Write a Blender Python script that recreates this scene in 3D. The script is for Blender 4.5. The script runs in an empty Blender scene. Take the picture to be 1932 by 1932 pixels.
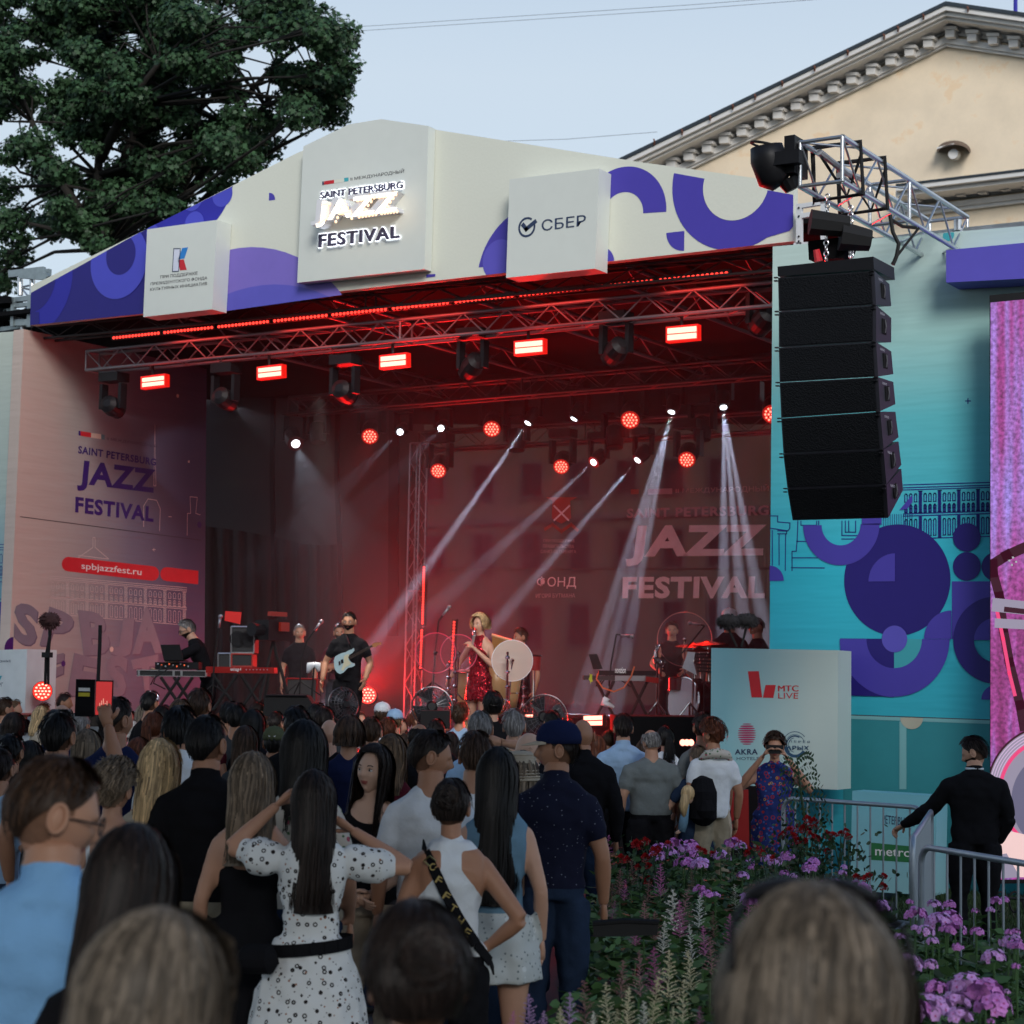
import bpy, bmesh, math, random
import numpy as np
from mathutils import Vector, Matrix, noise
from mathutils.kdtree import KDTree
RND = random.Random(7)
SC = bpy.context.scene
COL = SC.collection
# ---------------------------------------------------------------- camera
FPX, CPX = 3700.0, 966.0
AY, AP, AR = math.radians(31.8), math.radians(5.0), 0.0195
HC = 2.0
Fw = Vector((-math.sin(AY)*math.cos(AP), math.cos(AY)*math.cos(AP), math.sin(AP)))
R0 = Vector((math.cos(AY), math.sin(AY), 0)); U0 = R0.cross(Fw)
Rt = R0*math.cos(AR)+U0*math.sin(AR); Up = U0*math.cos(AR)-R0*math.sin(AR)
CAMP = Vector((0, 0, HC))
cam = bpy.data.cameras.new('camera'); camo = bpy.data.objects.new('camera', cam); COL.objects.link(camo)
camo.matrix_world = Matrix(((Rt.x, Up.x, -Fw.x, 0), (Rt.y, Up.y, -Fw.y, 0), (Rt.z, Up.z, -Fw.z, HC), (0, 0, 0, 1)))
cam.sensor_width = 36; cam.sensor_height = 36; cam.lens = 36*FPX/1932
cam.clip_start = 0.1; cam.clip_end = 3000
cam.dof.use_dof = True; cam.dof.focus_distance = 15.0; cam.dof.aperture_fstop = 5.0
SC.camera = camo
# ---------------------------------------------------------------- world, sun, exposure
W = bpy.data.worlds.new('World'); SC.world = W; W.use_nodes = True
nt = W.node_tree; nt.nodes.clear()
sky = nt.nodes.new('ShaderNodeTexSky'); sky.sky_type = 'NISHITA'; sky.sun_disc = False
SUN_EL, SUN_AZ = math.radians(27), math.radians(138)   # azimuth measured from +Y clockwise: behind the camera, to the right
sky.sun_elevation = SUN_EL; sky.sun_rotation = SUN_AZ
sky.air_density = 1.3; sky.dust_density = 1.0; sky.ozone_density = 4.5
mixs = nt.nodes.new('ShaderNodeMix'); mixs.data_type = 'RGBA'; mixs.inputs[0].default_value = 0.8
_tc = nt.nodes.new('ShaderNodeTexCoord'); _sp = nt.nodes.new('ShaderNodeSeparateXYZ'); _mr = nt.nodes.new('ShaderNodeMapRange'); nt.links.new(_tc.outputs['Generated'], _sp.inputs[0]); nt.links.new(_sp.outputs[2], _mr.inputs[0])
_mr.inputs[1].default_value = .30; _mr.inputs[2].default_value = .62; _mr.inputs[3].default_value = .84; _mr.inputs[4].default_value = .0; nt.links.new(_mr.outputs[0], mixs.inputs[0])   # hazy low down, clear blue overhead
nt.links.new(sky.outputs[0], mixs.inputs[6]); mixs.inputs[7].default_value = (5.2, 5.95, 6.65, 1)   # thin even cloud veil over the sky
bg = nt.nodes.new('ShaderNodeBackground'); bg.inputs[1].default_value = 0.13
wo = nt.nodes.new('ShaderNodeOutputWorld')
nt.links.new(mixs.outputs[2], bg.inputs[0]); nt.links.new(bg.outputs[0], wo.inputs[0])
sl = bpy.data.lights.new('sun', 'SUN'); sl.energy = 2.2; sl.angle = math.radians(22); sl.color = (1, .97, .93)
so = bpy.data.objects.new('sun', sl); COL.objects.link(so)
sd = Vector((math.sin(SUN_AZ)*math.cos(SUN_EL), math.cos(SUN_AZ)*math.cos(SUN_EL), math.sin(SUN_EL)))
so.rotation_euler = sd.to_track_quat('Z', 'Y').to_euler()
SC.view_settings.view_transform = 'Standard'; SC.view_settings.look = 'None'
SC.view_settings.exposure = 0.0; SC.view_settings.gamma = 1.0; SC.view_settings.use_curve_mapping = False
SC.render.engine = 'CYCLES'
cy = SC.cycles
cy.max_bounces = 5; cy.diffuse_bounces = 2; cy.glossy_bounces = 2; cy.transmission_bounces = 3; cy.volume_bounces = 0; cy.transparent_max_bounces = 10
cy.use_denoising = True; cy.sample_clamp_indirect = 3.0; cy.caustics_reflective = False; cy.caustics_refractive = False
# ---------------------------------------------------------------- helpers
def ray(u, v): return Fw + Rt*((u-CPX)/FPX) - Up*((v-CPX)/FPX)
def P(u, v, Y=None, X=None, Z=None, t=None):
    d = ray(u, v)
    if Y is not None: t = Y/d.y
    elif X is not None: t = X/d.x
    elif Z is not None: t = (Z-HC)/d.z
    return CAMP + d*t
def proj(p):
    q = Vector(p)-CAMP; w = q.dot(Fw)
    return CPX+FPX*q.dot(Rt)/w, CPX-FPX*q.dot(Up)/w, w
def lin(c):
    return tuple(((x/255.)/12.92 if x/255. <= .04045 else ((x/255.+.055)/1.055)**2.4) for x in c)
_m = {}
def mat(name, rgb, rough=.6, metal=0., var=.12, scale=6., bump=0., spec=.4, srgb=False, rnd=0.):
    """principled material with a little procedural colour variation"""
    key = name
    if key in _m: return _m[key]
    m = bpy.data.materials.new(name); m.use_nodes = True; n = m.node_tree.nodes; l = m.node_tree.links
    b = n['Principled BSDF']; c = lin(rgb) if srgb else tuple(rgb)
    b.inputs['Roughness'].default_value = rough; b.inputs['Metallic'].default_value = metal
    b.inputs['Specular IOR Level'].default_value = spec
    tc = n.new('ShaderNodeTexCoord'); no = n.new('ShaderNodeTexNoise'); no.inputs['Scale'].default_value = scale; no.inputs['Detail'].default_value = 4
    l.new(tc.outputs['Object'], no.inputs['Vector'])
    mr = n.new('ShaderNodeMapRange'); mr.inputs[3].default_value = 1-var; mr.inputs[4].default_value = 1+var
    l.new(no.outputs['Fac'], mr.inputs[0])
    vm = n.new('ShaderNodeVectorMath'); vm.operation = 'SCALE'; vm.inputs[0].default_value = c
    out = mr.outputs[0]
    if rnd:
        g = n.new('ShaderNodeNewGeometry'); m2 = n.new('ShaderNodeMapRange'); m2.inputs[3].default_value = 1-rnd; m2.inputs[4].default_value = 1+rnd
        l.new(g.outputs['Random Per Island'], m2.inputs[0]); mm = n.new('ShaderNodeMath'); mm.operation = 'MULTIPLY'
        l.new(mr.outputs[0], mm.inputs[0]); l.new(m2.outputs[0], mm.inputs[1]); out = mm.outputs[0]
    l.new(out, vm.inputs['Scale']); l.new(vm.outputs[0], b.inputs['Base Color'])
    if bump:
        bp = n.new('ShaderNodeBump'); bp.inputs['Strength'].default_value = bump; bp.inputs['Distance'].default_value = .02
        l.new(no.outputs['Fac'], bp.inputs['Height']); l.new(bp.outputs[0], b.inputs['Normal'])
    _m[key] = m; return m
def glow(name, rgb, power, sample=False):
    if name in _m: return _m[name]
    m = bpy.data.materials.new(name); m.use_nodes = True; b = m.node_tree.nodes['Principled BSDF']
    b.inputs['Base Color'].default_value = (*[x*.3 for x in rgb], 1)
    b.inputs['Emission Color'].default_value = (*rgb, 1); b.inputs['Emission Strength'].default_value = power
    if not sample: m.cycles.emission_sampling = 'NONE'
    _m[name] = m; return m
def glassm(name, rgb, alpha, rough=.1):
    if name in _m: return _m[name]
    m = bpy.data.materials.new(name); m.use_nodes = True; b = m.node_tree.nodes['Principled BSDF']
    b.inputs['Base Color'].default_value = (*rgb, 1); b.inputs['Alpha'].default_value = alpha; b.inputs['Roughness'].default_value = rough
    _m[name] = m; return m
def link(o, parent=None):
    COL.objects.link(o)
    if parent is not None: o.parent = parent
    return o
def mesh(name, verts, faces, m=None, parent=None, smooth=False, mats=None, midx=None):
    me = bpy.data.meshes.new(name); me.from_pydata([tuple(v) for v in verts], [], faces); me.update()
    for x in (mats or ([m] if m else [])): me.materials.append(x)
    if midx is not None: me.polygons.foreach_set('material_index', midx)
    if smooth: me.polygons.foreach_set('use_smooth', [True]*len(me.polygons))
    return link(bpy.data.objects.new(name, me), parent)
def tag(o, label=None, cat=None, group=None, kind=None):
    if label: o['label'] = label
    if cat: o['category'] = cat
    if group: o['group'] = group
    if kind: o['kind'] = kind
    return o
def thing(name, label, cat, loc=(0, 0, 0), rz=0., group=None):
    o = bpy.data.objects.new(name, None); o.empty_display_size = .2; link(o); o.location = loc; o.rotation_euler = (0, 0, rz)
    return tag(o, label, cat, group)
class G:
    """collects simple solids into one mesh"""
    def __init__(s): s.v = []; s.f = []; s.mi = []; s.cur = 0
    def add(s, vs, fs):
        k = len(s.v); s.v += [tuple(v) for v in vs]; s.f += [tuple(i+k for i in f) for f in fs]; s.mi += [s.cur]*len(fs)
        return s
    def box(s, c, d, rz=0., M=None):
        x, y, z = [a/2 for a in d]; vs = [Vector((i*x, j*y, k*z)) for i in (-1, 1) for j in (-1, 1) for k in (-1, 1)]
        R = M or Matrix.Rotation(rz, 3, 'Z'); vs = [R @ v + Vector(c) for v in vs]
        return s.add(vs, [(0, 1, 3, 2), (4, 6, 7, 5), (0, 4, 5, 1), (2, 3, 7, 6), (0, 2, 6, 4), (1, 5, 7, 3)])
    def tube(s, pts, r, n=6, cap=True):
        pts = [Vector(p) for p in pts]; rs = r if isinstance(r, (list, tuple)) else [r]*len(pts)
        vs = []; fs = []; up = None
        for i, p in enumerate(pts):
            d = (pts[min(i+1, len(pts)-1)]-pts[max(i-1, 0)]).normalized()
            if up is None:
                up = d.orthogonal().normalized()
            up = (up-d*up.dot(d))
            up = up.normalized() if up.length > 1e-5 else d.orthogonal().normalized()
            w = d.cross(up)
            for k in range(n):
                a = 2*math.pi*k/n; vs.append(p+(up*math.cos(a)+w*math.sin(a))*rs[i])
            if i:
                for k in range(n): fs.append(((i-1)*n+k, (i-1)*n+(k+1) % n, i*n+(k+1) % n, i*n+k))
        if cap: fs.append(tuple(range(n-1, -1, -1))); fs.append(tuple((len(pts)-1)*n+k for k in range(n)))
        return s.add(vs, fs)
    def lathe(s, c, prof, n=20, M=None, cap=True):
        vs = []; fs = []
        for r, z in prof:
            for k in range(n):
                a = 2*math.pi*k/n; v = Vector((r*math.cos(a), r*math.sin(a), z))
                vs.append((M @ v if M else v)+Vector(c))
        m = len(prof)
        for i in range(1, m):
            for k in range(n): fs.append(((i-1)*n+k, (i-1)*n+(k+1) % n, i*n+(k+1) % n, i*n+k))
        if cap: fs.append(tuple(range(n-1, -1, -1))); fs.append(tuple((m-1)*n+k for k in range(n)))
        return s.add(vs, fs)
    def ell(s, c, r, nu=12, nv=8, M=None):
        prof = [(math.sin(math.pi*i/nv), -math.cos(math.pi*i/nv)) for i in range(nv+1)]; prof[0] = (.01, -1); prof[-1] = (.01, 1)
        D = Matrix.Diagonal(Vector(r)); return s.lathe(c, prof, nu, (M @ D) if M else D)
    def ring(s, c, R, r, M=None, n=28, m=6):
        pts = [Vector((R*math.cos(2*math.pi*i/n), R*math.sin(2*math.pi*i/n), 0)) for i in range(n+1)]
        return s.tube([((M @ p) if M else p)+Vector(c) for p in pts], r, m, False)
    def build(s, name, m=None, parent=None, smooth=False, mats=None):
        return mesh(name, s.v, s.f, m, parent, smooth, mats, s.mi if mats else None)
_cyl = {}
def rod(a, b, r, m, parent, name='rod', n=8):
    """one straight tube as an object; all share a unit mesh per material"""
    a = Vector(a); b = Vector(b); key = (m.name, n)
    if key not in _cyl:
        g = G().tube([(0, 0, 0), (0, 0, 1)], 1, n); me = bpy.data.meshes.new('tube'); me.from_pydata(g.v, [], g.f); me.materials.append(m)
        me.polygons.foreach_set('use_smooth', [len(p.vertices) == 4 for p in me.polygons]); _cyl[key] = me
    o = bpy.data.objects.new(name, _cyl[key]); link(o, parent); d = b-a
    q = d.to_track_quat('Z', 'Y').to_matrix().to_4x4()
    o.matrix_local = Matrix.Translation(a) @ q @ Matrix.Diagonal((r, r, d.length, 1))
    return o
def text_geo(body, bold=0., ext=0.):
    c = bpy.data.curves.new('t', 'FONT'); c.body = body; c.offset = bold*(.85 if bold >= .03 else .5)*(0 if 'M' in body else 1); c.space_character = 1.1 if bold >= .03 else 1.; c.extrude = ext; c.resolution_u = 3
    o = bpy.data.objects.new('t', c); COL.objects.link(o)
    me = bpy.data.meshes.new_from_object(o.evaluated_get(bpy.context.evaluated_depsgraph_get()))
    vs = [tuple(v.co) for v in me.vertices]; fs = [tuple(p.vertices) for p in me.polygons]
    bpy.data.objects.remove(o); bpy.data.curves.remove(c); bpy.data.meshes.remove(me)
    x0 = min(v[0] for v in vs); x1 = max(v[0] for v in vs); y0 = min(v[1] for v in vs); y1 = max(v[1] for v in vs)
    if 'M' in body and bold and not ext:   # thicken by stacking shifted copies, since an outline offset breaks this letter
        n = len(vs); V2 = []; F2 = []
        for k, dx in enumerate((-.024, -.012, 0, .012, .024)): V2 += [(v[0]+dx, v[1], k*.0004) for v in vs]; F2 += [tuple(i+k*n for i in f) for f in fs]
        vs, fs = V2, F2
    return [((v[0]-x0)/(x1-x0), (v[1]-y0)/(y1-y0), v[2]) for v in vs], fs
class Surf:
    """a real plane (Y=const or X=const) onto which prints are laid a few mm proud"""
    def __init__(s, Y=None, X=None, n=None, clip=None):
        s.Y = Y; s.X = X; s.n = n or (Vector((0, -1, 0)) if Y is not None else Vector((1, 0, 0)))
        s.clip = [s.to2(s.p(*c)) for c in clip] if clip else None
        if s.clip:
            ar = sum(a[0]*b[1]-b[0]*a[1] for a, b in zip(s.clip, s.clip[1:]+s.clip[:1]))
            if ar < 0: s.clip.reverse()
    def p(s, u, v): return P(u, v, Y=s.Y, X=s.X)
    def to2(s, q): return (q.x, q.z) if s.Y is not None else (q.y, q.z)
    def to3(s, a, off): 
        q = Vector((a[0], s.Y, a[1])) if s.Y is not None else Vector((s.X, a[0], a[1]))
        return q+s.n*off
    def cut(s, poly):
        if not s.clip: return poly
        out = list(poly)
        for a, b in zip(s.clip, s.clip[1:]+s.clip[:1]):
            inp = out; out = []
            if not inp: break
            f = lambda q: (b[0]-a[0])*(q[1]-a[1])-(b[1]-a[1])*(q[0]-a[0])
            for i, q in enumerate(inp):
                r = inp[i-1]; fq = f(q); fr = f(r)
                if (fq >= 0) != (fr >= 0):
                    t = fr/(fr-fq); out.append((r[0]+(q[0]-r[0])*t, r[1]+(q[1]-r[1])*t))
                if fq >= 0: out.append(q)
        return out
    def pieces(s, polys, m, layer, parent, name='print'):
        g = G()
        for p in polys:
            c = s.cut(p)
            if len(c) > 2: g.add([s.to3(a, .002*layer+.001) for a in c], [tuple(range(len(c)))])
        return g.build(name, m, parent) if g.v else None
    def poly(s, px, m, layer, parent, name='print'): return s.pieces([[s.to2(s.p(*c)) for c in px]], m, layer, parent, name)
    def disc(s, cu, cv, R, m, layer, parent, r=0, a0=0, a1=360, name='print', sx=1.):
        c = s.p(cu, cv); c2 = s.to2(c); k = (c-CAMP).dot(Fw)/FPX; polys = []
        n = max(8, int((a1-a0)/5)); sg = 1 if s.Y is not None else -1
        for i in range(n):
            aa = [math.radians(a0+(a1-a0)*(i+j)/n) for j in (0, 1)]
            q = [(c2[0]+sg*R*k*math.cos(a)*sx, c2[1]+R*k*math.sin(a)) for a in aa]
            w = [(c2[0]+sg*r*k*math.cos(a)*sx, c2[1]+r*k*math.sin(a)) for a in reversed(aa)]
            polys.append(q+(w if r else [c2]))
        return s.pieces(polys, m, layer, parent, name)
    def line(s, pts, w, m, layer, parent, name='line_drawing'):
        polys = []
        for a, b in zip(pts, pts[1:]):
            pa = s.to2(s.p(*a)); pb = s.to2(s.p(*b)); d = Vector((pb[0]-pa[0], pb[1]-pa[1]))
            if d.length < 1e-6: continue
            nn = Vector((-d.y, d.x)).normalized()*w/2; d2 = d.normalized()*w/2
            polys.append([(pa[0]-d2.x+nn.x, pa[1]-d2.y+nn.y), (pb[0]+d2.x+nn.x, pb[1]+d2.y+nn.y), (pb[0]+d2.x-nn.x, pb[1]+d2.y-nn.y), (pa[0]-d2.x-nn.x, pa[1]-d2.y-nn.y)])
        return polys
    def text(s, body, tl, tr, br, bl, m, layer, parent, bold=.0, ext=0., off=None, name='lettering'):
        vs, fs = text_geo(body, bold, 1. if ext else 0.)
        q = [s.to2(s.p(*c)) for c in (tl, tr, br, bl)]; out = []
        for x, y, z in vs:
            a = [(q[0][i]*(1-x)+q[1][i]*x)*y + (q[3][i]*(1-x)+q[2][i]*x)*(1-y) for i in (0, 1)]
            out.append(s.to3(a, (off if off is not None else .002*layer+.0015)+(z*ext if ext else z)))
        if s.X is not None or True: pass
        return mesh(name, out, fs, m, parent)
def slab(px, Y, depth, m, parent, name='panel'):
    """front face traced on plane Y, real thickness behind it"""
    f = [P(u, v, Y=Y) for u, v in px]; n = len(f); b = [Vector((q.x, Y+depth, q.z)) for q in f]
    return mesh(name, f+b, [tuple(range(n)), tuple(range(2*n-1, n-1, -1))]+[(i, i+n, (i+1) % n+n, (i+1) % n) for i in range(n)], m, parent)
# ================================================================ materials
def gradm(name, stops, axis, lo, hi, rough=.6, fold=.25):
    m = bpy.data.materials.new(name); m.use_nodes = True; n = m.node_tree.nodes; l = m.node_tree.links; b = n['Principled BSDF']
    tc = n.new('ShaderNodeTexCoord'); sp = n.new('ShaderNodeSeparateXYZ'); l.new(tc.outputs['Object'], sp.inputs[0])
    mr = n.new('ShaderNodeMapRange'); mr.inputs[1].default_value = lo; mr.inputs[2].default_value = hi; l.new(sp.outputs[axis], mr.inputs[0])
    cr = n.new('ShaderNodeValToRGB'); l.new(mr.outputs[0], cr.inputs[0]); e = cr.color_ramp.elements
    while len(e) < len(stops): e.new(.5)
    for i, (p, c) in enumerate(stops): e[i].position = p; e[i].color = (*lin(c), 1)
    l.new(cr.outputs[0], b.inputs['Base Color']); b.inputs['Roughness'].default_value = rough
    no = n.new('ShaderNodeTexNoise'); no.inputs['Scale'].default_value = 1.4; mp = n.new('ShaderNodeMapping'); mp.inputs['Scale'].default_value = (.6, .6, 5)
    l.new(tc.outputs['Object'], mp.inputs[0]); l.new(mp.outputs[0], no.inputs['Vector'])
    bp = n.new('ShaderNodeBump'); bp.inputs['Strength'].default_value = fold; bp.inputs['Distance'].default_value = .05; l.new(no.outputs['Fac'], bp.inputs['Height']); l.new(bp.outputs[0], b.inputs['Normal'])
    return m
cream = mat('cream_vinyl', (.76, .77, .66), .55, var=.03, bump=.08, scale=30)
white_b = mat('white_board', (.72, .75, .69), .5, var=.03)
navy = mat('print_navy', (.018, .012, .20), .5, var=.05)
blue1 = mat('print_blue', (.025, .022, .36), .5, var=.05)
blue2 = mat('print_light_blue', (.07, .075, .55), .5, var=.05)
purp = mat('print_purple', (.075, .055, .42), .5, var=.05)
purp2 = mat('print_light_purple', (.12, .10, .55), .5, var=.05)
lav = mat('print_lavender', (.22, .16, .58), .5, var=.06)
lav2 = mat('print_blue_lavender', (.12, .11, .55), .5, var=.06)
dkpurp = mat('print_dark_purple', (.022, .012, .19), .5, var=.05)
inkd = mat('ink_dark', (.02, .02, .03), .5); inkn = mat('ink_navy', (.03, .05, .11), .5)
inkp = mat('ink_purple', (.035, .01, .16), .5); redp = mat('print_red', (.62, .02, .03), .5); whp = mat('print_white', (.8, .8, .8), .5)
tealp = mat('print_teal', (.06, .42, .48), .5, var=.04); tealp2 = mat('print_pale_teal', (.22, .50, .52), .5, var=.04)
peach = mat('print_peach', (.72, .58, .48), .5); alu = mat('aluminium', (.62, .64, .66), .32, .9, var=.2, scale=15)
aluD = mat('aluminium_dull', (.22, .22, .24), .5, .6, var=.2, scale=15)
blk = mat('black_plastic', (.009, .009, .011), .5, var=.25, scale=20, spec=.25); blkm = mat('black_matt', (.01, .01, .011), .8); rub = mat('rubber', (.015, .015, .015), .7)
clothb = mat('black_cloth', (.008, .008, .009), .95, spec=.1, bump=.3)
chrome = mat('chrome', (.75, .75, .77), .12, 1., var=.05)
# ================================================================ ground
GN = 70
def gh(x, y): return .02*noise.noise(Vector((x*.3, y*.3, 0)))
g = G(); xs = [-80+i*2.2 for i in range(GN)]; ys = [-25+i*2.2 for i in range(GN)]
asph = mat('paving', (.06, .06, .062), .85, var=.3, scale=3, bump=.3)
g.add([(x, y, gh(x, y)) for x in xs for y in ys], [(i*GN+j, (i+1)*GN+j, (i+1)*GN+j+1, i*GN+j+1) for i in range(GN-1) for j in range(GN-1)])
go = g.build('ground', asph); tag(go, kind='structure')
g = G().add([(-900, -900, -.12), (900, -900, -.12), (900, 900, -.12), (-900, 900, -.12)], [(0, 1, 2, 3)])
tag(g.build('far_ground', mat('far_earth', (.06, .07, .04), .9)), kind='structure')
# ================================================================ fascia
FY = 19.6
fas = thing('stage_fascia', 'gabled cream and blue printed fascia across the top of the stage', 'stage fascia', (-20, FY, 9))
def adopt(o, p):
    o.parent = p; o.matrix_parent_inverse = Matrix.Translation(-p.location); return o
_adopt = adopt
fpx = [(57.6, 613.6), (59, 539), (277.7, 431.8), (560, 289), (715, 225), (830, 246), (1207, 305.6), (1497, 346), (1497, 455)]
T = []   # collects everything made for the current thing
def own(p, *objs):
    for o in objs:
        if o is not None: _adopt(o, p)
own(fas, slab(fpx, FY, .12, cream, None, 'vinyl_panel'))
S = Surf(Y=FY, clip=fpx)
def z1(x, y): return (x*.27346+45.3, y*.27346+301.9)
def z2(x, y): return (x*.35158+528.3, y*.35158+150.9)
def z3(x, y): return (x*.41408+1132, y*.41408)
def D1(z, x, y, R, m, layer, r=0, a0=0, a1=360, S=S, p=fas, k=None, sx=1.):
    kk = k or {z1: .27346, z2: .35158, z3: .41408}[z]; u, v = z(x, y)
    own(p, S.disc(u, v, R*kk, m, layer, None, r*kk, a0, a1, sx=sx))
leftclip = Surf(Y=FY, clip=[(57.6, 613.6), (59, 539), (277.7, 431.8), (290, 425), (290, 590)])
own(fas, leftclip.poly([(50, 620), (50, 400), (300, 400), (300, 600)], navy, 1, None))
D1(z1, 50, 830, 390, blue1, 2, S=leftclip); D1(z1, 50, 825, 235, navy, 3, S=leftclip)
own(fas, leftclip.poly([(55, 625), (55, 588), z1(107, 1050), z1(107, 1200)], navy, 4, None))
D1(z1, 658, 700, 263, blue2, 5, S=leftclip); D1(z1, 672, 655, 140, navy, 6, S=leftclip, sx=.97)
D1(z1, 1120, 130, 430, blue1, 1, S=Surf(Y=FY, clip=[(250, 600), (277, 431.8), (482, 330), (482, 600)]))
D1(z1, 1370, 235, 90, blue2, 2); D1(z1, 1165, 262, 92, blue2, 3); D1(z1, 1178, 440, 86, blue2, 4)
D1(z1, 890, 500, 55, blue2, 5)
own(fas, S.disc(*z1(1690, 281), 15, purp, 1, None, 0, 0, 90))
lc = Surf(Y=FY, clip=[(405, 590), (405, 440), (905, 440), (905, 520)])
D1(z1, 1450, 588+1194, 1194, lav, 1, S=lc); D1(z1, 1600, 845+1360, 1360, lav2, 2, S=lc)
own(fas, S.poly([(805, 518), (822, 517), (822, 521.5), (805, 524)], purp, 3, None))
D1(z2, 1385, 1055, 402, purp, 1, sx=.97, S=Surf(Y=FY, clip=[(860, 507), (860, 300), (1130, 300), (1130, 492)])); D1(z2, 1180, 968, 114, purp2, 2, sx=.95)
D1(z3, 105, 978, 222, purp, 1, r=104, a0=-3, a1=180)
own(fas, S.disc(*z3(385, 1052), 92*.414, purp, 1, None, 0, 180, 270)); D1(z3, 0, 1200, 75, purp, 3)
D1(z3, 620, 820, 324, purp, 2)
own(fas, S.poly([z3(700, 700), z3(890, 700), z3(890, 1020), z3(866, 1052), z3(700, 1100)], purp, 3, None))
D1(z3, 620, 842, 165, cream, 4)
def sponsor(name, label, px, Y, depth, m=white_b):
    t = thing(name, label, 'sign box', tuple(P(*px[-1], Y=Y))); own(t, slab(px, Y, depth, m, None, 'box')); return t, Surf(Y=Y)
BY = FY-.30
s1, A = sponsor('sign_box', 'white sign box with the white, blue and red K emblem, left end of the fascia', [z1(850, 478), z1(1332, 413), z1(1297, 1030), z1(822, 1083)], BY, .29)
for nm, q, m in (('emblem', [(1035, 612), (1080, 612), (1068, 768), (1025, 770)], mat('print_pale', (.72, .74, .86), .4)), ('emblem', [(1092, 608), (1133, 602), (1108, 680), (1063, 686)], mat('print_sky', (.02, .22, .62), .4)), ('emblem', [(1062, 690), (1103, 686), (1124, 758), (1078, 762)], redp)):
    own(s1, A.poly([z1(*a) for a in q], m, 1, None, nm))
own(s1, A.line([z1(1035, 612), z1(1080, 612), z1(1068, 768), z1(1025, 770), z1(1035, 612)], .012, inkn, 2, None) and A.pieces(A.line([z1(1035, 612), z1(1080, 612), z1(1068, 768), z1(1025, 770), z1(1035, 612)], .012, inkn, 2, None), inkn, 2, None, 'emblem_outline'))
for b, q in (('ПРИ ПОДДЕРЖКЕ', [(942, 797), (1199, 769), (1197, 796), (942, 822)]), ('ПРЕЗИДЕНТСКОГО ФОНДА', [(875, 845), (1265, 801), (1265, 828), (873, 868)]), ('КУЛЬТУРНЫХ ИНИЦИАТИВ', [(873, 884), (1264, 841), (1263, 867), (870, 908)])):
    own(s1, A.text(b, *[z1(*a) for a in q], inkd, 1, None, .012))
# central lit sign
cpx = [z2(92, 1088), z2(125, 357), z2(370, 238), z2(543, 210), z2(797, 247), z2(775, 1015)]
s2 = thing('sign_board', 'tall white gabled sign with lit lettering at the peak of the fascia', 'sign', tuple(P(*cpx[0], Y=FY-.16)))
own(s2, slab(cpx, FY-.16, .15, white_b, None, 'board')); A = Surf(Y=FY-.16)
for q, m in (([(227, 545), (236, 544), (236, 564), (227, 565)], inkn), ([(237, 544), (291, 536), (291, 555), (237, 563)], redp), ([(291, 536), (345, 528), (345, 546), (291, 555)], cream), ([(345, 526), (368, 523), (368, 543), (345, 546)], tealp)):
    own(s2, A.poly([z2(*a) for a in q], m, 1, None, 'stripe'))
own(s2, A.text('II МЕЖДУНАРОДНЫЙ', *[z2(*a) for a in [(378, 520), (667, 474), (665, 502), (380, 543)]], inkd, 1, None, .002))
halo = glow('halo_white', (.86, .9, 1.), 4.0, True); marq = glow('marquee_white', (1., .90, .76), 2.6, True)
def SF(o): return Surf(Y=FY-.16-o)
for b, q, d in (('SAINT PETERSBURG', [(218, 602), (660, 543), (658, 580), (217, 638)], .02), ('FESTIVAL', [(210, 828), (641, 781), (641, 848), (207, 900)], .03)):
    Q = [z2(*a) for a in q]; own(s2, SF(.05).text(b, *Q, mat('letter_face', (.06, .05, .10), .4), 1, None, d, ext=.012, off=0))
    e = 1.1; own(s2, SF(.015).text(b, (Q[0][0]-e, Q[0][1]-e), (Q[1][0]+e, Q[1][1]-e), (Q[2][0]+e, Q[2][1]+e), (Q[3][0]-e, Q[3][1]+e), halo, 1, None, d+.03, off=0, name='halo_light'))
Q = [z2(*a) for a in [(203, 655), (632, 598), (630, 735), (190, 792)]]
QB = [(a[0]+7, a[1]+1) for a in Q]
own(s2, SF(.15).text('JAZZ', *Q, mat('letter_side', (.8, .8, .82), .4), 1, None, .04, ext=.13, off=-.02))
own(s2, SF(.27).text('JAZZ', *Q, marq, 1, None, .03, off=0, name='glowing_face'))
for u0, v0, u1, v1 in [(233, 668, 262, 664), (252, 664, 248, 742), (248, 742, 210, 775), (300, 760, 345, 650), (345, 650, 385, 742), (320, 715, 372, 708), (415, 645, 505, 632), (505, 632, 425, 735), (425, 735, 515, 722), (530, 628, 622, 615), (622, 615, 545, 716), (545, 716, 628, 706)]:
    bulb = G()
    for k in range(6):
        q = P(*z2(u0+(u1-u0)*k/5, v0+(v1-v0)*k/5), Y=FY-.16-.275); bulb.ell(q, (.02, .016, .02), 6, 4)
    o = bulb.build('bulb_row', glow('bulb_warm', (1., .62, .36), 2.2)); o['kind'] = 'stuff'; own(s2, o)
s3, A = sponsor('sign_box', 'white sign box with navy round tick logo and Cyrillic lettering, right half of the fascia', [z2(1232, 533), z2(1712, 475), z2(1690, 1012), z2(1213, 1062)], BY, .29)
own(s3, A.text('СБЕР', *[z2(*a) for a in [(1405, 751), (1643, 722), (1640, 782), (1405, 812)]], inkn, 1, None, .012))
u, v = z2(1325, 790)
own(s3, A.disc(u, v, 19.3, inkn, 1, None, 15.2, 52, 372, 'logo_ring', sx=.98), A.pieces(A.line([z2(1306, 780), z2(1322, 800), z2(1368, 762)], .05, inkn, 1, None), inkn, 1, None, 'logo_tick'))
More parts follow.
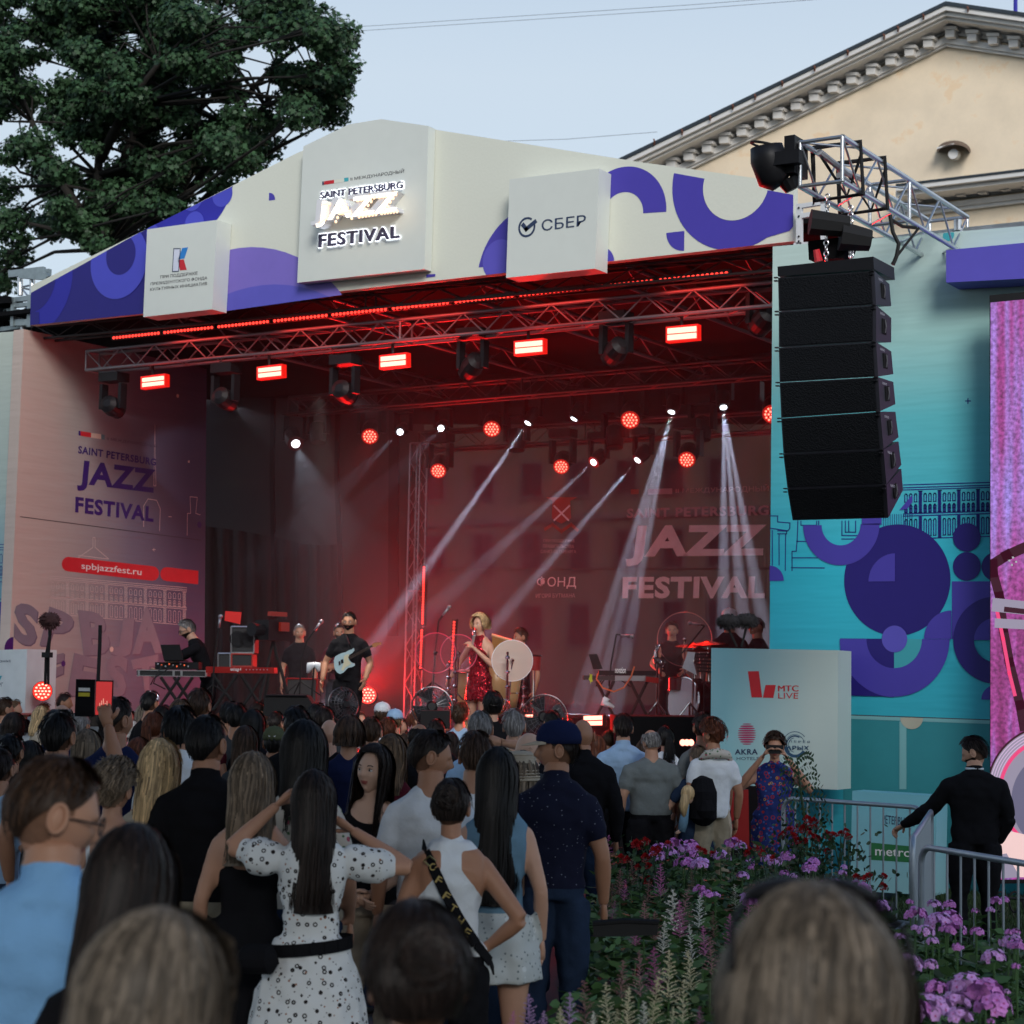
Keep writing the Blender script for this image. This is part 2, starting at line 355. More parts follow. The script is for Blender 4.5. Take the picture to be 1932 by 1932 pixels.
# ================================================================ left wing walls
LX = P(45, 621, Y=FY).x
t = thing('wing_wall', 'tall printed wall on the left of the stage with purple festival lettering', 'stage wall', (LX, FY, 0))
inner = gradm('inner_print_light_tint', [(0, (214, 192, 178)), (.3, (172, 164, 160)), (.65, (112, 112, 130)), (1, (70, 70, 100))], 1, 19.6, 23.2)  # grey-purple towards the back is the stage lights' tint put into the print
q = [(45, 621), (376, 700), (372, 1330), (17, 1330)]
f = [P(u, v, X=LX) for u, v in [(45, 621), (390, 696), (385, 1336), (12, 1350)]]
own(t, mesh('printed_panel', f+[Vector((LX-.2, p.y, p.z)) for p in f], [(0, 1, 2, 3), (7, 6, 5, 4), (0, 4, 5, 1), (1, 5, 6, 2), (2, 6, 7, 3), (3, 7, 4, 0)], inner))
WL = Surf(X=LX)
def zw(x, y): return (x*.27346, y*.27346+528.3)
def zx(x, y): return (x*.2734, y*.2734+1056.6)
for qq, m in (([(541, 1040), (555, 1042), (555, 1074), (541, 1072)], inkp), ([(555, 1042), (627, 1054), (627, 1087), (555, 1074)], redp), ([(627, 1054), (697, 1064), (697, 1098), (627, 1087)], peach), ([(697, 1064), (722, 1069), (722, 1103), (697, 1098)], mat('print_grey_teal', (.12, .25, .28), .5))):
    own(t, WL.poly([zw(*a) for a in qq], m, 1, None, 'stripe'))
for b, qq, m, d in (('II МЕЖДУНАРОДНЫЙ', [(737, 1079), (1083, 1133), (1082, 1162), (737, 1106)], mat('ink_grey', (.10, .07, .12), .5), .002), ('SAINT PETERSBURG', [(540, 1143), (1075, 1233), (1073, 1282), (537, 1196)], inkp, .035), ('JAZZ', [(548, 1240), (1072, 1308), (1063, 1518), (527, 1452)], inkp, .045), ('FESTIVAL', [(520, 1493), (1062, 1565), (1057, 1671), (517, 1604)], inkp, .045)):
    own(t, WL.text(b, *[zw(*a) for a in qq], m, 1, None, d))
seam = mat('seam_dark', (.05, .04, .05), .8); linel = mat('line_pale', (.62, .52, .5), .6); lined = mat('line_navy', (.02, .03, .25), .6)
own(t, WL.pieces(WL.line([zw(140, 1633), zw(1385, 1795)], .010, seam, 1, None), seam, 1, None, 'seam'))
def pill(S, tl, tr, br, bl, m, layer, p, rr=True):
    n = 7; pts = []
    import itertools
    def lerp(a, b, k): return (a[0]+(b[0]-a[0])*k, a[1]+(b[1]-a[1])*k)
    hl = (bl[1]-tl[1])/2; 
    for i in range(n): a = math.pi/2+math.pi*i/(n-1); c = lerp(tl, bl, .5); pts.append((c[0]+hl*.9+hl*.9*math.cos(a), c[1]-hl*math.sin(a)))
    if rr:
        for i in range(n): a = -math.pi/2+math.pi*i/(n-1); c = lerp(tr, br, .5); pts.append((c[0]-hl*.9+hl*.9*math.cos(a), c[1]-hl*math.sin(a)))
    else: pts += [br, tr]
    return S.poly(pts, m, layer, None, 'red_pill')
own(t, pill(WL, (116, 1050.5), (300, 1068), (300, 1096), (116, 1078), redp, 1, None), pill(WL, (302, 1070), (374, 1077), (373.5, 1102.5), (302, 1096), redp, 1, None, False))
own(t, WL.text('spbjazzfest.ru', (153, 1061), (267, 1073), (266, 1089), (153, 1077), whp, 2, None, .015))
grm = mat('graffiti_letters', (.22, .215, .26), .5, var=.12); grm2 = mat('graffiti_edge', (.14, .13, .185), .5, var=.1)
for ch, a, b, c, d in (('S', (100, 275), (270, 330), (240, 610), (90, 560)), ('P', (340, 320), (530, 390), (430, 600), (270, 590)), ('B', (535, 345), (740, 365), (760, 650), (575, 660)), ('J', (790, 400), (925, 400), (900, 690), (740, 640)), ('A', (960, 320), (1060, 330), (1120, 640), (910, 650)),
                     ('F', (270, 680), (440, 640), (430, 880), (300, 960)), ('E', (510, 640), (690, 690), (640, 930), (460, 940)), ('S', (720, 660), (890, 660), (860, 960), (740, 940)), ('T', (900, 690), (1090, 650), (1060, 960), (970, 950))):
    Q = [zx(*k) for k in (a, b, c, d)]
    own(t, WL.text(ch, *[(x+2.2, y+2.2) for x, y in Q], grm2, 1, None, .06), WL.text(ch, *Q, grm, 2, None, .06))
def facade(S, u0, u1, v0, v1, sl, m, w, parent, rng):
    """a line drawing of a classical palace front"""
    L = []
    def pt(a, b): u = u0+(u1-u0)*a; return (u, v0+(v1-v0)*b+sl*(u-u0))
    def ln(*p): L.extend(S.line([pt(*q) for q in p], w, m, 1, None))
    for b in (0, .05, .09, .52, .56, .97): ln((0, b), (1, b))
    n = max(3, int((u1-u0)/9)); x = 0
    for i in range(n):
        a = (i+.25)/n; d = .5/n
        if i % 4 == 3:
            for e in (0, .35, .65, 1): ln((a+d*e, .12), (a+d*e, .5)); ln((a+d*e, .58), (a+d*e, .96))
            ln((a-.1/n, .12), (a+d+.1/n, .12)); ln((a-.1/n, .5), (a+d+.1/n, .5))
        else:
            for lo, hi in ((.16, .31), (.36, .5), (.62, .92)):
                ln((a, hi), (a, lo+.03), (a+d*.25, lo+.005), (a+d*.75, lo+.005), (a+d, lo+.03), (a+d, hi), (a, hi))
            ln((a+d/2, .36), (a+d/2, .5)); ln((a, .43), (a+d, .43))
    own(parent, S.pieces(L, m, 1, None, 'palace_line_drawing'))
facade(WL, 95, 352, 1087, 1160, .085, linel, .008, t, 1)
own(t, WL.pieces(WL.line([zw(540, 1915), zw(640, 1845), zw(640, 1778), zw(655, 1778), zw(655, 1845), zw(750, 1925), zw(540, 1900)], .01, linel, 1, None), linel, 1, None, 'spire_line_drawing'))
L_ = []
for c in ([(1068, 1000), (1070, 1180), (1075, 1420), (1060, 1420), (1064, 1180), (1068, 1000)], [(990, 1700), (990, 1560), (1020, 1510), (1080, 1520), (1105, 1580), (1100, 1730)], [(1290, 1760), (1292, 1610), (1315, 1610), (1310, 1495), (1360, 1500), (1350, 1610), (1380, 1620)], [(1162, 1632), (1182, 1634)], [(1052, 1860), (1070, 1860)], [(1061, 1850), (1061, 1870)]):
    L_ += WL.line([zw(*a) for a in c], .01, linel, 1, None)
own(t, WL.pieces(L_, linel, 1, None, 'tower_line_drawing'))
own(t, WL.disc(376, 990, 6, inkp, 1, None), WL.disc(24, 1224, 22, inkp, 3, None, 0, -90, 90), WL.disc(119, 1252, 5.5, inkp, 3, None), WL.disc(210, 1225, 5, peach, 3, None), WL.disc(335, 747, 3.5, peach, 1, None), WL.disc(356, 871, 2.4, peach, 1, None))
t = thing('front_wall', 'pale printed wall fading to cyan at the far left edge', 'stage wall', (LX-2, FY, 0))
fw = gradm('front_print', [(0, (60, 165, 200)), (.35, (110, 175, 195)), (.62, (190, 205, 195)), (1, (205, 212, 198))], 2, 0.9, 6.8)
own(t, slab([(17, 1345), (45, 624), (-60, 631), (-90, 1345)], FY+.05, .2, fw, None, 'printed_panel'))
S4 = Surf(Y=FY+.05, clip=[(17.5, 1345), (44, 624), (-60, 631), (-90, 1345)])
own(t, S4.disc(-6, 1165, 30, blue1, 2, None), S4.poly([(-40, 1165), (24.5, 1165), (23, 1196), (-40, 1196)], blue1, 1, None), S4.disc(20, 1175, 18, mat('print_mid', (.03, .04, .45), .5), 3, None))
facade(S4, -60, 26, 1028, 1140, -.01, lined, .009, t, 1)
t = thing('sponsor_box', 'white sponsor box cut by the left edge of the photo', 'sign box', tuple(P(48, 1335, Y=FY-.7)))
own(t, slab([(-90, 1229), (51, 1224.5), (46.9, 1345), (-90, 1345)], FY-.7, .55, mat('white_print', (.72, .76, .76), .5), None, 'box')); A = Surf(Y=FY-.7)
own(t, A.text('АКЦИОННЫЕ', (-18, 1246), (21, 1245), (21, 1250), (-18, 1251), inkn, 1, None, .01), A.text('ПЕТЕРБУРГ', (-40, 1289), (6, 1288), (6, 1295), (-40, 1296), inkn, 1, None, .01), A.poly([(-20, 1275), (4.5, 1275), (0, 1284), (-20, 1284)], tealp, 1, None))
# ================================================================ right teal wall
RY = 19.0
t = thing('banner_wall', 'tall teal banner wall with dark purple circles right of the stage', 'stage wall', tuple(P(1458, 1500, Y=RY)))
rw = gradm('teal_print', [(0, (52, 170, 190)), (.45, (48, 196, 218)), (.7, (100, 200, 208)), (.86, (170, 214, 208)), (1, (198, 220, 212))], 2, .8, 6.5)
rpx = [(1458, 465), (1650, 450), (2100, 412), (2100, 1700), (1448, 1700)]
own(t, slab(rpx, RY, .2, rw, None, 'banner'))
R = Surf(Y=RY, clip=[(1458, 465), (1650, 450), (2100, 412), (2100, 1355), (1449, 1348)])
def z5(x, y): return (x*.25782+1434, y*.25782+679.2)
def z6(x, y): return (x*.21876+1509.4, y*.21876+1117)
def rd(z, x, y, r_, m, layer, r=0, a0=0, a1=360, sx=1.):
    k = {z5: .25782, z6: .21876}[z]; own(t, R.disc(*z(x, y), r_*k, m, layer, None, r*k, a0, a1, sx=sx))
facade(R, 1705, 1868, 915, 1020, -.03, lined, .011, t, 1)
L_ = []
for c in ([(68, 1140), (130, 1142), (130, 1185), (220, 1193), (218, 1232), (205, 1250), (68, 1230)], [(90, 1250), (90, 1500)], [(140, 1272), (140, 1500)], [(188, 1272), (185, 1540)], [(130, 1250), (195, 1252), (195, 1272), (130, 1272)], [(278, 1178), (272, 1325), (265, 1400), (235, 1400), (235, 1540)], [(300, 1180), (300, 1210), (415, 1210), (415, 1180)], [(430, 1180), (430, 1330), (270, 1327)], [(600, 1180), (600, 1285), (740, 1285)], [(625, 1180), (625, 1260), (700, 1260), (700, 1180)], [(650, 1180), (650, 1260)], [(600, 1310), (720, 1310)], [(235, 1448), (420, 1448)], [(230, 1520), (470, 1522)], [(1505, 300), (1540, 300)], [(1522, 283), (1522, 318)]):
    L_ += R.line([z5(*a) for a in c], .011, lined, 1, None)
for i in range(14):
    L_ += R.line([z5(905+i*16, 1130), z5(905+i*16, 1225)], .007, lined, 1, None)
own(t, R.pieces(L_, lined, 1, None, 'column_line_drawing'))
rd(z5, 1000, 1610, 408, dkpurp, 2)
own(t, R.poly([z5(1405, 1620), z5(1700, 1620), z6(1640, 405), z6(1310, 405), z5(1405, 1800)], purp, 2, None))
rd(z5, 595, 1205, 298, purp, 4, r=152, a0=180, a1=360); own(t, R.poly([z5(747, 1205), z5(747, 1140), z5(893, 1100), z5(893, 1205)], purp, 4, None))
own(t, R.poly([z5(1020, 1100), z5(1118, 985), z5(1118, 1040), z5(1080, 1090)], purp, 4, None))
rd(z5, 990, 1620, 205, purp, 5, a0=90, a1=180); rd(z5, 1515, 1298, 105, dkpurp, 4); rd(z5, 1515, 1510, 105, dkpurp, 4); rd(z5, 1725, 1512, 105, dkpurp, 4); rd(z5, 72, 1617, 112, purp, 3, a0=0, a1=90)
own(t, R.poly([z6(350, 400), z6(815, 404), z6(815, 905), z6(350, 890)], dkpurp, 5, None))
rd(z6, 815, 405, 500, purp, 6, r=252, a0=180, a1=270); rd(z6, 815, 405, 495, purp, 6, r=250, a0=270, a1=360)
rd(z6, 815, 405, 252, dkpurp, 6, r=100, a0=180, a1=270)
own(t, R.disc(*z6(1310, 405), 245*.21876, purp, 7, None, 0, 90, 180)); rd(z6, 820, 405, 115, purp2, 8)
own(t, R.disc(*z6(815, 405), 250*.21876, tealp, 5, None, 0, 270, 360))
rd(z6, 1690, 415, 376, dkpurp, 7, r=190); rd(z6, 1690, 415, 190, purp, 7, a0=0, a1=180); rd(z6, 1690, 930, 125, purp, 7, a0=90, a1=180)
R2 = Surf(Y=RY)
own(t, R2.pieces(R2.line([z6(375, 1060), z6(1640, 1105)], .014, seam, 2, None), seam, 2, None, 'seam'))
own(t, R2.poly([z6(375, 1062), z6(1700, 1110), z6(1700, 2600), z6(375, 2600)], mat('print_deep_teal', (.035, .27, .31), .6, var=.08), 1, None, 'lower_banner'))
own(t, R2.poly([z6(375, 1062), z6(1700, 1108), z6(1700, 1140), z6(375, 1092)], tealp2, 3, None, 'hem'), R2.poly([z6(860, 1115), z6(920, 1116), z6(920, 1700), z6(860, 1700)], tealp2, 3, None, 'hem'))
own(t, R2.disc(*z6(965, 1082), 100*.21876, mat('print_beige', (.5, .48, .38), .6), 4, None, 0, 182, 358, 'half_disc', sx=1.03), R.disc(1790, 444, 11, tealp, 2, None))
t, A = sponsor('sponsor_box', 'large pale sponsor box with red logo below the right end of the stage', [(1342, 1222.5), (1581, 1227), (1580, 1490), (1340, 1479)], 18.35, .35, gradm('box_print', [(0, (150, 190, 205)), (.4, (140, 196, 205)), (1, (196, 212, 206))], 0, -9.4, -7.8, fold=.05))
def z4(x, y): return (x*.2344+1169.8, y*.2344+1117)
own(t, A.poly([z4(1030, 638), z4(1118, 637), z4(1145, 848), z4(1060, 848)], redp, 1, None, 'logo_shape'), A.poly([z4(1172, 748), z4(1255, 748), z4(1235, 852), z4(1151, 850)], redp, 1, None, 'logo_shape'))
own(t, A.text('MTC', z4(1274, 752), z4(1437, 752), z4(1437, 800), z4(1274, 800), redp, 1, None, .003), A.text('LIVE', z4(1274, 812), z4(1437, 812), z4(1435, 859), z4(1274, 857), redp, 1, None, .003))
mag = mat('print_magenta', (.42, .03, .12), .5)
for i in range(10):
    y = 1062+i*18; w = 76*math.sqrt(max(0.05, 1-((y-1143)/92)**2)); h = 7 if 0 < i < 9 else 4
    own(t, A.poly([z4(1022+w*math.cos(a), y+h*math.sin(a)) for a in [k*math.pi/8 for k in range(16)]], mag, 1, None, 'logo_stripe'))
own(t, A.text('AKRA', z4(925, 1265), z4(1110, 1262), z4(1110, 1308), z4(925, 1308), inkn, 1, None, .03), A.text('HOTELS', z4(940, 1328), z4(1120, 1328), z4(1120, 1352), z4(940, 1352), inkn, 1, None, .001))
nav2 = mat('print_steel_blue', (.03, .09, .17), .5)
for r_, w, a0, a1 in ((110, 5, 40, 170), (86, 4, 20, 150), (100, 24, 190, 330), (78, 10, 60, 230), (60, 5, 100, 260), (118, 4, 150, 215)):
    own(t, A.disc(*z4(1410, 1232), r_*.2344, nav2, 1, None, (r_-w)*.2344, a0, a1, 'swirl'))
own(t, A.text('МАРЫХ', z4(1290, 1236), z4(1525, 1238), z4(1522, 1272), z4(1288, 1268), nav2, 3, None, .03), A.text('Г А Л Е Р Е Я', z4(1290, 1192), z4(1530, 1198), z4(1530, 1214), z4(1290, 1209), nav2, 3, None, .005))
t, A = sponsor('sponsor_box', 'pale teal panel with green metro lettering behind the barriers', [(1608, 1492), (1768, 1502), (1764, 1690), (1604, 1680)], 18.1, .3, gradm('low_print', [(0, (150, 196, 200)), (1, (120, 190, 205))], 2, -.1, 1.0, fold=.05))
def z7(x, y): return (x*.29686+1434, y*.29686+1358.5)
own(t, A.text('PETERBURG2', z7(780, 602), z7(988, 627), z7(983, 677), z7(780, 657), inkn, 1, None, .004))
own(t, A.poly([z7(700, 778), z7(965, 803), z7(962, 905), z7(700, 888)], mat('print_green', (.03, .18, .06), .5), 1, None, 'green_band'), A.text('metro', z7(733, 812), z7(962, 826), z7(962, 872), z7(733, 860), whp, 2, None, .02))
# purple header and LED screen
t = thing('header_box', 'long purple box jutting out above the video screen', 'sign box', tuple(P(1785, 533, Y=18.6)))
own(t, slab([(1785, 472), (2100, 442), (2100, 517), (1785, 533)], 18.6, .39, purp2, None, 'box'))
t = thing('video_screen', 'large video screen at the right edge showing a magenta close-up', 'screen', tuple(P(1868, 1670, Y=18.5)))
own(t, slab([(1867, 557), (2150, 530), (2150, 1662), (1868, 1668)], 18.5, .12, blkm, None, 'cabinet'))
def screenm():
    m = bpy.data.materials.new('screen_picture'); m.use_nodes = True; n = m.node_tree.nodes; l = m.node_tree.links; b = n['Principled BSDF']
    tc = n.new('ShaderNodeTexCoord'); w = n.new('ShaderNodeTexNoise'); w.inputs['Scale'].default_value = 26; w.inputs['Detail'].default_value = 6
    mp = n.new('ShaderNodeMapping'); mp.inputs['Scale'].default_value = (1.7, 1, .11); w2 = n.new('ShaderNodeTexNoise'); w2.inputs['Scale'].default_value = 3.2
    l.new(tc.outputs['Object'], w.inputs['Vector']); l.new(tc.outputs['Object'], mp.inputs[0]); l.new(mp.outputs[0], w2.inputs['Vector'])
    cr = n.new('ShaderNodeValToRGB'); e = cr.color_ramp.elements; e[0].position = .38; e[0].color = (.20, .025, .13, 1); e[1].position = .68; e[1].color = (.30, .20, .62, 1); x = e.new(.5); x.color = (.30, .05, .24, 1)
    l.new(w2.outputs['Fac'], cr.inputs[0]); mr = n.new('ShaderNodeMapRange'); mr.inputs[1].default_value = .3; mr.inputs[2].default_value = .7; mr.inputs[3].default_value = .45; mr.inputs[4].default_value = 1.5; l.new(w.outputs['Fac'], mr.inputs[0])
    vm = n.new('ShaderNodeVectorMath'); vm.operation = 'SCALE'; l.new(cr.outputs[0], vm.inputs[0]); l.new(mr.outputs[0], vm.inputs['Scale'])
    l.new(vm.outputs[0], b.inputs['Emission Color']); b.inputs['Emission Strength'].default_value = 1.15; b.inputs['Base Color'].default_value = (.02, .02, .02, 1); return m
A = Surf(Y=18.5, clip=[(1869, 571), (2150, 545), (2150, 1655), (1869, 1660)])
own(t, A.poly([(1800, 500), (2200, 500), (2200, 1700), (1800, 1700)], screenm(), 1, None, 'picture'))
sdk = glow('screen_dark', (.05, .008, .02), .8); spk = glow('screen_pink', (1., .08, .25), .75); sgr = glow('screen_grey', (.34, .30, .40), .8); swh = glow('screen_pale', (.9, .62, .6), .9)
def stroke(pts, w, m, layer): own(t, A.pieces(A.line(pts, w, m, layer, None), m, layer, None, 'picture_detail'))
stroke([(1880, 1090), (1886, 1125), (1893, 1155)], .03, spk, 2); stroke([(1874, 1080), (1873, 1065), (1900, 1048), (1940, 1030)], .10, sdk, 3)
stroke([(1874, 1080), (1886, 1125), (1893, 1185), (1905, 1250), (1925, 1330), (1932, 1370)], .09, sdk, 3); stroke([(1878, 1135), (1893, 1205), (1905, 1270), (1915, 1310)], .035, spk, 4)
stroke([(1885, 1142), (1960, 1150)], .13, sgr, 5); stroke([(1900, 1150), (1960, 1157)], .05, sdk, 6); stroke([(1886, 1176), (1960, 1180)], .09, sgr, 5)
own(t, A.disc(1990, 1500, 132, sgr, 2, None), A.disc(1990, 1500, 132, sdk, 3, None, 128), A.disc(1990, 1500, 108, spk, 3, None, 101), *[A.disc(1990, 1500, 126-i*5, glow('screen_lilac', (.6, .42, .62), .9), 3, None, 124-i*5) for i in range(4)], A.disc(2005, 1515, 98, glow('screen_slate', (.16, .15, .24), .8), 3, None))
own(t, A.poly([(1869, 1560), (1960, 1580), (1960, 1655), (1869, 1655)], swh, 4, None, 'picture_detail'), A.poly([(1869, 1615), (1900, 1610), (1925, 1655), (1869, 1658)], sgr, 5, None, 'picture_detail'))
for i, (u, v) in enumerate([(1905, 1058), (1912, 1052), (1918, 1060), (1910, 1066)]): own(t, A.disc(u, v, 2.2, whp, 6, None))
# ================================================================ stage deck, roof, drapes
SZ = 1.06
XR = -8.75
t = thing('stage', 'black decked concert stage with a drum riser', 'stage', (-16, 24, 0))
deck = mat('stage_deck', (.022, .02, .02), .35, var=.3, scale=8)
own(t, G().box((-17.2, 23.95, SZ/2), (17, 8.2, SZ)).build('deck', deck), G().box((-11.9, 23.6, SZ+.26), (4.6, 2.6, .52)).build('riser', clothb))
own(t, G().box((-16, 24.2, 7.16), (15.6, 8.8, .06)).build('roof', clothb))
own(t, G().box((-8.62, 24.4, 4.2), (.06, 7.4, 6.)).build('side_light_block', clothb))  # unseen black sheet added to stop daylight leaking in from the right
own(t, slab([(742, 800), (1500, 800), (1500, 640), (742, 700)], 27.3, .05, clothb, None, 'header_drape'), slab([(330, 752), (742, 762), (742, 640), (330, 640)], 27.8, .05, clothb, None, 'header_drape'))
def strip(pts, w, Y, m, name):
    return slab([(u-w, v) for u, v in pts]+[(u+w, v) for u, v in reversed(pts)], Y, .04, m, None, name)
own(t, strip([(514, 752), (512, 900), (515, 1050), (516, 1160)], 3.6, 26.9, clothb, 'drape_edge'), strip([(636, 770), (634, 900), (640, 1040), (641, 1160)], 3.6, 26.9, clothb, 'drape_edge'), strip([(743, 775), (742, 900), (741, 1100), (740, 1200)], 9, 27.0, clothb, 'drape_edge'))
dr = G(); n = 60
top = [(340, 985), (377, 991), (450, 1001), (517, 1013), (571, 1026), (610, 1029), (646, 1026)]
def topv(u):
    for a, b in zip(top, top[1:]):
        if a[0] <= u <= b[0]: return a[1]+(b[1]-a[1])*(u-a[0])/(b[0]-a[0])
vs = []
for i in range(n+1):
    u = 340+306*i/n; Y = 27.2+.09*math.sin(i*1.1)+.05*math.sin(i*2.7)
    vs += [P(u, topv(u), Y=Y), P(u, 1400, Y=Y)]
dr.add(vs, [(2*i, 2*i+2, 2*i+3, 2*i+1) for i in range(n)])
own(t, dr.build('rear_curtain', mat('dark_curtain', (.010, .006, .007), .9, var=.3), smooth=True))
# translucent mesh banner at the back with its print
def netm():
    m = bpy.data.materials.new('banner_mesh'); m.use_nodes = True; n = m.node_tree.nodes; l = m.node_tree.links; b = n['Principled BSDF']
    tc = n.new('ShaderNodeTexCoord'); w = n.new('ShaderNodeTexWave'); w.wave_type = 'BANDS'; w.bands_direction = 'X'; w.inputs['Scale'].default_value = 6.; w.inputs['Distortion'].default_value = 3.5; w.inputs['Detail Scale'].default_value = .6
    l.new(tc.outputs['Object'], w.inputs['Vector']); mr = n.new('ShaderNodeMapRange'); mr.inputs[3].default_value = .955; mr.inputs[4].default_value = .985; l.new(w.outputs['Fac'], mr.inputs[0]); l.new(mr.outputs[0], b.inputs['Alpha'])
    b.inputs['Base Color'].default_value = (.038, .008, .034, 1); b.inputs['Roughness'].default_value = .8; return m
gz = glassm('black_gauze', (.02, .016, .018), .93, .9)
own(t, slab([(330, 745), (800, 760), (800, 1400), (330, 1400)], 27.75, .01, gz, None, 'gauze'))
t = thing('mesh_banner', 'see-through dark mesh banner across the back of the stage with pale festival lettering', 'banner', tuple(P(1100, 1300, Y=27.4)))
ng = G(); n = 50; vs = []
for i in range(n+1):
    u = 800+660*i/n; Y = 27.45+.04*math.sin(i*.9)
    vs += [P(u, 785, Y=Y), P(u, 1400, Y=Y)]
ng.add(vs, [(2*i, 2*i+2, 2*i+3, 2*i+1) for i in range(n)]); own(t, ng.build('mesh_cloth', netm(), smooth=True))
N = Surf(Y=27.36); np1 = mat('net_print', (.85, .74, .76), .8, var=.2); np2 = mat('net_print_dim', (.45, .30, .34), .8, var=.2); np3 = mat('net_print_red', (.35, .05, .03), .8, var=.2)
def zn(x, y): return (x*.33202+830.2, y*.33202+679.2)
for b, q, m, d in (('II МЕЖДУНАРОДНЫЙ', [(1340, 725), (1868, 705), (1868, 752), (1340, 760)], np2, .004), ('SAINT PETERSBURG', [(1062, 845), (1868, 825), (1868, 882), (1062, 898)], np2, .04), ('JAZZ', [(1080, 940), (1855, 935), (1848, 1162), (1050, 1172)], np1, .05), ('FESTIVAL', [(1040, 1232), (1850, 1228), (1845, 1355), (1035, 1355)], np1, .05), ('ФОНД', [(552, 1232), (775, 1230), (773, 1300), (550, 1296)], np1, .0), ('ИГОРЯ БУТМАНА', [(545, 1328), (768, 1326), (768, 1350), (545, 1352)], np2, .006), ('ПРИ ПОДДЕРЖКЕ', [(588, 1018), (766, 1020), (766, 1038), (588, 1038)], np2, .006), ('ПРАВИТЕЛЬСТВА', [(586, 1048), (762, 1050), (762, 1070), (586, 1068)], np2, .006), ('САНКТ-ПЕТЕРБУРГА', [(573, 1078), (774, 1080), (774, 1098), (573, 1098)], np2, .006)):
    own(t, N.text(b, *[zn(*a) for a in q], m, 1, None, d))
own(t, N.poly([zn(640, 800), zn(740, 800), zn(745, 900), zn(690, 930), zn(636, 900)], np3, 1, None, 'coat_of_arms'), N.pieces(N.line([zn(650, 830), zn(730, 910)], .03, np1, 2, None)+N.line([zn(735, 830), zn(650, 910)], .03, np1, 2, None), np1, 2, None, 'crossed_anchors'), N.poly([zn(600, 780), zn(780, 780), zn(740, 800), zn(640, 800)], np3, 1, None, 'crown'), N.pieces(N.line([zn(600, 960), zn(640, 935), zn(690, 975), zn(745, 935), zn(780, 965)], .05, np3, 1, None), np3, 1, None, 'ribbon'))
own(t, N.poly([zn(1085, 735), zn(1130, 735), zn(1130, 762), zn(1085, 764)], np3, 1, None, 'stripe'), N.poly([zn(1180, 732), zn(1320, 730), zn(1320, 762), zn(1180, 764)], np2, 1, None, 'stripe'), N.pieces(N.line([zn(0, 1190), zn(1870, 1185)], .03, seam, 2, None), seam, 2, None, 'seam'))
# ================================================================ trusses
def truss(name, label, a, b, s, m, side=Vector((0, 1, 0)), bay=None, cat='truss', r=.024, sv=None, group=None):
    """a: front top chord start, b: end; square section s going down and towards `side`"""
    t = thing(name, label, cat, tuple(a), group=group); a = Vector(a); b = Vector(b); O = Vector(a)
    dn = Vector((0, 0, -1)) if sv is None else sv; off = [Vector(), dn*s, side*s, dn*s+side*s]; L = (b-a).length; k = max(2, round(L/(bay or s*1.1)))
    for o in off: rod(a+o-O, b+o-O, r, m, t, 'chord', 8)
    pts = lambda o, i: a+(b-a)*(i/k)+o-O
    for i in range(k):
        j = (i % 2)
        rod(pts(off[j], i), pts(off[1-j], i+1), r*.45, m, t, 'brace', 5)
        rod(pts(off[1+0 if j else 0], i), pts(off[2 if j else 2], i+1), r*.45, m, t, 'brace', 5) if i % 2 == 0 else rod(pts(off[3], i), pts(off[1], i+1), r*.45, m, t, 'brace', 5)
        rod(pts(off[2+j], i), pts(off[3-j], i+1), r*.45, m, t, 'brace', 5)
    for i in (0, k//2, k):
        rod(pts(off[0], i), pts(off[1], i), r*.7, m, t, 'upright', 6); rod(pts(off[2], i), pts(off[3], i), r*.7, m, t, 'upright', 6)
        rod(pts(off[0], i), pts(off[2], i), r*.7, m, t, 'cross_tube', 6); rod(pts(off[1], i), pts(off[3], i), r*.7, m, t, 'cross_tube', 6)
    return t
tr1 = truss('lighting_truss', 'long front lighting truss just behind the fascia carrying the red strobes', P(163, 663, Y=20.3), P(1500, 528, Y=20.3), .27, aluD, bay=.32)
tr2 = truss('lighting_truss', 'darker lighting truss in the middle of the roof', P(545, 750, Y=24.4), P(1500, 668, Y=24.4), .26, mat('truss_dark', (.07, .065, .065), .6, .4), bay=.34)
tr3 = truss('lighting_truss', 'rear lighting truss holding the beam lamps and red round lamps', P(790, 815, Y=26.6), P(1500, 772, Y=26.6), .3, mat('truss_dark', (.07, .065, .065), .6, .4), bay=.4)
tr4 = truss('roof_truss', 'roof truss running back under the black stage roof above the light strips', P(60, 612, Y=20.0), P(1500, 470, Y=20.0), .22, mat('truss_dark', (.07, .065, .065), .6, .4), bay=.5, r=.02)
for i, u in enumerate((330, 620, 900, 1180, 1400)):
    a = P(u, 560+(1100-u)*.02, Y=20.5); a.z = 7.05
    t = thing('roof_beam', ['roof beam nearest the left wall', 'second roof beam from the left, behind the lit sign', 'middle roof beam above the singer', 'fourth roof beam, left of the right corner', 'roof beam nearest the teal wall'][i]+' running back from the fascia', 'beam', tuple(a)); rod((0, 0, 0), (0, 7, 0), .03, aluD, t, 'chord'); rod((0, 0, -.25), (0, 7, -.25), .03, aluD, t, 'chord')
    for k in range(16): rod((0, k*.437, -.25*(k % 2)), (0, (k+1)*.437, -.25*((k+1) % 2)), .012, aluD, t, 'brace', 5)
c0 = P(795, 775, Y=26.3); c0.z = SZ
tc_ = truss('truss_tower', 'upright truss tower at the left edge of the mesh banner', (c0.x, c0.y, 5.9), (c0.x, c0.y, SZ), .2, aluD, side=Vector((0, 1, 0)), sv=Vector((-1, 0, 0)), bay=.3, r=.018)
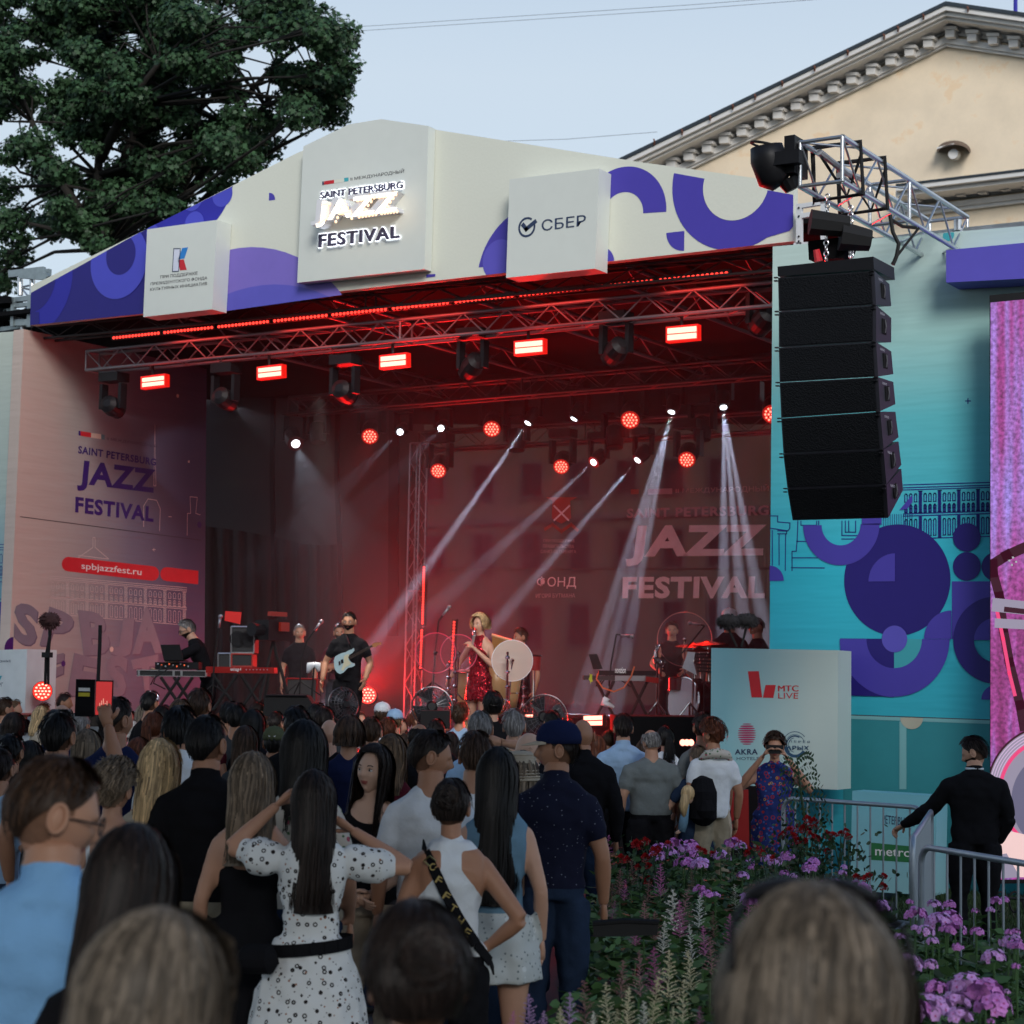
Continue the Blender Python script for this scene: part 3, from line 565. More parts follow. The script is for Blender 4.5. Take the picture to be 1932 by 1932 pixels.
# ================================================================ speaker arm
g0 = P(1509.7, 268.8, t=17.5)
a1 = truss('box_truss', 'silver box truss arm jutting out over the teal wall', g0, g0+Vector((0, 3.35, 0)), .40, alu, side=Vector((1, 0, 0)), bay=.42, r=.025)
strapm = blkm
for k in (.35, .95):
    rg = G()
    for q, w in (((-.03, 0), (.46, .02)),): pass
    rg.tube([(-.03, k, .04), (.43, k, .04), (.44, k+.05, -.43), (-.03, k+.05, -.44), (-.03, k, .04)], .022, 6); rg.tube([(.0, k+.1, 0), (.2, k+.25, -.38), (.4, k+.15, .02)], .018, 5)
    rg.build('sling', strapm, a1)
for k, (x, z) in enumerate(((.1, -.05), (.16, -.2))):
    G().tube([(x, .2+k*.3, z), (x+.05, .7+k*.3, z-.08), (x, 1.3, z)], .03, 7).build('cable_bundle', mat('silver_tape', (.4, .41, .43), .5), a1)
beam_y = P(1700, 452, Y=19.2)
t = thing('support_beam', 'silver beam along the top edge of the teal wall', 'beam', tuple(P(1560, 462, Y=19.25)))
own(t, slab([(1500, 474), (1500, 466), (1800, 431), (2100, 400), (2100, 408), (1800, 440)], 19.15, .12, alu, None, 'beam'))
for u, v in ((1807, 415), (1560, 455)): own(t, G().tube([P(u, v, Y=19.1), P(u, v+20, Y=19.1)], .04, 10).build('clamp', alu))
t = thing('bracket_frame', 'white bolted bracket at the right end of the fascia', 'bracket', tuple(P(1500, 462, Y=19.5)))
for px in ([(1502, 384), (1512, 384), (1512, 460), (1502, 460)], [(1512, 384), (1560, 376), (1560, 384), (1512, 392)], [(1512, 402), (1556, 396), (1556, 404), (1512, 411)], [(1497, 458), (1528, 456), (1528, 464), (1497, 466)], [(1548, 376), (1557, 376), (1557, 455), (1548, 456)]):
    own(t, slab(px, 19.45, .05, mat('white_metal', (.7, .71, .72), .4), None, 'plate'))
for u, v in ((1507, 392), (1507, 408), (1507, 446), (1507, 455), (1535, 384)): own(t, G().ell(P(u, v, Y=19.44), (.012, .01, .012), 6, 4).build('bolt', blk))
# hoists
t = thing('chain_hoist', 'black bagged chain hoist hanging between the truss arm and the speakers', 'hoist', tuple(P(1590, 470, t=17.6)))
def pz(x, y, tt=17.6): return P(x*.21876+1418.9, y*.21876+241.5, t=tt)
own(t, G().tube([pz(500, 810), pz(830, 850)], [.12, .10], 8).build('motor', blkm), G().tube([pz(760, 930), pz(1020, 970)], [.14, .10], 8).build('motor', blkm), slab([(1524, 455), (1608, 445), (1590, 487), (1526, 490)], 16.3, .2, clothb, None, 'bag'))
for x0, y0, y1 in ((640, 900, 1130), (855, 1030, 1120), (650, 590, 790), (850, 690, 840)):
    for k in range(6):
        q = pz(x0, y0+(y1-y0)*k/5); own(t, G().ring(q, .022, .007, Matrix.Rotation(math.pi/2, 3, 'X') @ Matrix.Rotation(k*1.57, 3, 'Y'), 10, 5).build('chain_link', alu))
own(t, G().tube([pz(555, 1050), pz(575, 1150)], [.03, .04], 8).build('red_cap', redp))
t = thing('power_cable', 'black cables looping from the truss arm down to the speakers', 'cable', tuple(pz(1200, 770)))
own(t, G().tube([pz(1190, 750), pz(1215, 900), pz(1265, 1000), pz(1245, 1110), pz(1215, 1180)], .02, 6).build('cable', rub), G().tube([pz(1440, 860), pz(1330, 1000), pz(1240, 1120), pz(1205, 1175)], .012, 6).build('cable', rub), G().tube([pz(1200, 790), pz(1300, 850), pz(1420, 860)], .016, 6).build('cable', rub))
# line array
pa = thing('line_array', 'tall black curved line array of seven loudspeakers hanging before the teal wall', 'speaker', tuple(P(1570, 985, t=17)))
Ls = [(1468, 524), (1469.5, 588), (1469.5, 656), (1471, 722), (1474, 789.5), (1478, 856.6), (1485.6, 922), (1495.4, 982.6)]
Rs = [(1649.6, 511), (1653, 575.6), (1653, 645), (1657, 711.4), (1661, 776.6), (1667, 848), (1672.5, 915), (1676, 978)]
Yb = [15.8, 15.8, 15.8, 15.82, 15.87, 15.95, 16.08, 16.25]
grille = bpy.data.materials.new('speaker_grille'); grille.use_nodes = True; _n = grille.node_tree.nodes; _l = grille.node_tree.links
_b = _n['Principled BSDF']; _b.inputs['Base Color'].default_value = (.009, .010, .012, 1); _b.inputs['Roughness'].default_value = .8; _b.inputs['Specular IOR Level'].default_value = .1
_t = _n.new('ShaderNodeTexCoord'); _v = _n.new('ShaderNodeTexVoronoi'); _v.inputs['Scale'].default_value = 70; _l.new(_t.outputs['Object'], _v.inputs['Vector']); _p = _n.new('ShaderNodeBump'); _p.inputs['Strength'].default_value = .8; _p.inputs['Distance'].default_value = .01; _l.new(_v.outputs['Distance'], _p.inputs['Height']); _l.new(_p.outputs[0], _b.inputs['Normal'])
own(pa, slab([(1467, 503), (1647.5, 484), (1649, 508), (1467.5, 521)], 15.78, .5, blk, None, 'fly_bar'))
side_m = mat('speaker_side', (.02, .02, .028), .5, var=.2)
for i in range(7):
    gp = .004
    a, b = P(*Ls[i], Y=Yb[i]), P(*Rs[i], Y=Yb[i]); c, d = P(*Rs[i+1], Y=Yb[i+1]), P(*Ls[i+1], Y=Yb[i+1])
    c = c+Vector((0, 0, gp)); d = d+Vector((0, 0, gp)); tilt = (Yb[i+1]-Yb[i])/max(.1, (a.z-d.z))
    def bk(p, s, inset): return p+Vector((inset, .36, s+.36*tilt))
    vs = [a, b, c, d, bk(a, -.05, .03), bk(b, -.05, -.0), bk(c, .05, -.0), bk(d, .05, .03)]
    cab = mesh('cabinet', vs, [(0, 1, 5, 4), (1, 2, 6, 5), (2, 3, 7, 6), (3, 0, 4, 7), (7, 6, 5, 4), (0, 3, 2, 1)], side_m); own(pa, cab)
    fr = [p+Vector((0, -.012, 0)) for p in (a+(b-a)*.02-Vector((0, 0, .012)), a+(b-a)*.965-Vector((0, 0, .012)), d+(c-d)*.965+Vector((0, 0, .012)), d+(c-d)*.02+Vector((0, 0, .012)))]
    mesh('grille', [cab.matrix_world.inverted() @ p if False else p-Vector((0, 0, 0)) for p in fr]+[p+Vector((0, .02, 0)) for p in fr], [(0, 1, 2, 3), (0, 4, 5, 1), (1, 5, 6, 2), (2, 6, 7, 3), (3, 7, 4, 0)], grille, cab)
    cen = (b+c+vs[5]+vs[6])/4; X = Vector((1, 0, 0)); th = math.atan(tilt)
    G().box(cen+Vector((.002, 0, 0)), (.012, .09, .13), M=Matrix.Rotation(th, 3, 'X')).build('handle', mat('handle_black', (.003, .003, .003), .9), cab)
    G().tube([cen+Vector((.014, 0, .055)), cen+Vector((.022, 0, 0)), cen+Vector((.014, 0, -.055))], .007, 6).build('grip', mat('grip_grey', (.08, .08, .09), .4), cab)
    tv, tf = text_geo('DUECHO', .01); q = b+(vs[5]-b)*.25+Vector((.004, 0, -.03))
    mesh('badge', [q+Vector((0, .10*x, .02*(y-1))) for x, y, _ in tv], tf, mat('badge_white', (.6, .6, .65), .5), cab)
    for dx in (0, 1):
        p = (a if dx == 0 else b+(a-b)*.02)
        for dz in (0, -.03): G().box(p+Vector((-.015 if dx == 0 else 0, -.01, dz)), (.03, .03, .01)).build('rigging_pin', blk, cab)
# ================================================================ left truss tower top
t = thing('truss_tower', 'silver tower top with an I-beam behind the left end of the fascia', 'truss', tuple(P(50, 620, Y=FY+.4)))
def zl(x, y): return (x*.1172, y*.1172+452.8)
galv = mat('galvanised', (.32, .37, .38), .45, .6, var=.3, scale=12)
for px, y in (([(130, 490), (690, 425), (690, 540), (135, 600)], .1), ([(300, 560), (740, 530), (780, 580), (700, 640), (300, 610)], .0), ([(700, 470), (785, 460), (780, 570), (705, 570)], .3), ([(180, 925), (480, 890), (480, 970), (220, 995)], .0), ([(215, 1020), (450, 1000), (450, 1065), (215, 1085)], .0), ([(175, 920), (220, 920), (210, 1390), (160, 1390)], -.02), ([(440, 880), (500, 880), (485, 1395), (425, 1395)], -.03), ([(200, 1280), (430, 1270), (430, 1370), (200, 1380)], .0), ([(0, 1400), (430, 1350), (430, 1400), (0, 1470)], .1), ([(60, 1120), (170, 1090), (170, 1150), (60, 1170)], .2), ([(50, 1130), (90, 1110), (170, 1260), (150, 1320)], .2)):
    own(t, slab([zl(*a) for a in px], FY+.3+y, .06, galv, None, 'plate'))
for x, y0, y1, r in ((325, 600, 890, .04), (520, 590, 900, .04), (295, 1120, 1270, .03), (275, 1460, 1520, .02), (365, 1290, 1480, .04)): own(t, G().tube([P(*zl(x, y0), Y=FY+.4), P(*zl(x, y1), Y=FY+.4)], r, 10).build('post', alu))
for a, b in (((330, 760), (490, 730)), ((340, 770), (490, 800)), ((340, 770), (440, 890)), ((300, 1190), (430, 1090)), ((310, 1200), (420, 1330)), ((380, 1225), (440, 1225)), ((120, 945), (180, 945))): own(t, G().tube([P(*zl(*a), Y=FY+.42), P(*zl(*b), Y=FY+.42)], .014, 6).build('brace', alu))
own(t, slab([zl(-200, 900), zl(120, 900), zl(130, 1010), zl(-200, 1040)], FY+.2, .3, clothb, None, 'black_bag'), slab([zl(-200, 1040), zl(60, 1040), zl(50, 1400), zl(-200, 1400)], FY+.5, .2, clothb, None, 'black_bag'))
# ================================================================ building behind
HY = 58.
def plaster(name, c1, c2):
    m = bpy.data.materials.new(name); m.use_nodes = True; n = m.node_tree.nodes; l = m.node_tree.links; b = n['Principled BSDF']; b.inputs['Roughness'].default_value = .85
    tc = n.new('ShaderNodeTexCoord'); no = n.new('ShaderNodeTexNoise'); no.inputs['Scale'].default_value = .5; no.inputs['Detail'].default_value = 7; no.inputs['Roughness'].default_value = .65
    l.new(tc.outputs['Object'], no.inputs['Vector']); cr = n.new('ShaderNodeValToRGB'); e = cr.color_ramp.elements; e[0].position = .565; e[0].color = (*c1, 1); e[1].position = .60; e[1].color = (*c2, 1)
    x = e.new(.35); x.color = (*[k*.88 for k in c1], 1); l.new(no.outputs['Fac'], cr.inputs[0]); l.new(cr.outputs[0], b.inputs['Base Color']); return m
pl = plaster('peach_plaster', (.92, .76, .56), (.90, .68, .45)); stone = mat('white_stucco', (.74, .72, .69), .8, var=.15, scale=1.2, bump=.2); roofd = mat('dark_roofing', (.03, .04, .05), .5, var=.3)
bd = thing('pediment_house', 'peach classical building with a white bracketed pediment behind the stage', 'building', (-18, HY, 0))
A_ = (1784, 3)
def off(pts, d): return [(u, v+d) for u, v in pts]
rl = [(780, 486), A_, (2150, 56)]
own(bd, slab([(780, 510), (1784, 40), (2150, 90), (2150, 1330), (780, 1330)], HY, .5, pl, None, 'wall'))
def band(d0, d1, Y, dep, m, name, base=rl, xo=0): own(bd, slab(off(base, d0)+[(u, v) for u, v in reversed(off(base, d1))], Y, dep, m, None, name))
def band2(d0, d1, Y, dep, m, name):   # same, split per rake so each slab is convex
    for s in (rl[:2], rl[1:]): own(bd, slab(off(s, d0)+list(reversed(off(s, d1))), Y, dep, m, None, name))
band2(-1, 6, HY-1.3, 5, roofd, 'roof'); band2(5.5, 16, HY-1.25, 1.2, stone, 'cornice'); band2(15, 26, HY-1.1, 1.05, stone, 'cornice'); band2(25, 34, HY-.95, .9, stone, 'cornice')
band2(33, 60, HY-.12, .13, stone, 'frieze'); band2(66, 78, HY-.22, .24, stone, 'moulding'); band2(77, 84, HY-.14, .15, stone, 'moulding')
def zb(x, y): return (x*.41408+1132, y*.41408)
for x, y in [(1565, 115), (1465, 160), (1380, 200), (1293, 240), (1205, 285), (1115, 325), (1030, 365), (945, 405), (862, 445), (780, 485), (697, 525), (615, 563), (535, 598), (457, 638), (373, 675), (293, 712), (1665, 132), (1760, 146), (1855, 160), (1950, 174)]:
    k = 1.15; o = slab([zb(x, y+3), zb(x+58, y+3), zb(x+58, y+16), zb(x, y+18)], HY-.55, .5, stone, None, 'bracket_cap'); own(bd, o)
    own(bd, slab([zb(x+6, y+16), zb(x+50, y+15), zb(x+48, y+52), zb(x+8, y+55)], HY-.48, .4, stone, None, 'bracket'))
el = [(1690, 349), (2150, 294)]
def bande(d0, d1, Y, dep, m, name): own(bd, slab(off(el, d0)+list(reversed(off(el, d1))), Y, dep, m, None, name))
bande(-2, 1.5, HY-1.3, 1.35, roofd, 'flashing'); bande(2, 11, HY-1.25, 1.2, stone, 'cornice'); bande(10.5, 22, HY-1.05, 1., stone, 'cornice'); bande(21, 40, HY-.12, .13, stone, 'frieze'); bande(44, 54, HY-.22, .24, stone, 'moulding'); bande(53, 62, HY-.14, .15, stone, 'moulding')
for x, y in [(1408, 872), (1510, 858), (1612, 847), (1712, 836), (1815, 822), (1912, 811)]:
    own(bd, slab([zb(x, y), zb(x+58, y-5), zb(x+58, y+8), zb(x, y+14)], HY-.55, .5, stone, None, 'bracket_cap'), slab([zb(x+6, y+12), zb(x+50, y+8), zb(x+48, y+42), zb(x+8, y+46)], HY-.48, .4, stone, None, 'bracket'))
rust = mat('rusty_iron', (.16, .06, .035), .8)
for x, y in [(245, 645), (372, 600), (500, 535), (603, 485), (705, 440), (828, 378), (976, 310), (1127, 238), (1292, 165), (1356, 130), (1472, 75), (1674, 40)]:
    u, v = zb(x, y); own(bd, G().tube([P(u, v-4, Y=HY-1.32), P(u+1.5, v, Y=HY-1.4), P(u+.5, v+6, Y=HY-1.32)], .03, 5).build('iron_hook', rust))
# canopy lamp on the gable
cp = G(); o0 = P(*zb(1612, 700), Y=HY)
for i in range(13):
    a = math.pi*i/12
    cp.v += [tuple(P(*zb(1612-78*math.cos(a), 690-50*math.sin(a)), Y=HY-.02)), tuple(P(*zb(1612-70*math.cos(a), 695-36*math.sin(a)), Y=HY-.7))]
cp.f = [(2*i, 2*i+2, 2*i+3, 2*i+1) for i in range(12)]; cp.mi = [0]*12
own(bd, cp.build('canopy', mat('brown_metal', (.12, .08, .06), .6)), slab([zb(1534, 672), zb(1612, 652), zb(1612, 658), zb(1536, 678)], HY-.6, .05, stone, None, 'canopy_rim'), G().lathe(P(*zb(1621, 710), Y=HY-.2), [(.16, 0), (.16, .25)], 12, Matrix.Rotation(math.pi/2, 3, 'X')).build('vent', stone))
def window(cu, cv, w, h, par, Y, panes=(2, 3)):
    fr = slab([(cu-w/2-5, cv-h/2-5), (cu+w/2+5, cv-h/2-7), (cu+w/2+5, cv+h/2+4), (cu-w/2-5, cv+h/2+6)], Y-.10, .12, mat('window_white', (.55, .53, .5), .7), None, 'window'); own(par, fr)
    gl = glassm('dark_glass', (.02, .025, .03), 1, .12)
    for i in range(panes[0]):
        for j in range(panes[1]):
            x0 = cu-w/2+w*i/panes[0]+.8; x1 = cu-w/2+w*(i+1)/panes[0]-.8; y0 = cv-h/2+h*j/panes[1]+.8; y1 = cv-h/2+h*(j+1)/panes[1]-.8
            p = slab([(x0, y0), (x1, y0), (x1, y1), (x0, y1)], Y-.115, .02, gl, None, 'pane'); p.parent = fr; p.matrix_parent_inverse = (fr.matrix_parent_inverse).inverted() @ fr.matrix_parent_inverse
            for vv in p.data.vertices: pass
for cv, h in ((915, 62), (1050, 70), (1190, 75)):
    for cu in (820, 912, 1003, 1093, 1182, 1270, 1356): window(cu, cv-(cu-700)*.03, 36, h, bd, HY)
own(bd, slab([(780, 984), (1500, 950), (1500, 962), (780, 996)], HY-.15, .16, stone, None, 'string_course'))
wg = thing('wing_house', 'lower wing of the peach building seen through the open back of the stage', 'building', tuple(P(560, 1300, Y=HY+1)))
own(wg, slab([(300, 810), (792, 782), (792, 1330), (300, 1330)], HY+.5, .5, pl, None, 'wall'), slab([(290, 795), (800, 766), (800, 775), (290, 806)], HY-.5, 1., stone, None, 'cornice'), slab([(290, 806), (800, 776), (800, 786), (290, 818)], HY-.1, .6, stone, None, 'cornice'), slab([(300, 770), (700, 745), (800, 742), (800, 766), (290, 795)], HY+.3, 6, mat('grey_roofing', (.16, .17, .22), .4, .3), None, 'roof'))
own(wg, slab([(300, 1003), (792, 976), (792, 989), (300, 1016)], HY+.35, .15, stone, None, 'string_course'))
for i in range(9): own(wg, slab([(585+i*22, 806-i*1.5), (597+i*22, 805-i*1.5), (596+i*22, 818-i*1.5), (586+i*22, 819-i*1.5)], HY-.0, .5, stone, None, 'bracket'))
for cu, cv, h in ((604, 924, 62), (713, 920, 64), (706, 1055, 72), (604, 1060, 72), (490, 930, 62), (706, 1190, 72)): window(cu, cv, 36 if cu > 700 else 34, h, wg, HY+.5)
wm = mat('wire', (.12, .14, .18), .5)
for lab, a, b in (('upper thin wire crossing the sky over the stage', (560, 58), (2050, -48)), ('thin wire just under the top one, crossing the sky', (560, 66), (2050, -40)), ('lowest thin wire, meeting the white pediment at its left', (900, 268), (1240, 249))):
    t = thing('sky_wire', lab, 'wire', tuple(P(*a, Y=46)), group=None); own(t, G().tube([P(*a, Y=46), P((a[0]+b[0])/2, (a[1]+b[1])/2+4, Y=46), P(*b, Y=46)], .007, 4).build('strand', wm))
t = thing('roof_antenna', 'thin blue pole on the roof at the top right corner', 'antenna', tuple(P(1916, 22, Y=HY))); own(t, G().tube([P(1916, 24, Y=HY), P(1916, -60, Y=HY)], .07, 6).build('pole', blue1))
# ================================================================ stage lamps
ledr = glow('led_red', (1., .045, .03), 2.6); ledw = glow('led_hot', (1., .16, .11), 4.); ledhot = glow('led_red_white', (1., .30, .22), 3.6); lens = glow('lens_white', (.88, .93, 1.), 6.); redh = mat('housing_dark', (.02, .012, .012), .5)
def lamp(kind, name, loc, color, energy, parent=None, **k):
    d = bpy.data.lights.new(name, kind); d.color = color; d.energy = energy
    for a, b in k.items():
        if a not in ('to',): setattr(d, a, b)
    o = bpy.data.objects.new(name, d); COL.objects.link(o); o.location = loc
    if 'to' in k: o.rotation_euler = (Vector(k['to'])-Vector(loc)).to_track_quat('-Z', 'Y').to_euler()
    if parent is not None: _adopt(o, parent)
    return o
# light strips over the truss
strips = [(212, 302), (308, 403), (410, 508), (515, 619), (625, 731), (739, 848), (857, 970), (979, 1098), (1107, 1233), (1242, 1375)]
SG = 'red light strips above the front truss'
ORD = ['leftmost', 'second from left', 'third from left', 'fourth from left', 'fifth from left', 'fifth from right', 'fourth from right', 'third from right', 'second from right', 'rightmost']
def ev(u): return 638-(u-210)*.1056
for i, (u0, u1) in enumerate(strips):
    a = P(u0, ev(u0), Y=20.05); b = P(u1, ev(u1), Y=20.05)
    t = thing('light_strip', ORD[i]+' red LED light strip hanging over the front truss', 'light strip', tuple(a), group=SG)
    own(t, slab([(u0-2, ev(u0)-7), (u1+2, ev(u1)-8), (u1+2, ev(u1)+3), (u0-2, ev(u0)+4)], 20.06, .06, redh, None, 'housing'))
    n = 15; me = None
    for k in range(n):
        p = a+(b-a)*((k+.5)/n)
        if me is None:
            g = G().lathe((0, 0, 0), [(.021, 0), (.017, .012), (.006, .016)], 10, Matrix.Rotation(math.pi/2, 3, 'X')); lo = g.build('led', ledr); me = lo.data; lo.location = p-Vector(t.location); lo.parent = t
        else:
            lo = bpy.data.objects.new('led', me); link(lo, t); lo.location = p-Vector(t.location)
    if i % 2: lamp('AREA', 'strip_lamp', (a+b)/2+Vector((0, .1, -.1)), (1, .05, .03), 3, t, shape='RECTANGLE', size=1.0, size_y=.1, to=(a+b)/2+Vector((0, 3, -2)))
# strobes
for i, (u, v, w) in enumerate([(288, 720, 20), (508, 702, 21), (741, 681, 23), (997, 655, 25), (1286, 629, 27)]):
    c = P(u, v, Y=20.25); t = thing('strobe_light', ['leftmost', 'second from left', 'middle', 'second from right', 'rightmost'][i]+' of the red strobe blocks under the front truss', 'stage light', tuple(c), group='red strobe blocks under the front truss')
    h = w*.42; sl_ = -.1
    own(t, slab([(u-w-3, v-h-4+3), (u+w+3, v-h-4-3), (u+w+3, v+h+3-3), (u-w-3, v+h+3+3)], 20.27, .1, glow('strobe_halo_glow', (.8, .01, .005), .9), None, 'housing'))  # housing itself glows to stand in for the red bloom around the panels
    for k in (0, 1):
        y0 = v-h+k*(h+1); y1 = y0+h-1.5
        own(t, slab([(u-w, y0+2), (u+w, y0-2.5), (u+w, y1-2.5), (u-w, y1+2)], 20.25, .015, ledhot, None, 'light_panel'))
    own(t, G().tube([P(u, v-h, Y=20.4), P(u, v-h-26, Y=20.4)], .02, 6).build('hanger', blk))
    lamp('POINT', 'strobe_lamp', tuple(c+Vector((0, -.16, 0))), (1, .02, .015), 3.5, t, shadow_soft_size=.12)
    lamp('POINT', 'strobe_spill', tuple(c+Vector((0, .18, -.3))), (1, .02, .015), .7, t, shadow_soft_size=.1)
def moving_head(name, label, c, aim, s=1., on=True, ledface=None, group=None, gobo=1, energy=0, cone=3., col=(.82, .88, 1.)):
    """yoke light: base, two-armed yoke, head with lens facing `aim`"""
    c = Vector(c); aim = Vector(aim); d = (aim-c).normalized(); t = thing(name, label, 'stage light', tuple(c), group=group); M = d.to_track_quat('Z', 'Y').to_matrix()
    top = c-d*.16*s+Vector((0, 0, .34*s))
    side = Vector((1, 0, 0)); hc = c-d*.17*s
    own(t, G().box(top+Vector((0, 0, .06*s)), (.34*s, .24*s, .12*s)).build('base', blk))
    for k in (-1, 1): own(t, G().box(hc+side*k*.17*s+Vector((0, 0, .14*s)), (.05*s, .12*s, .34*s)).build('yoke_arm', blk))
    own(t, G().lathe(c, [(.055*s, -.34*s), (.12*s, -.30*s), (.135*s, -.16*s), (.11*s, -.02*s), (.115*s, 0)], 16, M).build('head', blk))
    if ledface:
        own(t, G().lathe(c, [(.112*s, .002), (.112*s, .012), (.10*s, .014)], 20, M).build('lens_rim', glow('rim_red', (.5, .01, .005), .8)))
        for r, n in ((0, 1), (.038, 6), (.076, 12)):
            for k in range(n):
                q = c+M @ Vector((r*s*math.cos(2*math.pi*k/n), r*s*math.sin(2*math.pi*k/n), .018)); own(t, G().ell(q, (.013*s, .013*s, .013*s), 8, 4).build('led', ledface))
    elif on:
        own(t, G().lathe(c, [(.06*s, .0), (.06*s, .012), (.04*s, .02)], 16, M).build('lens', lens))
    if energy:
        for k in range(gobo):
            dd = d
            if gobo > 1:
                w = d.cross(Vector((0, 0, 1))).normalized(); dd = (d+w*(k-(gobo-1)/2)*math.tan(math.radians(cone*1.2))).normalized()
            lamp('SPOT', 'spot_beam', tuple(c+d*.03), col, energy/gobo, t, spot_size=math.radians(cone*(2 if gobo == 1 else 1.1)), spot_blend=.55, shadow_soft_size=.02, to=c+dd)
    return t
FG = 'moving head lights hanging under the front truss'
for lab, u, v, au, av, e in (('moving head light at the left end of the front truss, lamp lit', 223, 775, 330, 850, 60), ('moving head light between the two left strobes, lamp lit', 437, 762, 560, 850, 200), ('moving head light between the second and middle strobes', 660, 748, 760, 830, 90)):
    moving_head('moving_head', lab, P(u, v, Y=20.6), P(au, av, Y=22.4), 1.05, energy=e, cone=16, group=FG)
for lab, u, v in (('unlit moving head between the middle strobe and the second from right', 880, 695), ('unlit moving head left of the rightmost strobe', 1150, 668), ('unlit moving head at the right end of the front truss', 1428, 610)):
    moving_head('moving_head', lab, P(u, v+10, Y=20.6), P(u-40, v+60, Y=20.9), 1.05, on=False, group=FG)
BG = 'white beam lights on the rear truss'
BE = 330000
for lab, u, v, eu, evv, e, c_ in (('first white beam light from the left, on the rear truss', 755, 815, 640, 925, .13, 1.6), ('second white beam light from the left, beside the truss tower', 832, 808, 740, 900, .10, 1.6), ('third white beam light, right of the second red round lamp', 996, 798, 855, 1000, 1., 2.6), ('fourth white beam light, above the small red lamp', 1083, 790, 905, 1090, 1.3, 3.), ('fifth white beam light, the low one left of the highest red lamp', 1120, 872, 1040, 945, .5, 2.), ('sixth white beam light, the low one below the highest red lamp', 1203, 868, 1080, 1010, .7, 2.2), ('seventh white beam light, second from the right', 1267, 777, 1195, 1060, 1.2, 3.2), ('rightmost white beam light, over the festival lettering', 1365, 768, 1392, 1060, 1.3, 3.6)):
    moving_head('beam_light', lab, P(u, v, Y=26.2), P(eu, evv, Y=25.3 if u > 900 else 23.2), .85, energy=BE*e, cone=c_, gobo=3, group=BG, col=(.72, .78, 1.))
moving_head('beam_light', 'big starry white spotlight left of the red round lamps, shining down', P(558, 837, Y=26.2), P(600, 960, Y=25.0), 1.2, energy=2000, cone=13, col=(.75, .86, 1.))
for lab, u, v, au, av, s in (('large red round lamp left of the truss tower', 698, 823, 610, 850, 1.25), ('red round lamp low beside the truss tower', 827, 888, 780, 960, 1.15), ('large red round lamp above the singer', 928, 809, 850, 840, 1.25), ('small red round lamp in the middle, between two beams', 1059, 880, 1020, 930, 1.1), ('highest red round lamp', 1189, 792, 1110, 840, 1.3), ('low red round lamp above the pale lettering', 1296, 867, 1250, 930, 1.15), ('red round lamp half hidden by the teal wall edge', 1457, 781, 1420, 820, 1.3)):
    c = P(u, v, Y=26.0); moving_head('wash_light', lab, c, c+((CAMP-c).normalized()*1.6+Vector((-.15, -.1, -.75))), s, ledface=ledw, group='red round wash lights', energy=420, cone=17, col=(1, .02, .015))
for i, (lab, u, v) in enumerate((('unlit lamp hanging left of the third white beam', 975, 850), ('unlit lamp hanging right of the middle red lamp', 1160, 845), ('unlit lamp left of the rightmost beam', 1325, 830), ('unlit lamp right of the large spotlight', 600, 835))):
    moving_head('moving_head', lab, P(u, v, Y=26.3), P(u, v+200, Y=26.0), 1.1, on=False)
# vertical strips, floor lamps
for lab, u0, v0, u1, v1, n, Y in (('tall upright red LED strip left of the singer', 800, 1068, 797, 1178, 22, 25.2), ('lower upright red LED strip, directly under the tall one', 796, 1187, 793, 1262, 15, 25.2), ('short upright red LED strip just left of the singer', 857, 1171, 852, 1263, 16, 24.6), ('short red LED strip low behind the singer', 851, 1312, 849, 1350, 7, 24.6)):
    a = P(u0, v0, Y=Y); b = P(u1, v1, Y=Y); t = thing('led_tube', lab, 'light strip', tuple(b)); own(t, slab([(u0-4, v0-3), (u0+4, v0-3), (u1+4, v1+3), (u1-4, v1+3)], Y+.02, .05, redh, None, 'housing'))
    for k in range(n): own(t, G().ell(a+(b-a)*((k+.5)/n), (.021, .014, .018), 8, 4).build('led', ledr))
    lamp('AREA', 'strip_lamp', tuple((a+b)/2+Vector((0, -.05, 0))), (1, .02, .02), 12, t, shape='RECTANGLE', size=.08, size_y=(a-b).length, to=(a+b)/2+Vector((.3, -1, 0)))
def par(lab, c, R, aim, e, m=ledhot):
    c = Vector(c); d = (Vector(aim)-c).normalized(); M = d.to_track_quat('Z', 'Y').to_matrix(); t = thing('floor_lamp', lab, 'stage light', tuple(c))
    own(t, G().lathe(c, [(R*.7, -.25), (R*1.02, -.18), (R*1.06, 0)], 20, M).build('housing', blk), G().lathe(c, [(R, .0), (R, .01)], 20, M).build('lens_plate', glow('plate_red', (.9, .02, .01), 1.5)))
    for r, n in ((0, 1), (.36, 6), (.72, 12)):
        for k in range(n): q = c+M @ Vector((r*R*math.cos(2*math.pi*k/n), r*R*math.sin(2*math.pi*k/n), .015)); own(t, G().ell(q, (R*.13, R*.13, R*.1), 8, 4).build('led', m))
    lamp('SPOT', 'par_lamp', tuple(c+d*.04), (1, .02, .015), e, t, spot_size=math.radians(90), spot_blend=.8, shadow_soft_size=R, to=aim)
    return t
c = P(80, 1304, Y=18.9); par('glowing red LED lamp at the far left in front of the sponsor box', c, .125, CAMP, 25)
c = P(694, 1312, Y=24.2); par('red LED lamp on the stage floor right behind the guitarist', c, .13, c+Vector((.6, -1, .15)), 300)
c = P(690, 1318, Y=25.6); lamp('SPOT', 'floor_glow', tuple(c+Vector((0, 0, .1))), (1, .010, .010), 4200, None, spot_size=math.radians(84), spot_blend=.9, shadow_soft_size=.15, to=c+Vector((.9, -.5, .75))); lamp('POINT', 'floor_glow', tuple(c+Vector((.2, 0, .15))), (1, .010, .010), 170, None, shadow_soft_size=.15)
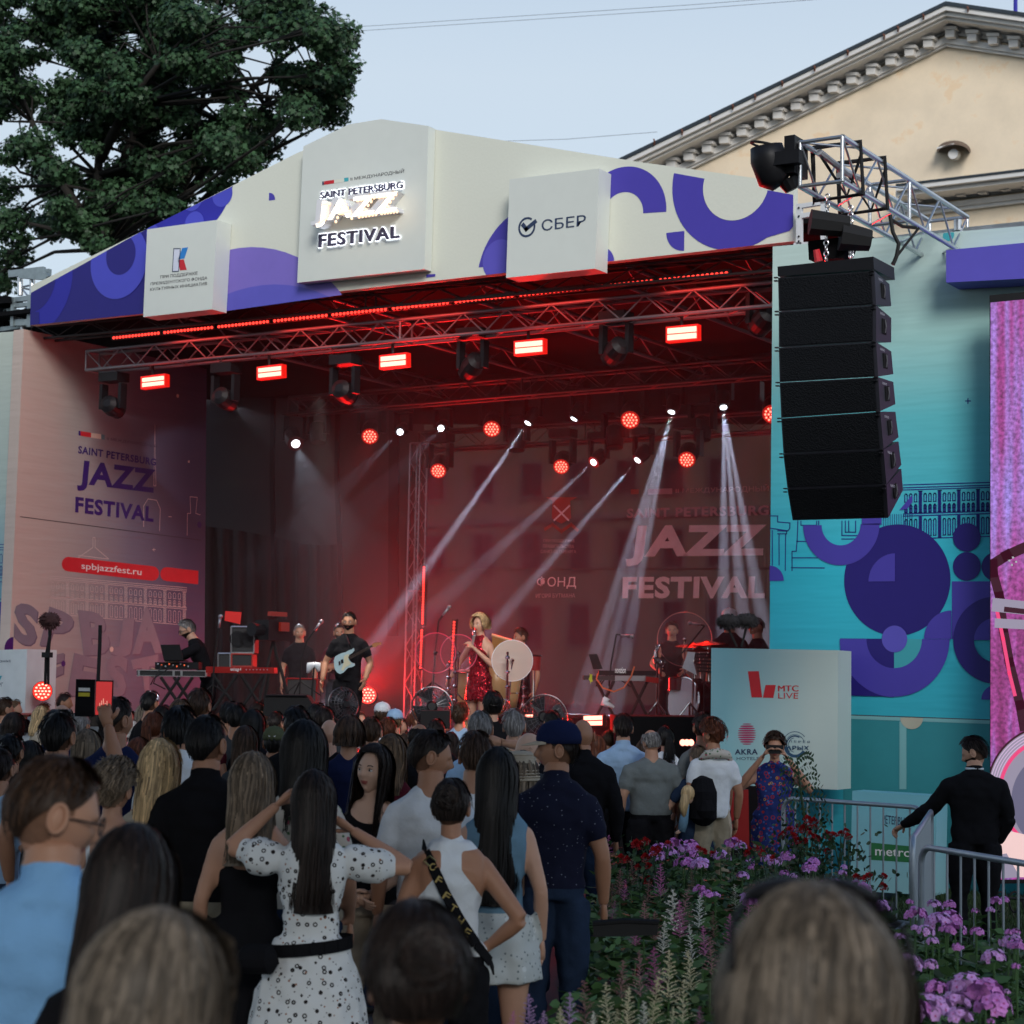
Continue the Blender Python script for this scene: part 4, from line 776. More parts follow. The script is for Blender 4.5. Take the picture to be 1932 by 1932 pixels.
for lab, u, v, w, e in (('red floor strobe right of the stage fan', 1118, 1360, 17, 60), ('red floor strobe left of the man in the grey shirt, half hidden', 995, 1358, 9, 40)):
    c = P(u, v, Y=21.2); t = thing('floor_strobe', lab, 'stage light', tuple(c)); own(t, slab([(u-w-2, v-11), (u+w+2, v-12), (u+w+2, v+10), (u-w-2, v+11)], 21.23, .1, redh, None, 'housing'))
    for k in (0, 1): own(t, slab([(u-w, v-9+k*10), (u+w, v-10+k*10), (u+w, v-2+k*10), (u-w, v-1+k*10)], 21.21, .015, ledhot, None, 'light_panel'))
    lamp('AREA', 'strobe_lamp', tuple(c+Vector((0, -.04, .02))), (1, .02, .015), e, t, size=.3, to=c+Vector((.5, -1, .2)))
# added key spots standing in for the front light on singer and guitarist
lamp('SPOT', 'spot_beam', tuple(P(1440, 268, t=17.5)), (1, .90, .76), 15000, None, spot_size=math.radians(8.5), spot_blend=.8, shadow_soft_size=.08, to=P(898, 1215, t=26))
lamp('SPOT', 'spot_beam', tuple(P(600, 735, Y=20.0)), (1, .9, .8), 900, None, spot_size=math.radians(22), spot_blend=.6, shadow_soft_size=.08, to=P(640, 1250, t=25.5))
# stage smoke
sm = bpy.data.materials.new('stage_smoke'); sm.use_nodes = True; n = sm.node_tree.nodes; n.remove(n['Principled BSDF']); pv = n.new('ShaderNodeVolumePrincipled')
pv.inputs['Color'].default_value = (.85, .85, .9, 1); pv.inputs['Density'].default_value = .0075; pv.inputs['Anisotropy'].default_value = .0
sm.node_tree.links.new(pv.outputs[0], n['Material Output'].inputs['Volume'])
so_ = G().box((-14.6, 23.68, 4.1), (11.6, 7.9, 6.02)).build('stage_smoke', sm); tag(so_, 'thin red lit smoke hanging inside the stage', 'smoke', kind='stuff')
cy.volume_step_rate = 4; cy.volume_max_steps = 32

t = thing('moving_head', 'large black moving head clamped sideways to the near end of the silver truss arm', 'stage light', tuple(P(1465, 300, t=17.6)))
def q_(u, v, tt=17.6): return P(u, v, t=tt)
own(t, G().tube([q_(1470, 352), q_(1462, 340), q_(1450, 300), q_(1446, 276)], [.07, .15, .165, .145], 18).build('head', blk, smooth=True), G().box(q_(1478, 300, 17.45), (.34, .10, .12)).build('yoke_arm', blk), G().box(q_(1484, 318, 17.85), (.30, .10, .12)).build('yoke_arm', blk), G().box(q_(1502, 298), (.10, .30, .34)).build('base', blk), G().tube([q_(1486, 338), q_(1496, 358)], [.10, .07], 12).build('motor', blk), G().ring(q_(1446, 275), .14, .012, Matrix.Rotation(.25, 3, 'Y'), 20).build('rim', blkm))
# ================================================================ trees
def leafmat(name, rgb):
    m = mat(name, rgb, .5, var=.35, scale=.8, rnd=.45, spec=.25); return m
bark = mat('bark', (.020, .017, .014), .9, var=.4, scale=4, bump=.4)
LEAF = np.array([(0, -.5), (.12, -.28), (.42, -.3), (.3, -.05), (.5, .18), (.2, .16), (0, .55), (-.2, .16), (-.5, .18), (-.3, -.05), (-.42, -.3), (-.12, -.28)])
def leaves(name, cl, per, size, m, parent, seed, thin=.55):
    """cl: clumps (centre, radii); maple-like leaves spread through each clump's volume"""
    rg = np.random.default_rng(seed); V = []; nl = 0
    for c, r in cl:
        k = int(per*(r[0]*r[2])*rg.uniform(.7, 1.25)); d = rg.normal(size=(k, 3)); d /= np.linalg.norm(d, axis=1)[:, None]
        rad = rg.uniform(thin**3, 1, k)**(1/3.); p = np.array(c)+d*rad[:, None]*np.array(r)*(1+.18*np.sin(d[:, :1]*7+d[:, 2:]*5))
        n = d+rg.normal(size=(k, 3))*.55+np.array([0, -.3, .5]); n /= np.linalg.norm(n, axis=1)[:, None]
        a = np.cross(n, rg.normal(size=(k, 3))); a /= np.linalg.norm(a, axis=1)[:, None]; b = np.cross(n, a); s = size*rg.uniform(.6, 1.3, k)
        q = p[:, None, :]+s[:, None, None]*(LEAF[None, :, :1]*a[:, None, :]+LEAF[None, :, 1:]*b[:, None, :]+(np.abs(LEAF[None, :, :1])*-.35)*n[:, None, :])
        V.append(q.reshape(-1, 3)); nl += k
    V = np.concatenate(V); me = bpy.data.meshes.new(name); nv = len(V); me.vertices.add(nv); me.vertices.foreach_set('co', V.ravel())
    me.loops.add(nv); me.loops.foreach_set('vertex_index', np.arange(nv, dtype=np.int32)); me.polygons.add(nl)
    me.polygons.foreach_set('loop_start', np.arange(0, nv, 12, dtype=np.int32)); me.update(calc_edges=True); me.materials.append(m)
    o = bpy.data.objects.new(name, me); link(o); own(parent, o); return o
def inpoly(u, v, poly):
    c = False
    for (x1, y1), (x2, y2) in zip(poly, poly[1:]+poly[:1]):
        if (y1 > v) != (y2 > v) and u < (x2-x1)*(v-y1)/(y2-y1)+x1: c = not c
    return c
def tree(name, label, poly, holes, base, tY, n, Rr, per, size, m, seed, limbs, trunk_r=.3, grp=None):
    r = random.Random(seed); cl = []; us = [p[0] for p in poly]; vs_ = [p[1] for p in poly]; tries = 0
    while len(cl) < n and tries < 6000:
        tries += 1; u = r.uniform(min(us), max(us)); v = r.uniform(min(vs_), max(vs_)); R = r.uniform(*Rr)
        if not inpoly(u, v, poly) or not all(inpoly(u+R*.75*math.cos(a), v+R*.6*math.sin(a), poly) for a in (0, 1.57, 3.14, 4.71)) or any((u-a)**2+(v-b)**2 < (h+R*.62)**2 for a, b, h in holes): continue
        Y = tY+r.uniform(-2.5, 2.5); c = P(u, v, Y=Y); k = (c-CAMP).dot(Fw)/FPX; cl.append((tuple(c), (R*k, R*k*.9, R*k*.62)))
    b = P(base[0], base[1], Y=tY); b.z = 0
    t = thing(name, label, 'tree', tuple(b), group=grp)
    o = leaves('crown', cl, per, size, m, t, seed, .3); o['kind'] = 'stuff'
    g = G(); top = P(base[0]-10, base[2], Y=tY); g.tube([b, b*.5+top*.5, top], [trunk_r*1.2, trunk_r, trunk_r*.75], 10); own(t, g.build('trunk', bark, smooth=True))
    g = G(); joints = [(top, trunk_r*.75)]
    for path in limbs:
        pts = [P(u, v, Y=tY+dy) for u, v, dy in path]; nn = len(pts); rr = [trunk_r*.36*(1-.8*i/(nn-1)) for i in range(nn)]; g.tube(pts, rr, 7)
        joints += [(p, q) for p, q in zip(pts[1:], rr[1:])]
    for c, rad in cl:
        c = Vector(c); j = min(joints, key=lambda q: (q[0]-c).length*(1 if q[0].z < c.z+.5 else 1.8))
        mid = j[0]*.45+c*.55+Vector((r.uniform(-.3, .3), r.uniform(-.3, .3), r.uniform(-.1, .5))); r0 = min(j[1]*.5, .07)
        g.tube([j[0], mid, c, c+(c-mid)*.12], [r0, r0*.7, r0*.4, .01], 5)
        for k in range(5):
            e = c+Vector((r.uniform(-1, 1)*rad[0], r.uniform(-1, 1)*rad[1], r.uniform(-.6, .9)*rad[2]))*.7; g.tube([mid*.4+c*.6, (c+e)/2+Vector((0, 0, .1)), e], [.022, .015, .006], 4)
    o = g.build('limbs', bark, smooth=True); o['kind'] = 'stuff'; own(t, o); return t
lm = leafmat('maple_leaf', (.034, .075, .032)); lm2 = leafmat('maple_leaf_shaded', (.018, .042, .016))  # dark copy carries the shade behind the stage in its colour
polyA = [(-60, -60), (585, -60), (640, 15), (672, 60), (692, 118), (668, 150), (678, 205), (640, 232), (618, 262), (560, 292), (480, 335), (380, 392), (300, 432), (190, 490), (110, 530), (40, 560), (-60, 600)]
holesA = [(475, 125, 24), (510, 185, 14), (545, 262, 16), (560, 100, 12), (100, 130, 16), (205, 285, 15), (320, 260, 12), (380, 190, 12), (55, 365, 14), (160, 330, 9), (250, 70, 10), (430, 30, 12), (20, 240, 10), (350, 350, 12), (120, 470, 9)]
tree('maple_tree', 'big dark maple rising behind the left end of the stage', polyA, holesA, (205, 600, 470), 37, 210, (26, 58), 1900, .135, lm, 11,
     [[(200, 480, 0), (185, 330, 0), (190, 200, .5), (170, 60, 1), (160, -60, 1)], [(200, 470, 0), (120, 350, -1), (60, 230, -1), (10, 100, -1)], [(195, 400, 0), (250, 260, 1), (270, 130, 1), (330, 0, 1)], [(205, 470, 0), (130, 440, -1), (50, 420, -2)], [(190, 300, 0), (240, 200, -1), (300, 120, -1), (360, 60, -1)]], .42, 'maples behind the stage')
tree('maple_tree', 'right-hand dark maple whose limbs reach over the fascia toward the lit sign', polyA[:14], holesA, (345, 600, 430), 39, 190, (24, 54), 1900, .135, lm, 23,
     [[(340, 440, 0), (345, 330, 0), (380, 200, 0), (400, 60, 0), (420, -50, 0)], [(345, 380, 0), (430, 260, -1), (500, 200, -1), (600, 160, -1), (660, 140, -1)], [(345, 350, 0), (420, 230, 1), (520, 120, 1), (600, 60, 1)], [(345, 420, 0), (430, 330, 0), (520, 280, 0), (600, 240, 0)]], .36, 'maples behind the stage')
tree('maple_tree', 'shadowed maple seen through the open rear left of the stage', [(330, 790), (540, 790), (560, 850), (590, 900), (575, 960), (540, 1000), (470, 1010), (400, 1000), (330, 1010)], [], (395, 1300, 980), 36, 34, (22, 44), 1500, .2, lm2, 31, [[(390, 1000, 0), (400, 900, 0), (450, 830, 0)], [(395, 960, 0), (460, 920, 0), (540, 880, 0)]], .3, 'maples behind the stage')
# ================================================================ people
def skinm(n, c): return mat('skin_'+n, c, .5, var=.10, scale=14, spec=.35)
SK = {'fair': skinm('fair', (.52, .30, .21)), 'tan': skinm('tan', (.38, .19, .115)), 'pale': skinm('pale', (.60, .38, .28)), 'warm': skinm('warm', (.45, .24, .155))}
def hairm(n, c, rough=.5):
    m = mat('hair_'+n, c, rough, var=.42, scale=1., rnd=.6, spec=.22); nd = m.node_tree.nodes; l = m.node_tree.links
    no = [x for x in nd if x.type == 'TEX_NOISE'][0]; tc = [x for x in nd if x.type == 'TEX_COORD'][0]; mp = nd.new('ShaderNodeMapping'); mp.inputs['Scale'].default_value = (46, 46, 5); l.new(tc.outputs['Object'], mp.inputs[0]); l.new(mp.outputs[0], no.inputs['Vector'])
    mr = [x for x in nd if x.type == 'MAP_RANGE'][0]; mr.inputs[1].default_value = .3; mr.inputs[2].default_value = .7; return m
HM = {'black': hairm('black', (.008, .007, .007)), 'dark': hairm('dark', (.018, .012, .010)), 'brown': hairm('brown', (.045, .024, .014)), 'lbrown': hairm('light_brown', (.11, .065, .035)), 'auburn': hairm('auburn', (.10, .03, .014)),
      'blond': hairm('blond', (.48, .34, .18)), 'dblond': hairm('dark_blond', (.15, .11, .075)), 'grey': hairm('grey', (.20, .19, .185)), 'white': hairm('white', (.5, .48, .45)), 'ash': hairm('ash', (.14, .112, .085))}
def clothm(n, c, b=.6): return mat('cloth_'+n, c, .9, var=.16, scale=11, bump=b, spec=.06)
CM = {k: clothm(k, v) for k, v in {'black': (.010, .010, .012), 'navy': (.012, .018, .06), 'white': (.66, .70, .74), 'lblue': (.32, .48, .68), 'grey': (.16, .18, .18), 'dgrey': (.04, .045, .05), 'beige': (.42, .36, .28), 'teal': (.03, .12, .15), 'denim': (.13, .24, .34), 'ddenim': (.02, .035, .07), 'red': (.35, .02, .03), 'pink': (.5, .25, .28), 'olive': (.10, .11, .06), 'sky': (.22, .45, .75), 'khaki': (.30, .26, .19), 'maroon': (.08, .012, .02)}.items()}
shoe = mat('shoe_dark', (.02, .018, .016), .6)
def pattern(name, base, spots, scale, th=.25, kind='vor'):
    m = bpy.data.materials.new('cloth_'+name); m.use_nodes = True; n = m.node_tree.nodes; l = m.node_tree.links; b = n['Principled BSDF']; b.inputs['Roughness'].default_value = .85; b.inputs['Specular IOR Level'].default_value = .15
    tc = n.new('ShaderNodeTexCoord'); prev = None; col = None
    mixc = (*base, 1)
    for i, (c, sc, t0, t1) in enumerate(spots):
        mp = n.new('ShaderNodeMapping'); mp.inputs['Location'].default_value = (i*3.1, i*1.7, i*5.3); l.new(tc.outputs['Object'], mp.inputs[0])
        v = n.new('ShaderNodeTexVoronoi'); v.inputs['Scale'].default_value = sc; v.inputs['Randomness'].default_value = .8; l.new(mp.outputs[0], v.inputs['Vector'])
        mm = n.new('ShaderNodeMath'); mm.operation = 'COMPARE'; mm.inputs[1].default_value = (t0+t1)/2; mm.inputs[2].default_value = (t1-t0)/2; l.new(v.outputs['Distance'], mm.inputs[0])
        mx = n.new('ShaderNodeMix'); mx.data_type = 'RGBA'; l.new(mm.outputs[0], mx.inputs[0]); mx.inputs[7].default_value = (*c, 1)
        if col is None: mx.inputs[6].default_value = mixc
        else: l.new(col, mx.inputs[6])
        col = mx.outputs[2]
    l.new(col, b.inputs['Base Color'])
    no = n.new('ShaderNodeTexNoise'); no.inputs['Scale'].default_value = 9; bp = n.new('ShaderNodeBump'); bp.inputs['Strength'].default_value = .4; bp.inputs['Distance'].default_value = .02; l.new(tc.outputs['Object'], no.inputs['Vector']); l.new(no.outputs['Fac'], bp.inputs['Height']); l.new(bp.outputs[0], b.inputs['Normal'])
    CM[name] = m; return m
pattern('leopard', (.68, .70, .70), [((.02, .015, .015), 25, .13, .27), ((.30, .13, .07), 25, .0, .13), ((.02, .015, .015), 37, .0, .13)], 0)
pattern('dots', (.008, .010, .028), [((.20, .22, .30), 42, 0, .12)], 0)
pattern('floral', (.50, .47, .42), [((.35, .08, .12), 22, 0, .25), ((.08, .16, .08), 30, .0, .28)], 0)
pattern('bluefloral', (.02, .035, .16), [((.30, .03, .05), 16, .22, .36), ((.05, .12, .38), 22, .0, .25), ((.42, .26, .08), 12, .10, .18)], 0)
pattern('lace', (.50, .54, .54), [((.20, .24, .25), 40, .0, .22), ((.62, .66, .66), 16, .1, .25)], 0)
pattern('tropic', (.52, .50, .44), [((.03, .025, .02), 14, .05, .30), ((.20, .17, .10), 20, .2, .32)], 0)
pattern('check', (.30, .48, .62), [((.62, .68, .72), 40, .0, .3)], 0)
def sequinm():
    m = bpy.data.materials.new('red_sequins'); m.use_nodes = True; n = m.node_tree.nodes; l = m.node_tree.links; b = n['Principled BSDF']
    tc = n.new('ShaderNodeTexCoord'); v = n.new('ShaderNodeTexVoronoi'); v.inputs['Scale'].default_value = 75; l.new(tc.outputs['Object'], v.inputs['Vector'])
    b.inputs['Base Color'].default_value = (.32, .008, .02, 1); b.inputs['Metallic'].default_value = .75; b.inputs['Roughness'].default_value = .22
    g = n.new('ShaderNodeNewGeometry'); s1_ = n.new('ShaderNodeVectorMath'); s1_.operation = 'SUBTRACT'; s1_.inputs[1].default_value = (.5, .5, .5); l.new(v.outputs['Color'], s1_.inputs[0])
    s2_ = n.new('ShaderNodeVectorMath'); s2_.operation = 'SCALE'; s2_.inputs['Scale'].default_value = .9; l.new(s1_.outputs[0], s2_.inputs[0]); ad = n.new('ShaderNodeVectorMath'); l.new(g.outputs['Normal'], ad.inputs[0]); l.new(s2_.outputs[0], ad.inputs[1]); l.new(ad.outputs[0], b.inputs['Normal'])
    CM['sequin'] = m
sequinm()
lipm = mat('lips', (.34, .09, .08), .45); eyew = mat('eye_white', (.7, .68, .66), .3); eyed = mat('eye_dark', (.02, .015, .012), .2)
SKIN, TOP, BOT, SHOE, LIP, BEARD = 0, 1, 2, 3, 4, 5
SG_ = []
def chain(V, F, Lb, pts, rad, lab, n=12, flat=None):
    """dense tube with elliptical section (r or (rx,ry)); appended to V,F with a label per vertex"""
    pts = [Vector(p) for p in pts]; P_ = []; R_ = []
    rad = [(r, r) if not isinstance(r, tuple) else r for r in rad]
    for i in range(len(pts)-1):
        k = max(1, int((pts[i+1]-pts[i]).length/.03))
        for j in range(k):
            f = j/k; P_.append(pts[i].lerp(pts[i+1], f)); R_.append((rad[i][0]*(1-f)+rad[i+1][0]*f, rad[i][1]*(1-f)+rad[i+1][1]*f))
    P_.append(pts[-1]); R_.append(rad[-1]); base = len(V); m = len(P_)
    for i in range(len(pts)-1): SG_.append((pts[i], pts[i+1], min(rad[i]), min(rad[i+1]), lab))
    ref = Vector((1, 0, 0)) if abs((pts[-1]-pts[0]).normalized().x) < .8 else Vector((0, 1, 0))
    for i, p in enumerate(P_):
        d = (P_[min(i+1, m-1)]-P_[max(i-1, 0)]).normalized(); u = (ref-d*ref.dot(d)).normalized(); w = d.cross(u)
        for k in range(n):
            a = 2*math.pi*k/n; V.append(p+u*math.cos(a)*R_[i][0]+w*math.sin(a)*R_[i][1]); Lb.append(lab)
        if i:
            for k in range(n): F.append((base+(i-1)*n+k, base+(i-1)*n+(k+1) % n, base+i*n+(k+1) % n, base+i*n+k))
    F.append(tuple(base+k for k in range(n-1, -1, -1))); F.append(tuple(base+(m-1)*n+k for k in range(n)))
def hand_geo(wr, d, palm, side, curl=.5, s=1.):
    """palm and five fingers: wr wrist, d direction of the fingers, palm normal, side = towards the thumb"""
    V = []; F = []; Lb = []; wr = Vector(wr); d = Vector(d).normalized(); palm = Vector(palm); palm = (palm-d*palm.dot(d)).normalized(); sd_ = Vector(side); sd_ = (sd_-d*sd_.dot(d)-palm*sd_.dot(palm)).normalized()
    G_ = G(); G_.tube([wr-d*.02, wr+d*.02*s, wr+d*.055*s, wr+d*.09*s], [.024*s, .032*s, .038*s, .034*s], 8)
    c = wr+d*.05*s; G_.v = [tuple(Vector(v)-palm*(Vector(v)-c).dot(palm)*.5) for v in G_.v]
    for i, L in enumerate((.068, .078, .073, .058)):
        b = wr+d*.085*s+sd_*(.027-.018*i)*s; cu = curl*(1+.12*i); p = [b]; dd = d.copy()
        for k, f in enumerate((.45, .3, .25)):
            a = cu*(.5+.55*k); dd = (d*math.cos(a)+palm*math.sin(a)).normalized(); p.append(p[-1]+dd*L*f*s)
        G_.tube(p, [.0098*s, .0092*s, .0082*s, .0065*s], 6)
    b = wr+d*.025*s+sd_*.026*s; a = .3+curl*.4
    t1 = b+(d*.55+sd_*.8).normalized()*.032*s; t2 = t1+(d*.85+sd_*.35+palm*a).normalized()*.028*s; t3 = t2+(d*.9+palm*a*1.3).normalized()*.022*s
    G_.tube([b, t1, t2, t3], [.013*s, .0115*s, .0105*s, .008*s], 6)
    return G_.v, G_.f
def head_geo(hi=False, fem=False, beard=False):
    nu, nv = (64, 52) if hi else (26, 20); V = []; F = []; L = []
    for j in range(nv+1):
        ph = math.pi*j/nv; z = math.cos(ph); r = math.sin(ph)
        for i in range(nu):
            a = 2*math.pi*i/nu; x = r*math.sin(a); y = r*math.cos(a)
            X = x*.076; Y = y*.097; Z = z*.118
            if z < 0:
                X *= 1-.34*(-z)**1.4*(1.12 if fem else 1); 
                if y < 0: Y *= 1-.35*(-z)
                else: Y *= 1-.10*(-z)
            if z > .0 and y > 0: Y *= 1-.12*z
            if y > .3:
                ax = abs(x); e = lambda px, pz, sx, sz: math.exp(-((ax-px)/sx)**2-((z-pz)/sz)**2)
                Y += .020*e(0, -.26, .13, .13)*1.15+.010*e(0, -.08, .10, .16)-.011*e(.40, -.02, .20, .11)+.005*e(.38, .13, .25, .08)
                Y += .008*e(0, -.52, .24, .07)-.003*e(0, -.53, .3, .018)+.009*e(0, -.86, .28, .14)-.005*e(0, -.69, .25, .06)+.005*e(.55, -.25, .2, .15)
            lab = SKIN
            if y > .3 and abs(z+.53) < .065-abs(x)*.16 and abs(x) < .30: lab = LIP
            elif beard and y > -.05 and ((z < -.60) or (abs(x) > .30 and z < -.30-.2*max(0, .75-abs(x))) or (-.475 < z < -.40 and y > .5)): lab = BEARD
            if lab == SKIN and y < .25 and z > (-.60 if y < -.35 else (-.60+(y+.35)*.95)) and not (y > .0 and z < .10): lab = 6
            V.append(Vector((X, Y, Z))); L.append(lab)
    for j in range(nv):
        for i in range(nu): F.append((j*nu+i, j*nu+(i+1) % nu, (j+1)*nu+(i+1) % nu, (j+1)*nu+i))
    for s in (-1, 1):
        g = G(); M = Matrix.Rotation(s*.35, 3, 'Z'); g.ell((s*.079, -.006, -.008), (.011, .022, .034), 10, 8, M); g.ring((s*.085, -.008, -.004), .024, .006, Matrix.Rotation(math.pi/2, 3, 'Y') @ Matrix.Diagonal((1.3, .8, 1)), 14, 5)
        k = len(V); V += [Vector(v) for v in g.v]; F += [tuple(q+k for q in f) for f in g.f]; L += [SKIN]*len(g.v)
    return V, F, L
_bc = {}
HZ = 1.632
def body_mesh(key, fem=False, wide=1., arms=None, top='short', bot='trousers', skirt=None, vox=.017, hd=(0, 0, 0), lean=0., fn=None, hi=False, beard=False, belly=0., puff=0, hands=True, curl=.4, legs=None, collar=False, hem=None, palm=None):
    """one continuous figure 1.75 m tall facing +Y: lofted, fused, smoothed; head and hands joined on"""
    if key in _bc: return _bc[key]
    V = []; F = []; L = []; SG_.clear(); w = wide; sh = (.155 if fem else .178)*w; hp = (.165 if fem else .155)*w
    tor = [(.90, hp*.92, .105), (.97, hp, .115+belly*.5), (1.06, (.125 if fem else .148)*w, .095+belly), (1.16, (.125 if fem else .155)*w, .098+belly*.8), (1.27, (.148 if fem else .175)*w, .115), (1.36, sh*.98, .108), (1.41, sh*.95, .090), (1.445, sh*.70, .078), (1.482, .088, .066)]
    def ln(p):
        p = Vector(p)
        if lean and p.z > .95:
            q = p-Vector((0, 0, .95)); return Matrix.Rotation(-lean, 3, 'X') @ q+Vector((0, 0, .95))
        return p
    b0 = len(V); N_ = 24; prev = None; T_ = []
    for i in range(len(tor)-1):
        k = 3
        for j in range(k):
            f = j/k; T_.append(tuple(tor[i][q]*(1-f)+tor[i+1][q]*f for q in range(3)))
    T_.append(tor[-1])
    for i, (z, rx, ry) in enumerate(T_):
        cy_ = -.012 if z > 1.3 else (0.0+belly*.3)
        for k in range(N_):
            a = 2*math.pi*k/N_; c, s = math.cos(a), math.sin(a); e = .8
            V.append(ln((math.copysign(abs(c)**e, c)*rx, math.copysign(abs(s)**e, s)*ry+cy_, z))); L.append(TOP if z > (hem or .96) else BOT)
        if i:
            for k in range(N_): F.append((b0+(i-1)*N_+k, b0+(i-1)*N_+(k+1) % N_, b0+i*N_+(k+1) % N_, b0+i*N_+k))
    F.append(tuple(b0+k for k in range(N_-1, -1, -1))); F.append(tuple(b0+(len(T_)-1)*N_+k for k in range(N_)))
    if fem and not hi is None:
        for s in (-1, 1): chain(V, F, L, [ln((s*.07, .055, 1.26)), ln((s*.072, .115, 1.275))], [.05, .035], TOP, 10)
    nk = .051 if fem else .065
    chain(V, F, L, [ln((0, -.014, 1.445)), ln((0, -.008, 1.50)), ln((0, .004, 1.57))], [nk*1.12, nk, nk*.98], SKIN)
    if collar: chain(V, F, L, [ln((0, -.012, 1.44)), ln((0, -.008, 1.482))], [nk*1.5, nk*1.2], TOP)
    A_ = arms or {}; H_ = []
    for s, kk in ((-1, 'L'), (1, 'R')):
        S_ = ln((s*(sh-.022), -.012, 1.365)); E = Vector(A_.get(kk, ((s*(sh+.055), -.04, 1.12), (s*(sh+.065), .05, .875)))[0]); Wr = Vector(A_.get(kk, ((0, 0, 0), (s*(sh+.065), .05, .875)))[1])
        if kk not in A_: E = ln(E); Wr = ln(Wr)
        r0, r1, r2 = (.044, .036, .024) if fem else (.050, .041, .029)
        r0 *= w**.6; r1 *= w**.6
        mid = S_.lerp(E, .55)
        if top in ('short', 'long'):
            chain(V, F, L, [ln((s*(sh-.085), -.012, 1.385)), S_, mid], [r0*1.05, r0*1.2, r0*1.18], TOP)
        else: chain(V, F, L, [ln((s*(sh-.085), -.012, 1.385)), S_, mid], [r0*1.0, r0*1.12, r0*.98], SKIN if top == 'none' else SKIN)
        if puff: chain(V, F, L, [S_+Vector((0, 0, .04)), S_.lerp(E, .25), S_.lerp(E, .55), S_.lerp(E, .66)], [.05, puff, puff*.95, .05], TOP, 16)
        lab = TOP if top == 'long' else SKIN; g = 1.25 if top == 'long' else 1.
        chain(V, F, L, [mid, E], [r0*.98*g, r1*g], lab); chain(V, F, L, [E, E.lerp(Wr, .35), Wr], [r1*g, r1*1.05*g, r2*g], lab)
        if hands:
            d = (Wr-E).normalized(); pm = Vector((palm or {}).get(kk, (-s, 0, .0))); sd_ = Vector((0, 1, 0)) if abs(d.y) < .8 else Vector((0, 0, 1))
            H_.append(hand_geo(Wr, d, pm, sd_, curl, .95 if fem else 1.05))
    if bot == 'dress' or skirt:
        zt, zb, rt, rb = skirt; m = 10; b0 = len(V); N_ = 40
        for i in range(m+1):
            z = zt+(zb-zt)*i/m; f = (i/m)**.8
            for k in range(N_):
                a = 2*math.pi*k/N_; r = (rt*(1-f)+rb*f)*(1+.05*f*math.sin(a*7+1)+.03*f*math.sin(a*11)); V.append(Vector((r*math.cos(a)*1.0, r*math.sin(a)*.78, z))); L.append(BOT)
            if i:
                for k in range(N_): F.append((b0+(i-1)*N_+k, b0+(i-1)*N_+(k+1) % N_, b0+i*N_+(k+1) % N_, b0+i*N_+k))
        F.append(tuple(b0+k for k in range(N_-1, -1, -1))); F.append(tuple(b0+m*N_+k for k in range(N_)))
    for s, kk in ((-1, 'L'), (1, 'R')):
        lg = (legs or {}).get(kk, ((s*.095*w, .012, .50), (s*.10*w, -.02, .09)))
        K = Vector(lg[0]); An = Vector(lg[1]); hipj = Vector((s*.085*w, 0, .90)); t_ = .088*w if fem else .086*w
        bare = bot in ('shorts', 'skirt', 'dress'); g = 1. if bare else 1.15
        lab = BOT if bot != 'skirt' and bot != 'dress' else SKIN
        if bot == 'shorts':
            kn = hipj.lerp(K, .75); chain(V, F, L, [hipj, kn], [t_*1.1, t_*.98], BOT); chain(V, F, L, [kn, K], [.066, .053], SKIN)
        else: chain(V, F, L, [hipj, hipj.lerp(K, .5), K], [t_*1.02, t_*.9*g, .056*g], lab)
        l2 = BOT if bot == 'trousers' else SKIN
        chain(V, F, L, [K, K.lerp(An, .3), An], [.054*g, .056*g, .036*(1.5 if l2 == BOT else 1)], l2)
        chain(V, F, L, [An+Vector((0, -.045, -.055)), An+Vector((0, .06, -.06)), An+Vector((s*.015, .15, -.068))], [(.036, .03), (.042, .028), (.03, .016)], SHOE)
    me = bpy.data.meshes.new('body'); me.from_pydata([tuple(v) for v in V], [], F)
    o = bpy.data.objects.new('tmp', me); COL.objects.link(o)
    r = o.modifiers.new('r', 'REMESH'); r.mode = 'VOXEL'; r.voxel_size = vox; s_ = o.modifiers.new('s', 'SMOOTH'); s_.factor = .55; s_.iterations = 4 if vox > .012 else 7
    dg = bpy.context.evaluated_depsgraph_get(); dg.update(); m2 = bpy.data.meshes.new_from_object(o.evaluated_get(dg)); bpy.data.objects.remove(o); bpy.data.meshes.remove(me)
    Tz = np.array([t_[0] for t_ in T_]); Tx = np.array([t_[1] for t_ in T_]); Ty = np.array([t_[2] for t_ in T_])
    def labels(pts):
        Q = np.array(pts); best = np.full(len(Q), 1e9); out = np.zeros(len(Q), int)
        U = Q.copy()
        if lean:
            c_, s__ = math.cos(lean), math.sin(lean); up_ = U[:, 2] > .95; y_ = U[:, 1].copy(); z_ = U[:, 2]-.95
            U[:, 1] = np.where(up_, c_*y_-s__*z_, y_); U[:, 2] = np.where(up_, s__*y_+c_*z_+.95, U[:, 2])
        rx = np.interp(U[:, 2], Tz, Tx); ry = np.interp(U[:, 2], Tz, Ty); rr = np.sqrt((U[:, 0]/rx)**2+((U[:, 1]+.006)/ry)**2)
        sc_ = (rr-1)*np.minimum(rx, ry)+np.maximum(0, np.abs(U[:, 2]-1.185)-.295); sc_ = np.where(U[:, 2] < .90, 9, sc_)
        best = sc_; out = np.where(U[:, 2] > (hem or .96), TOP, BOT)
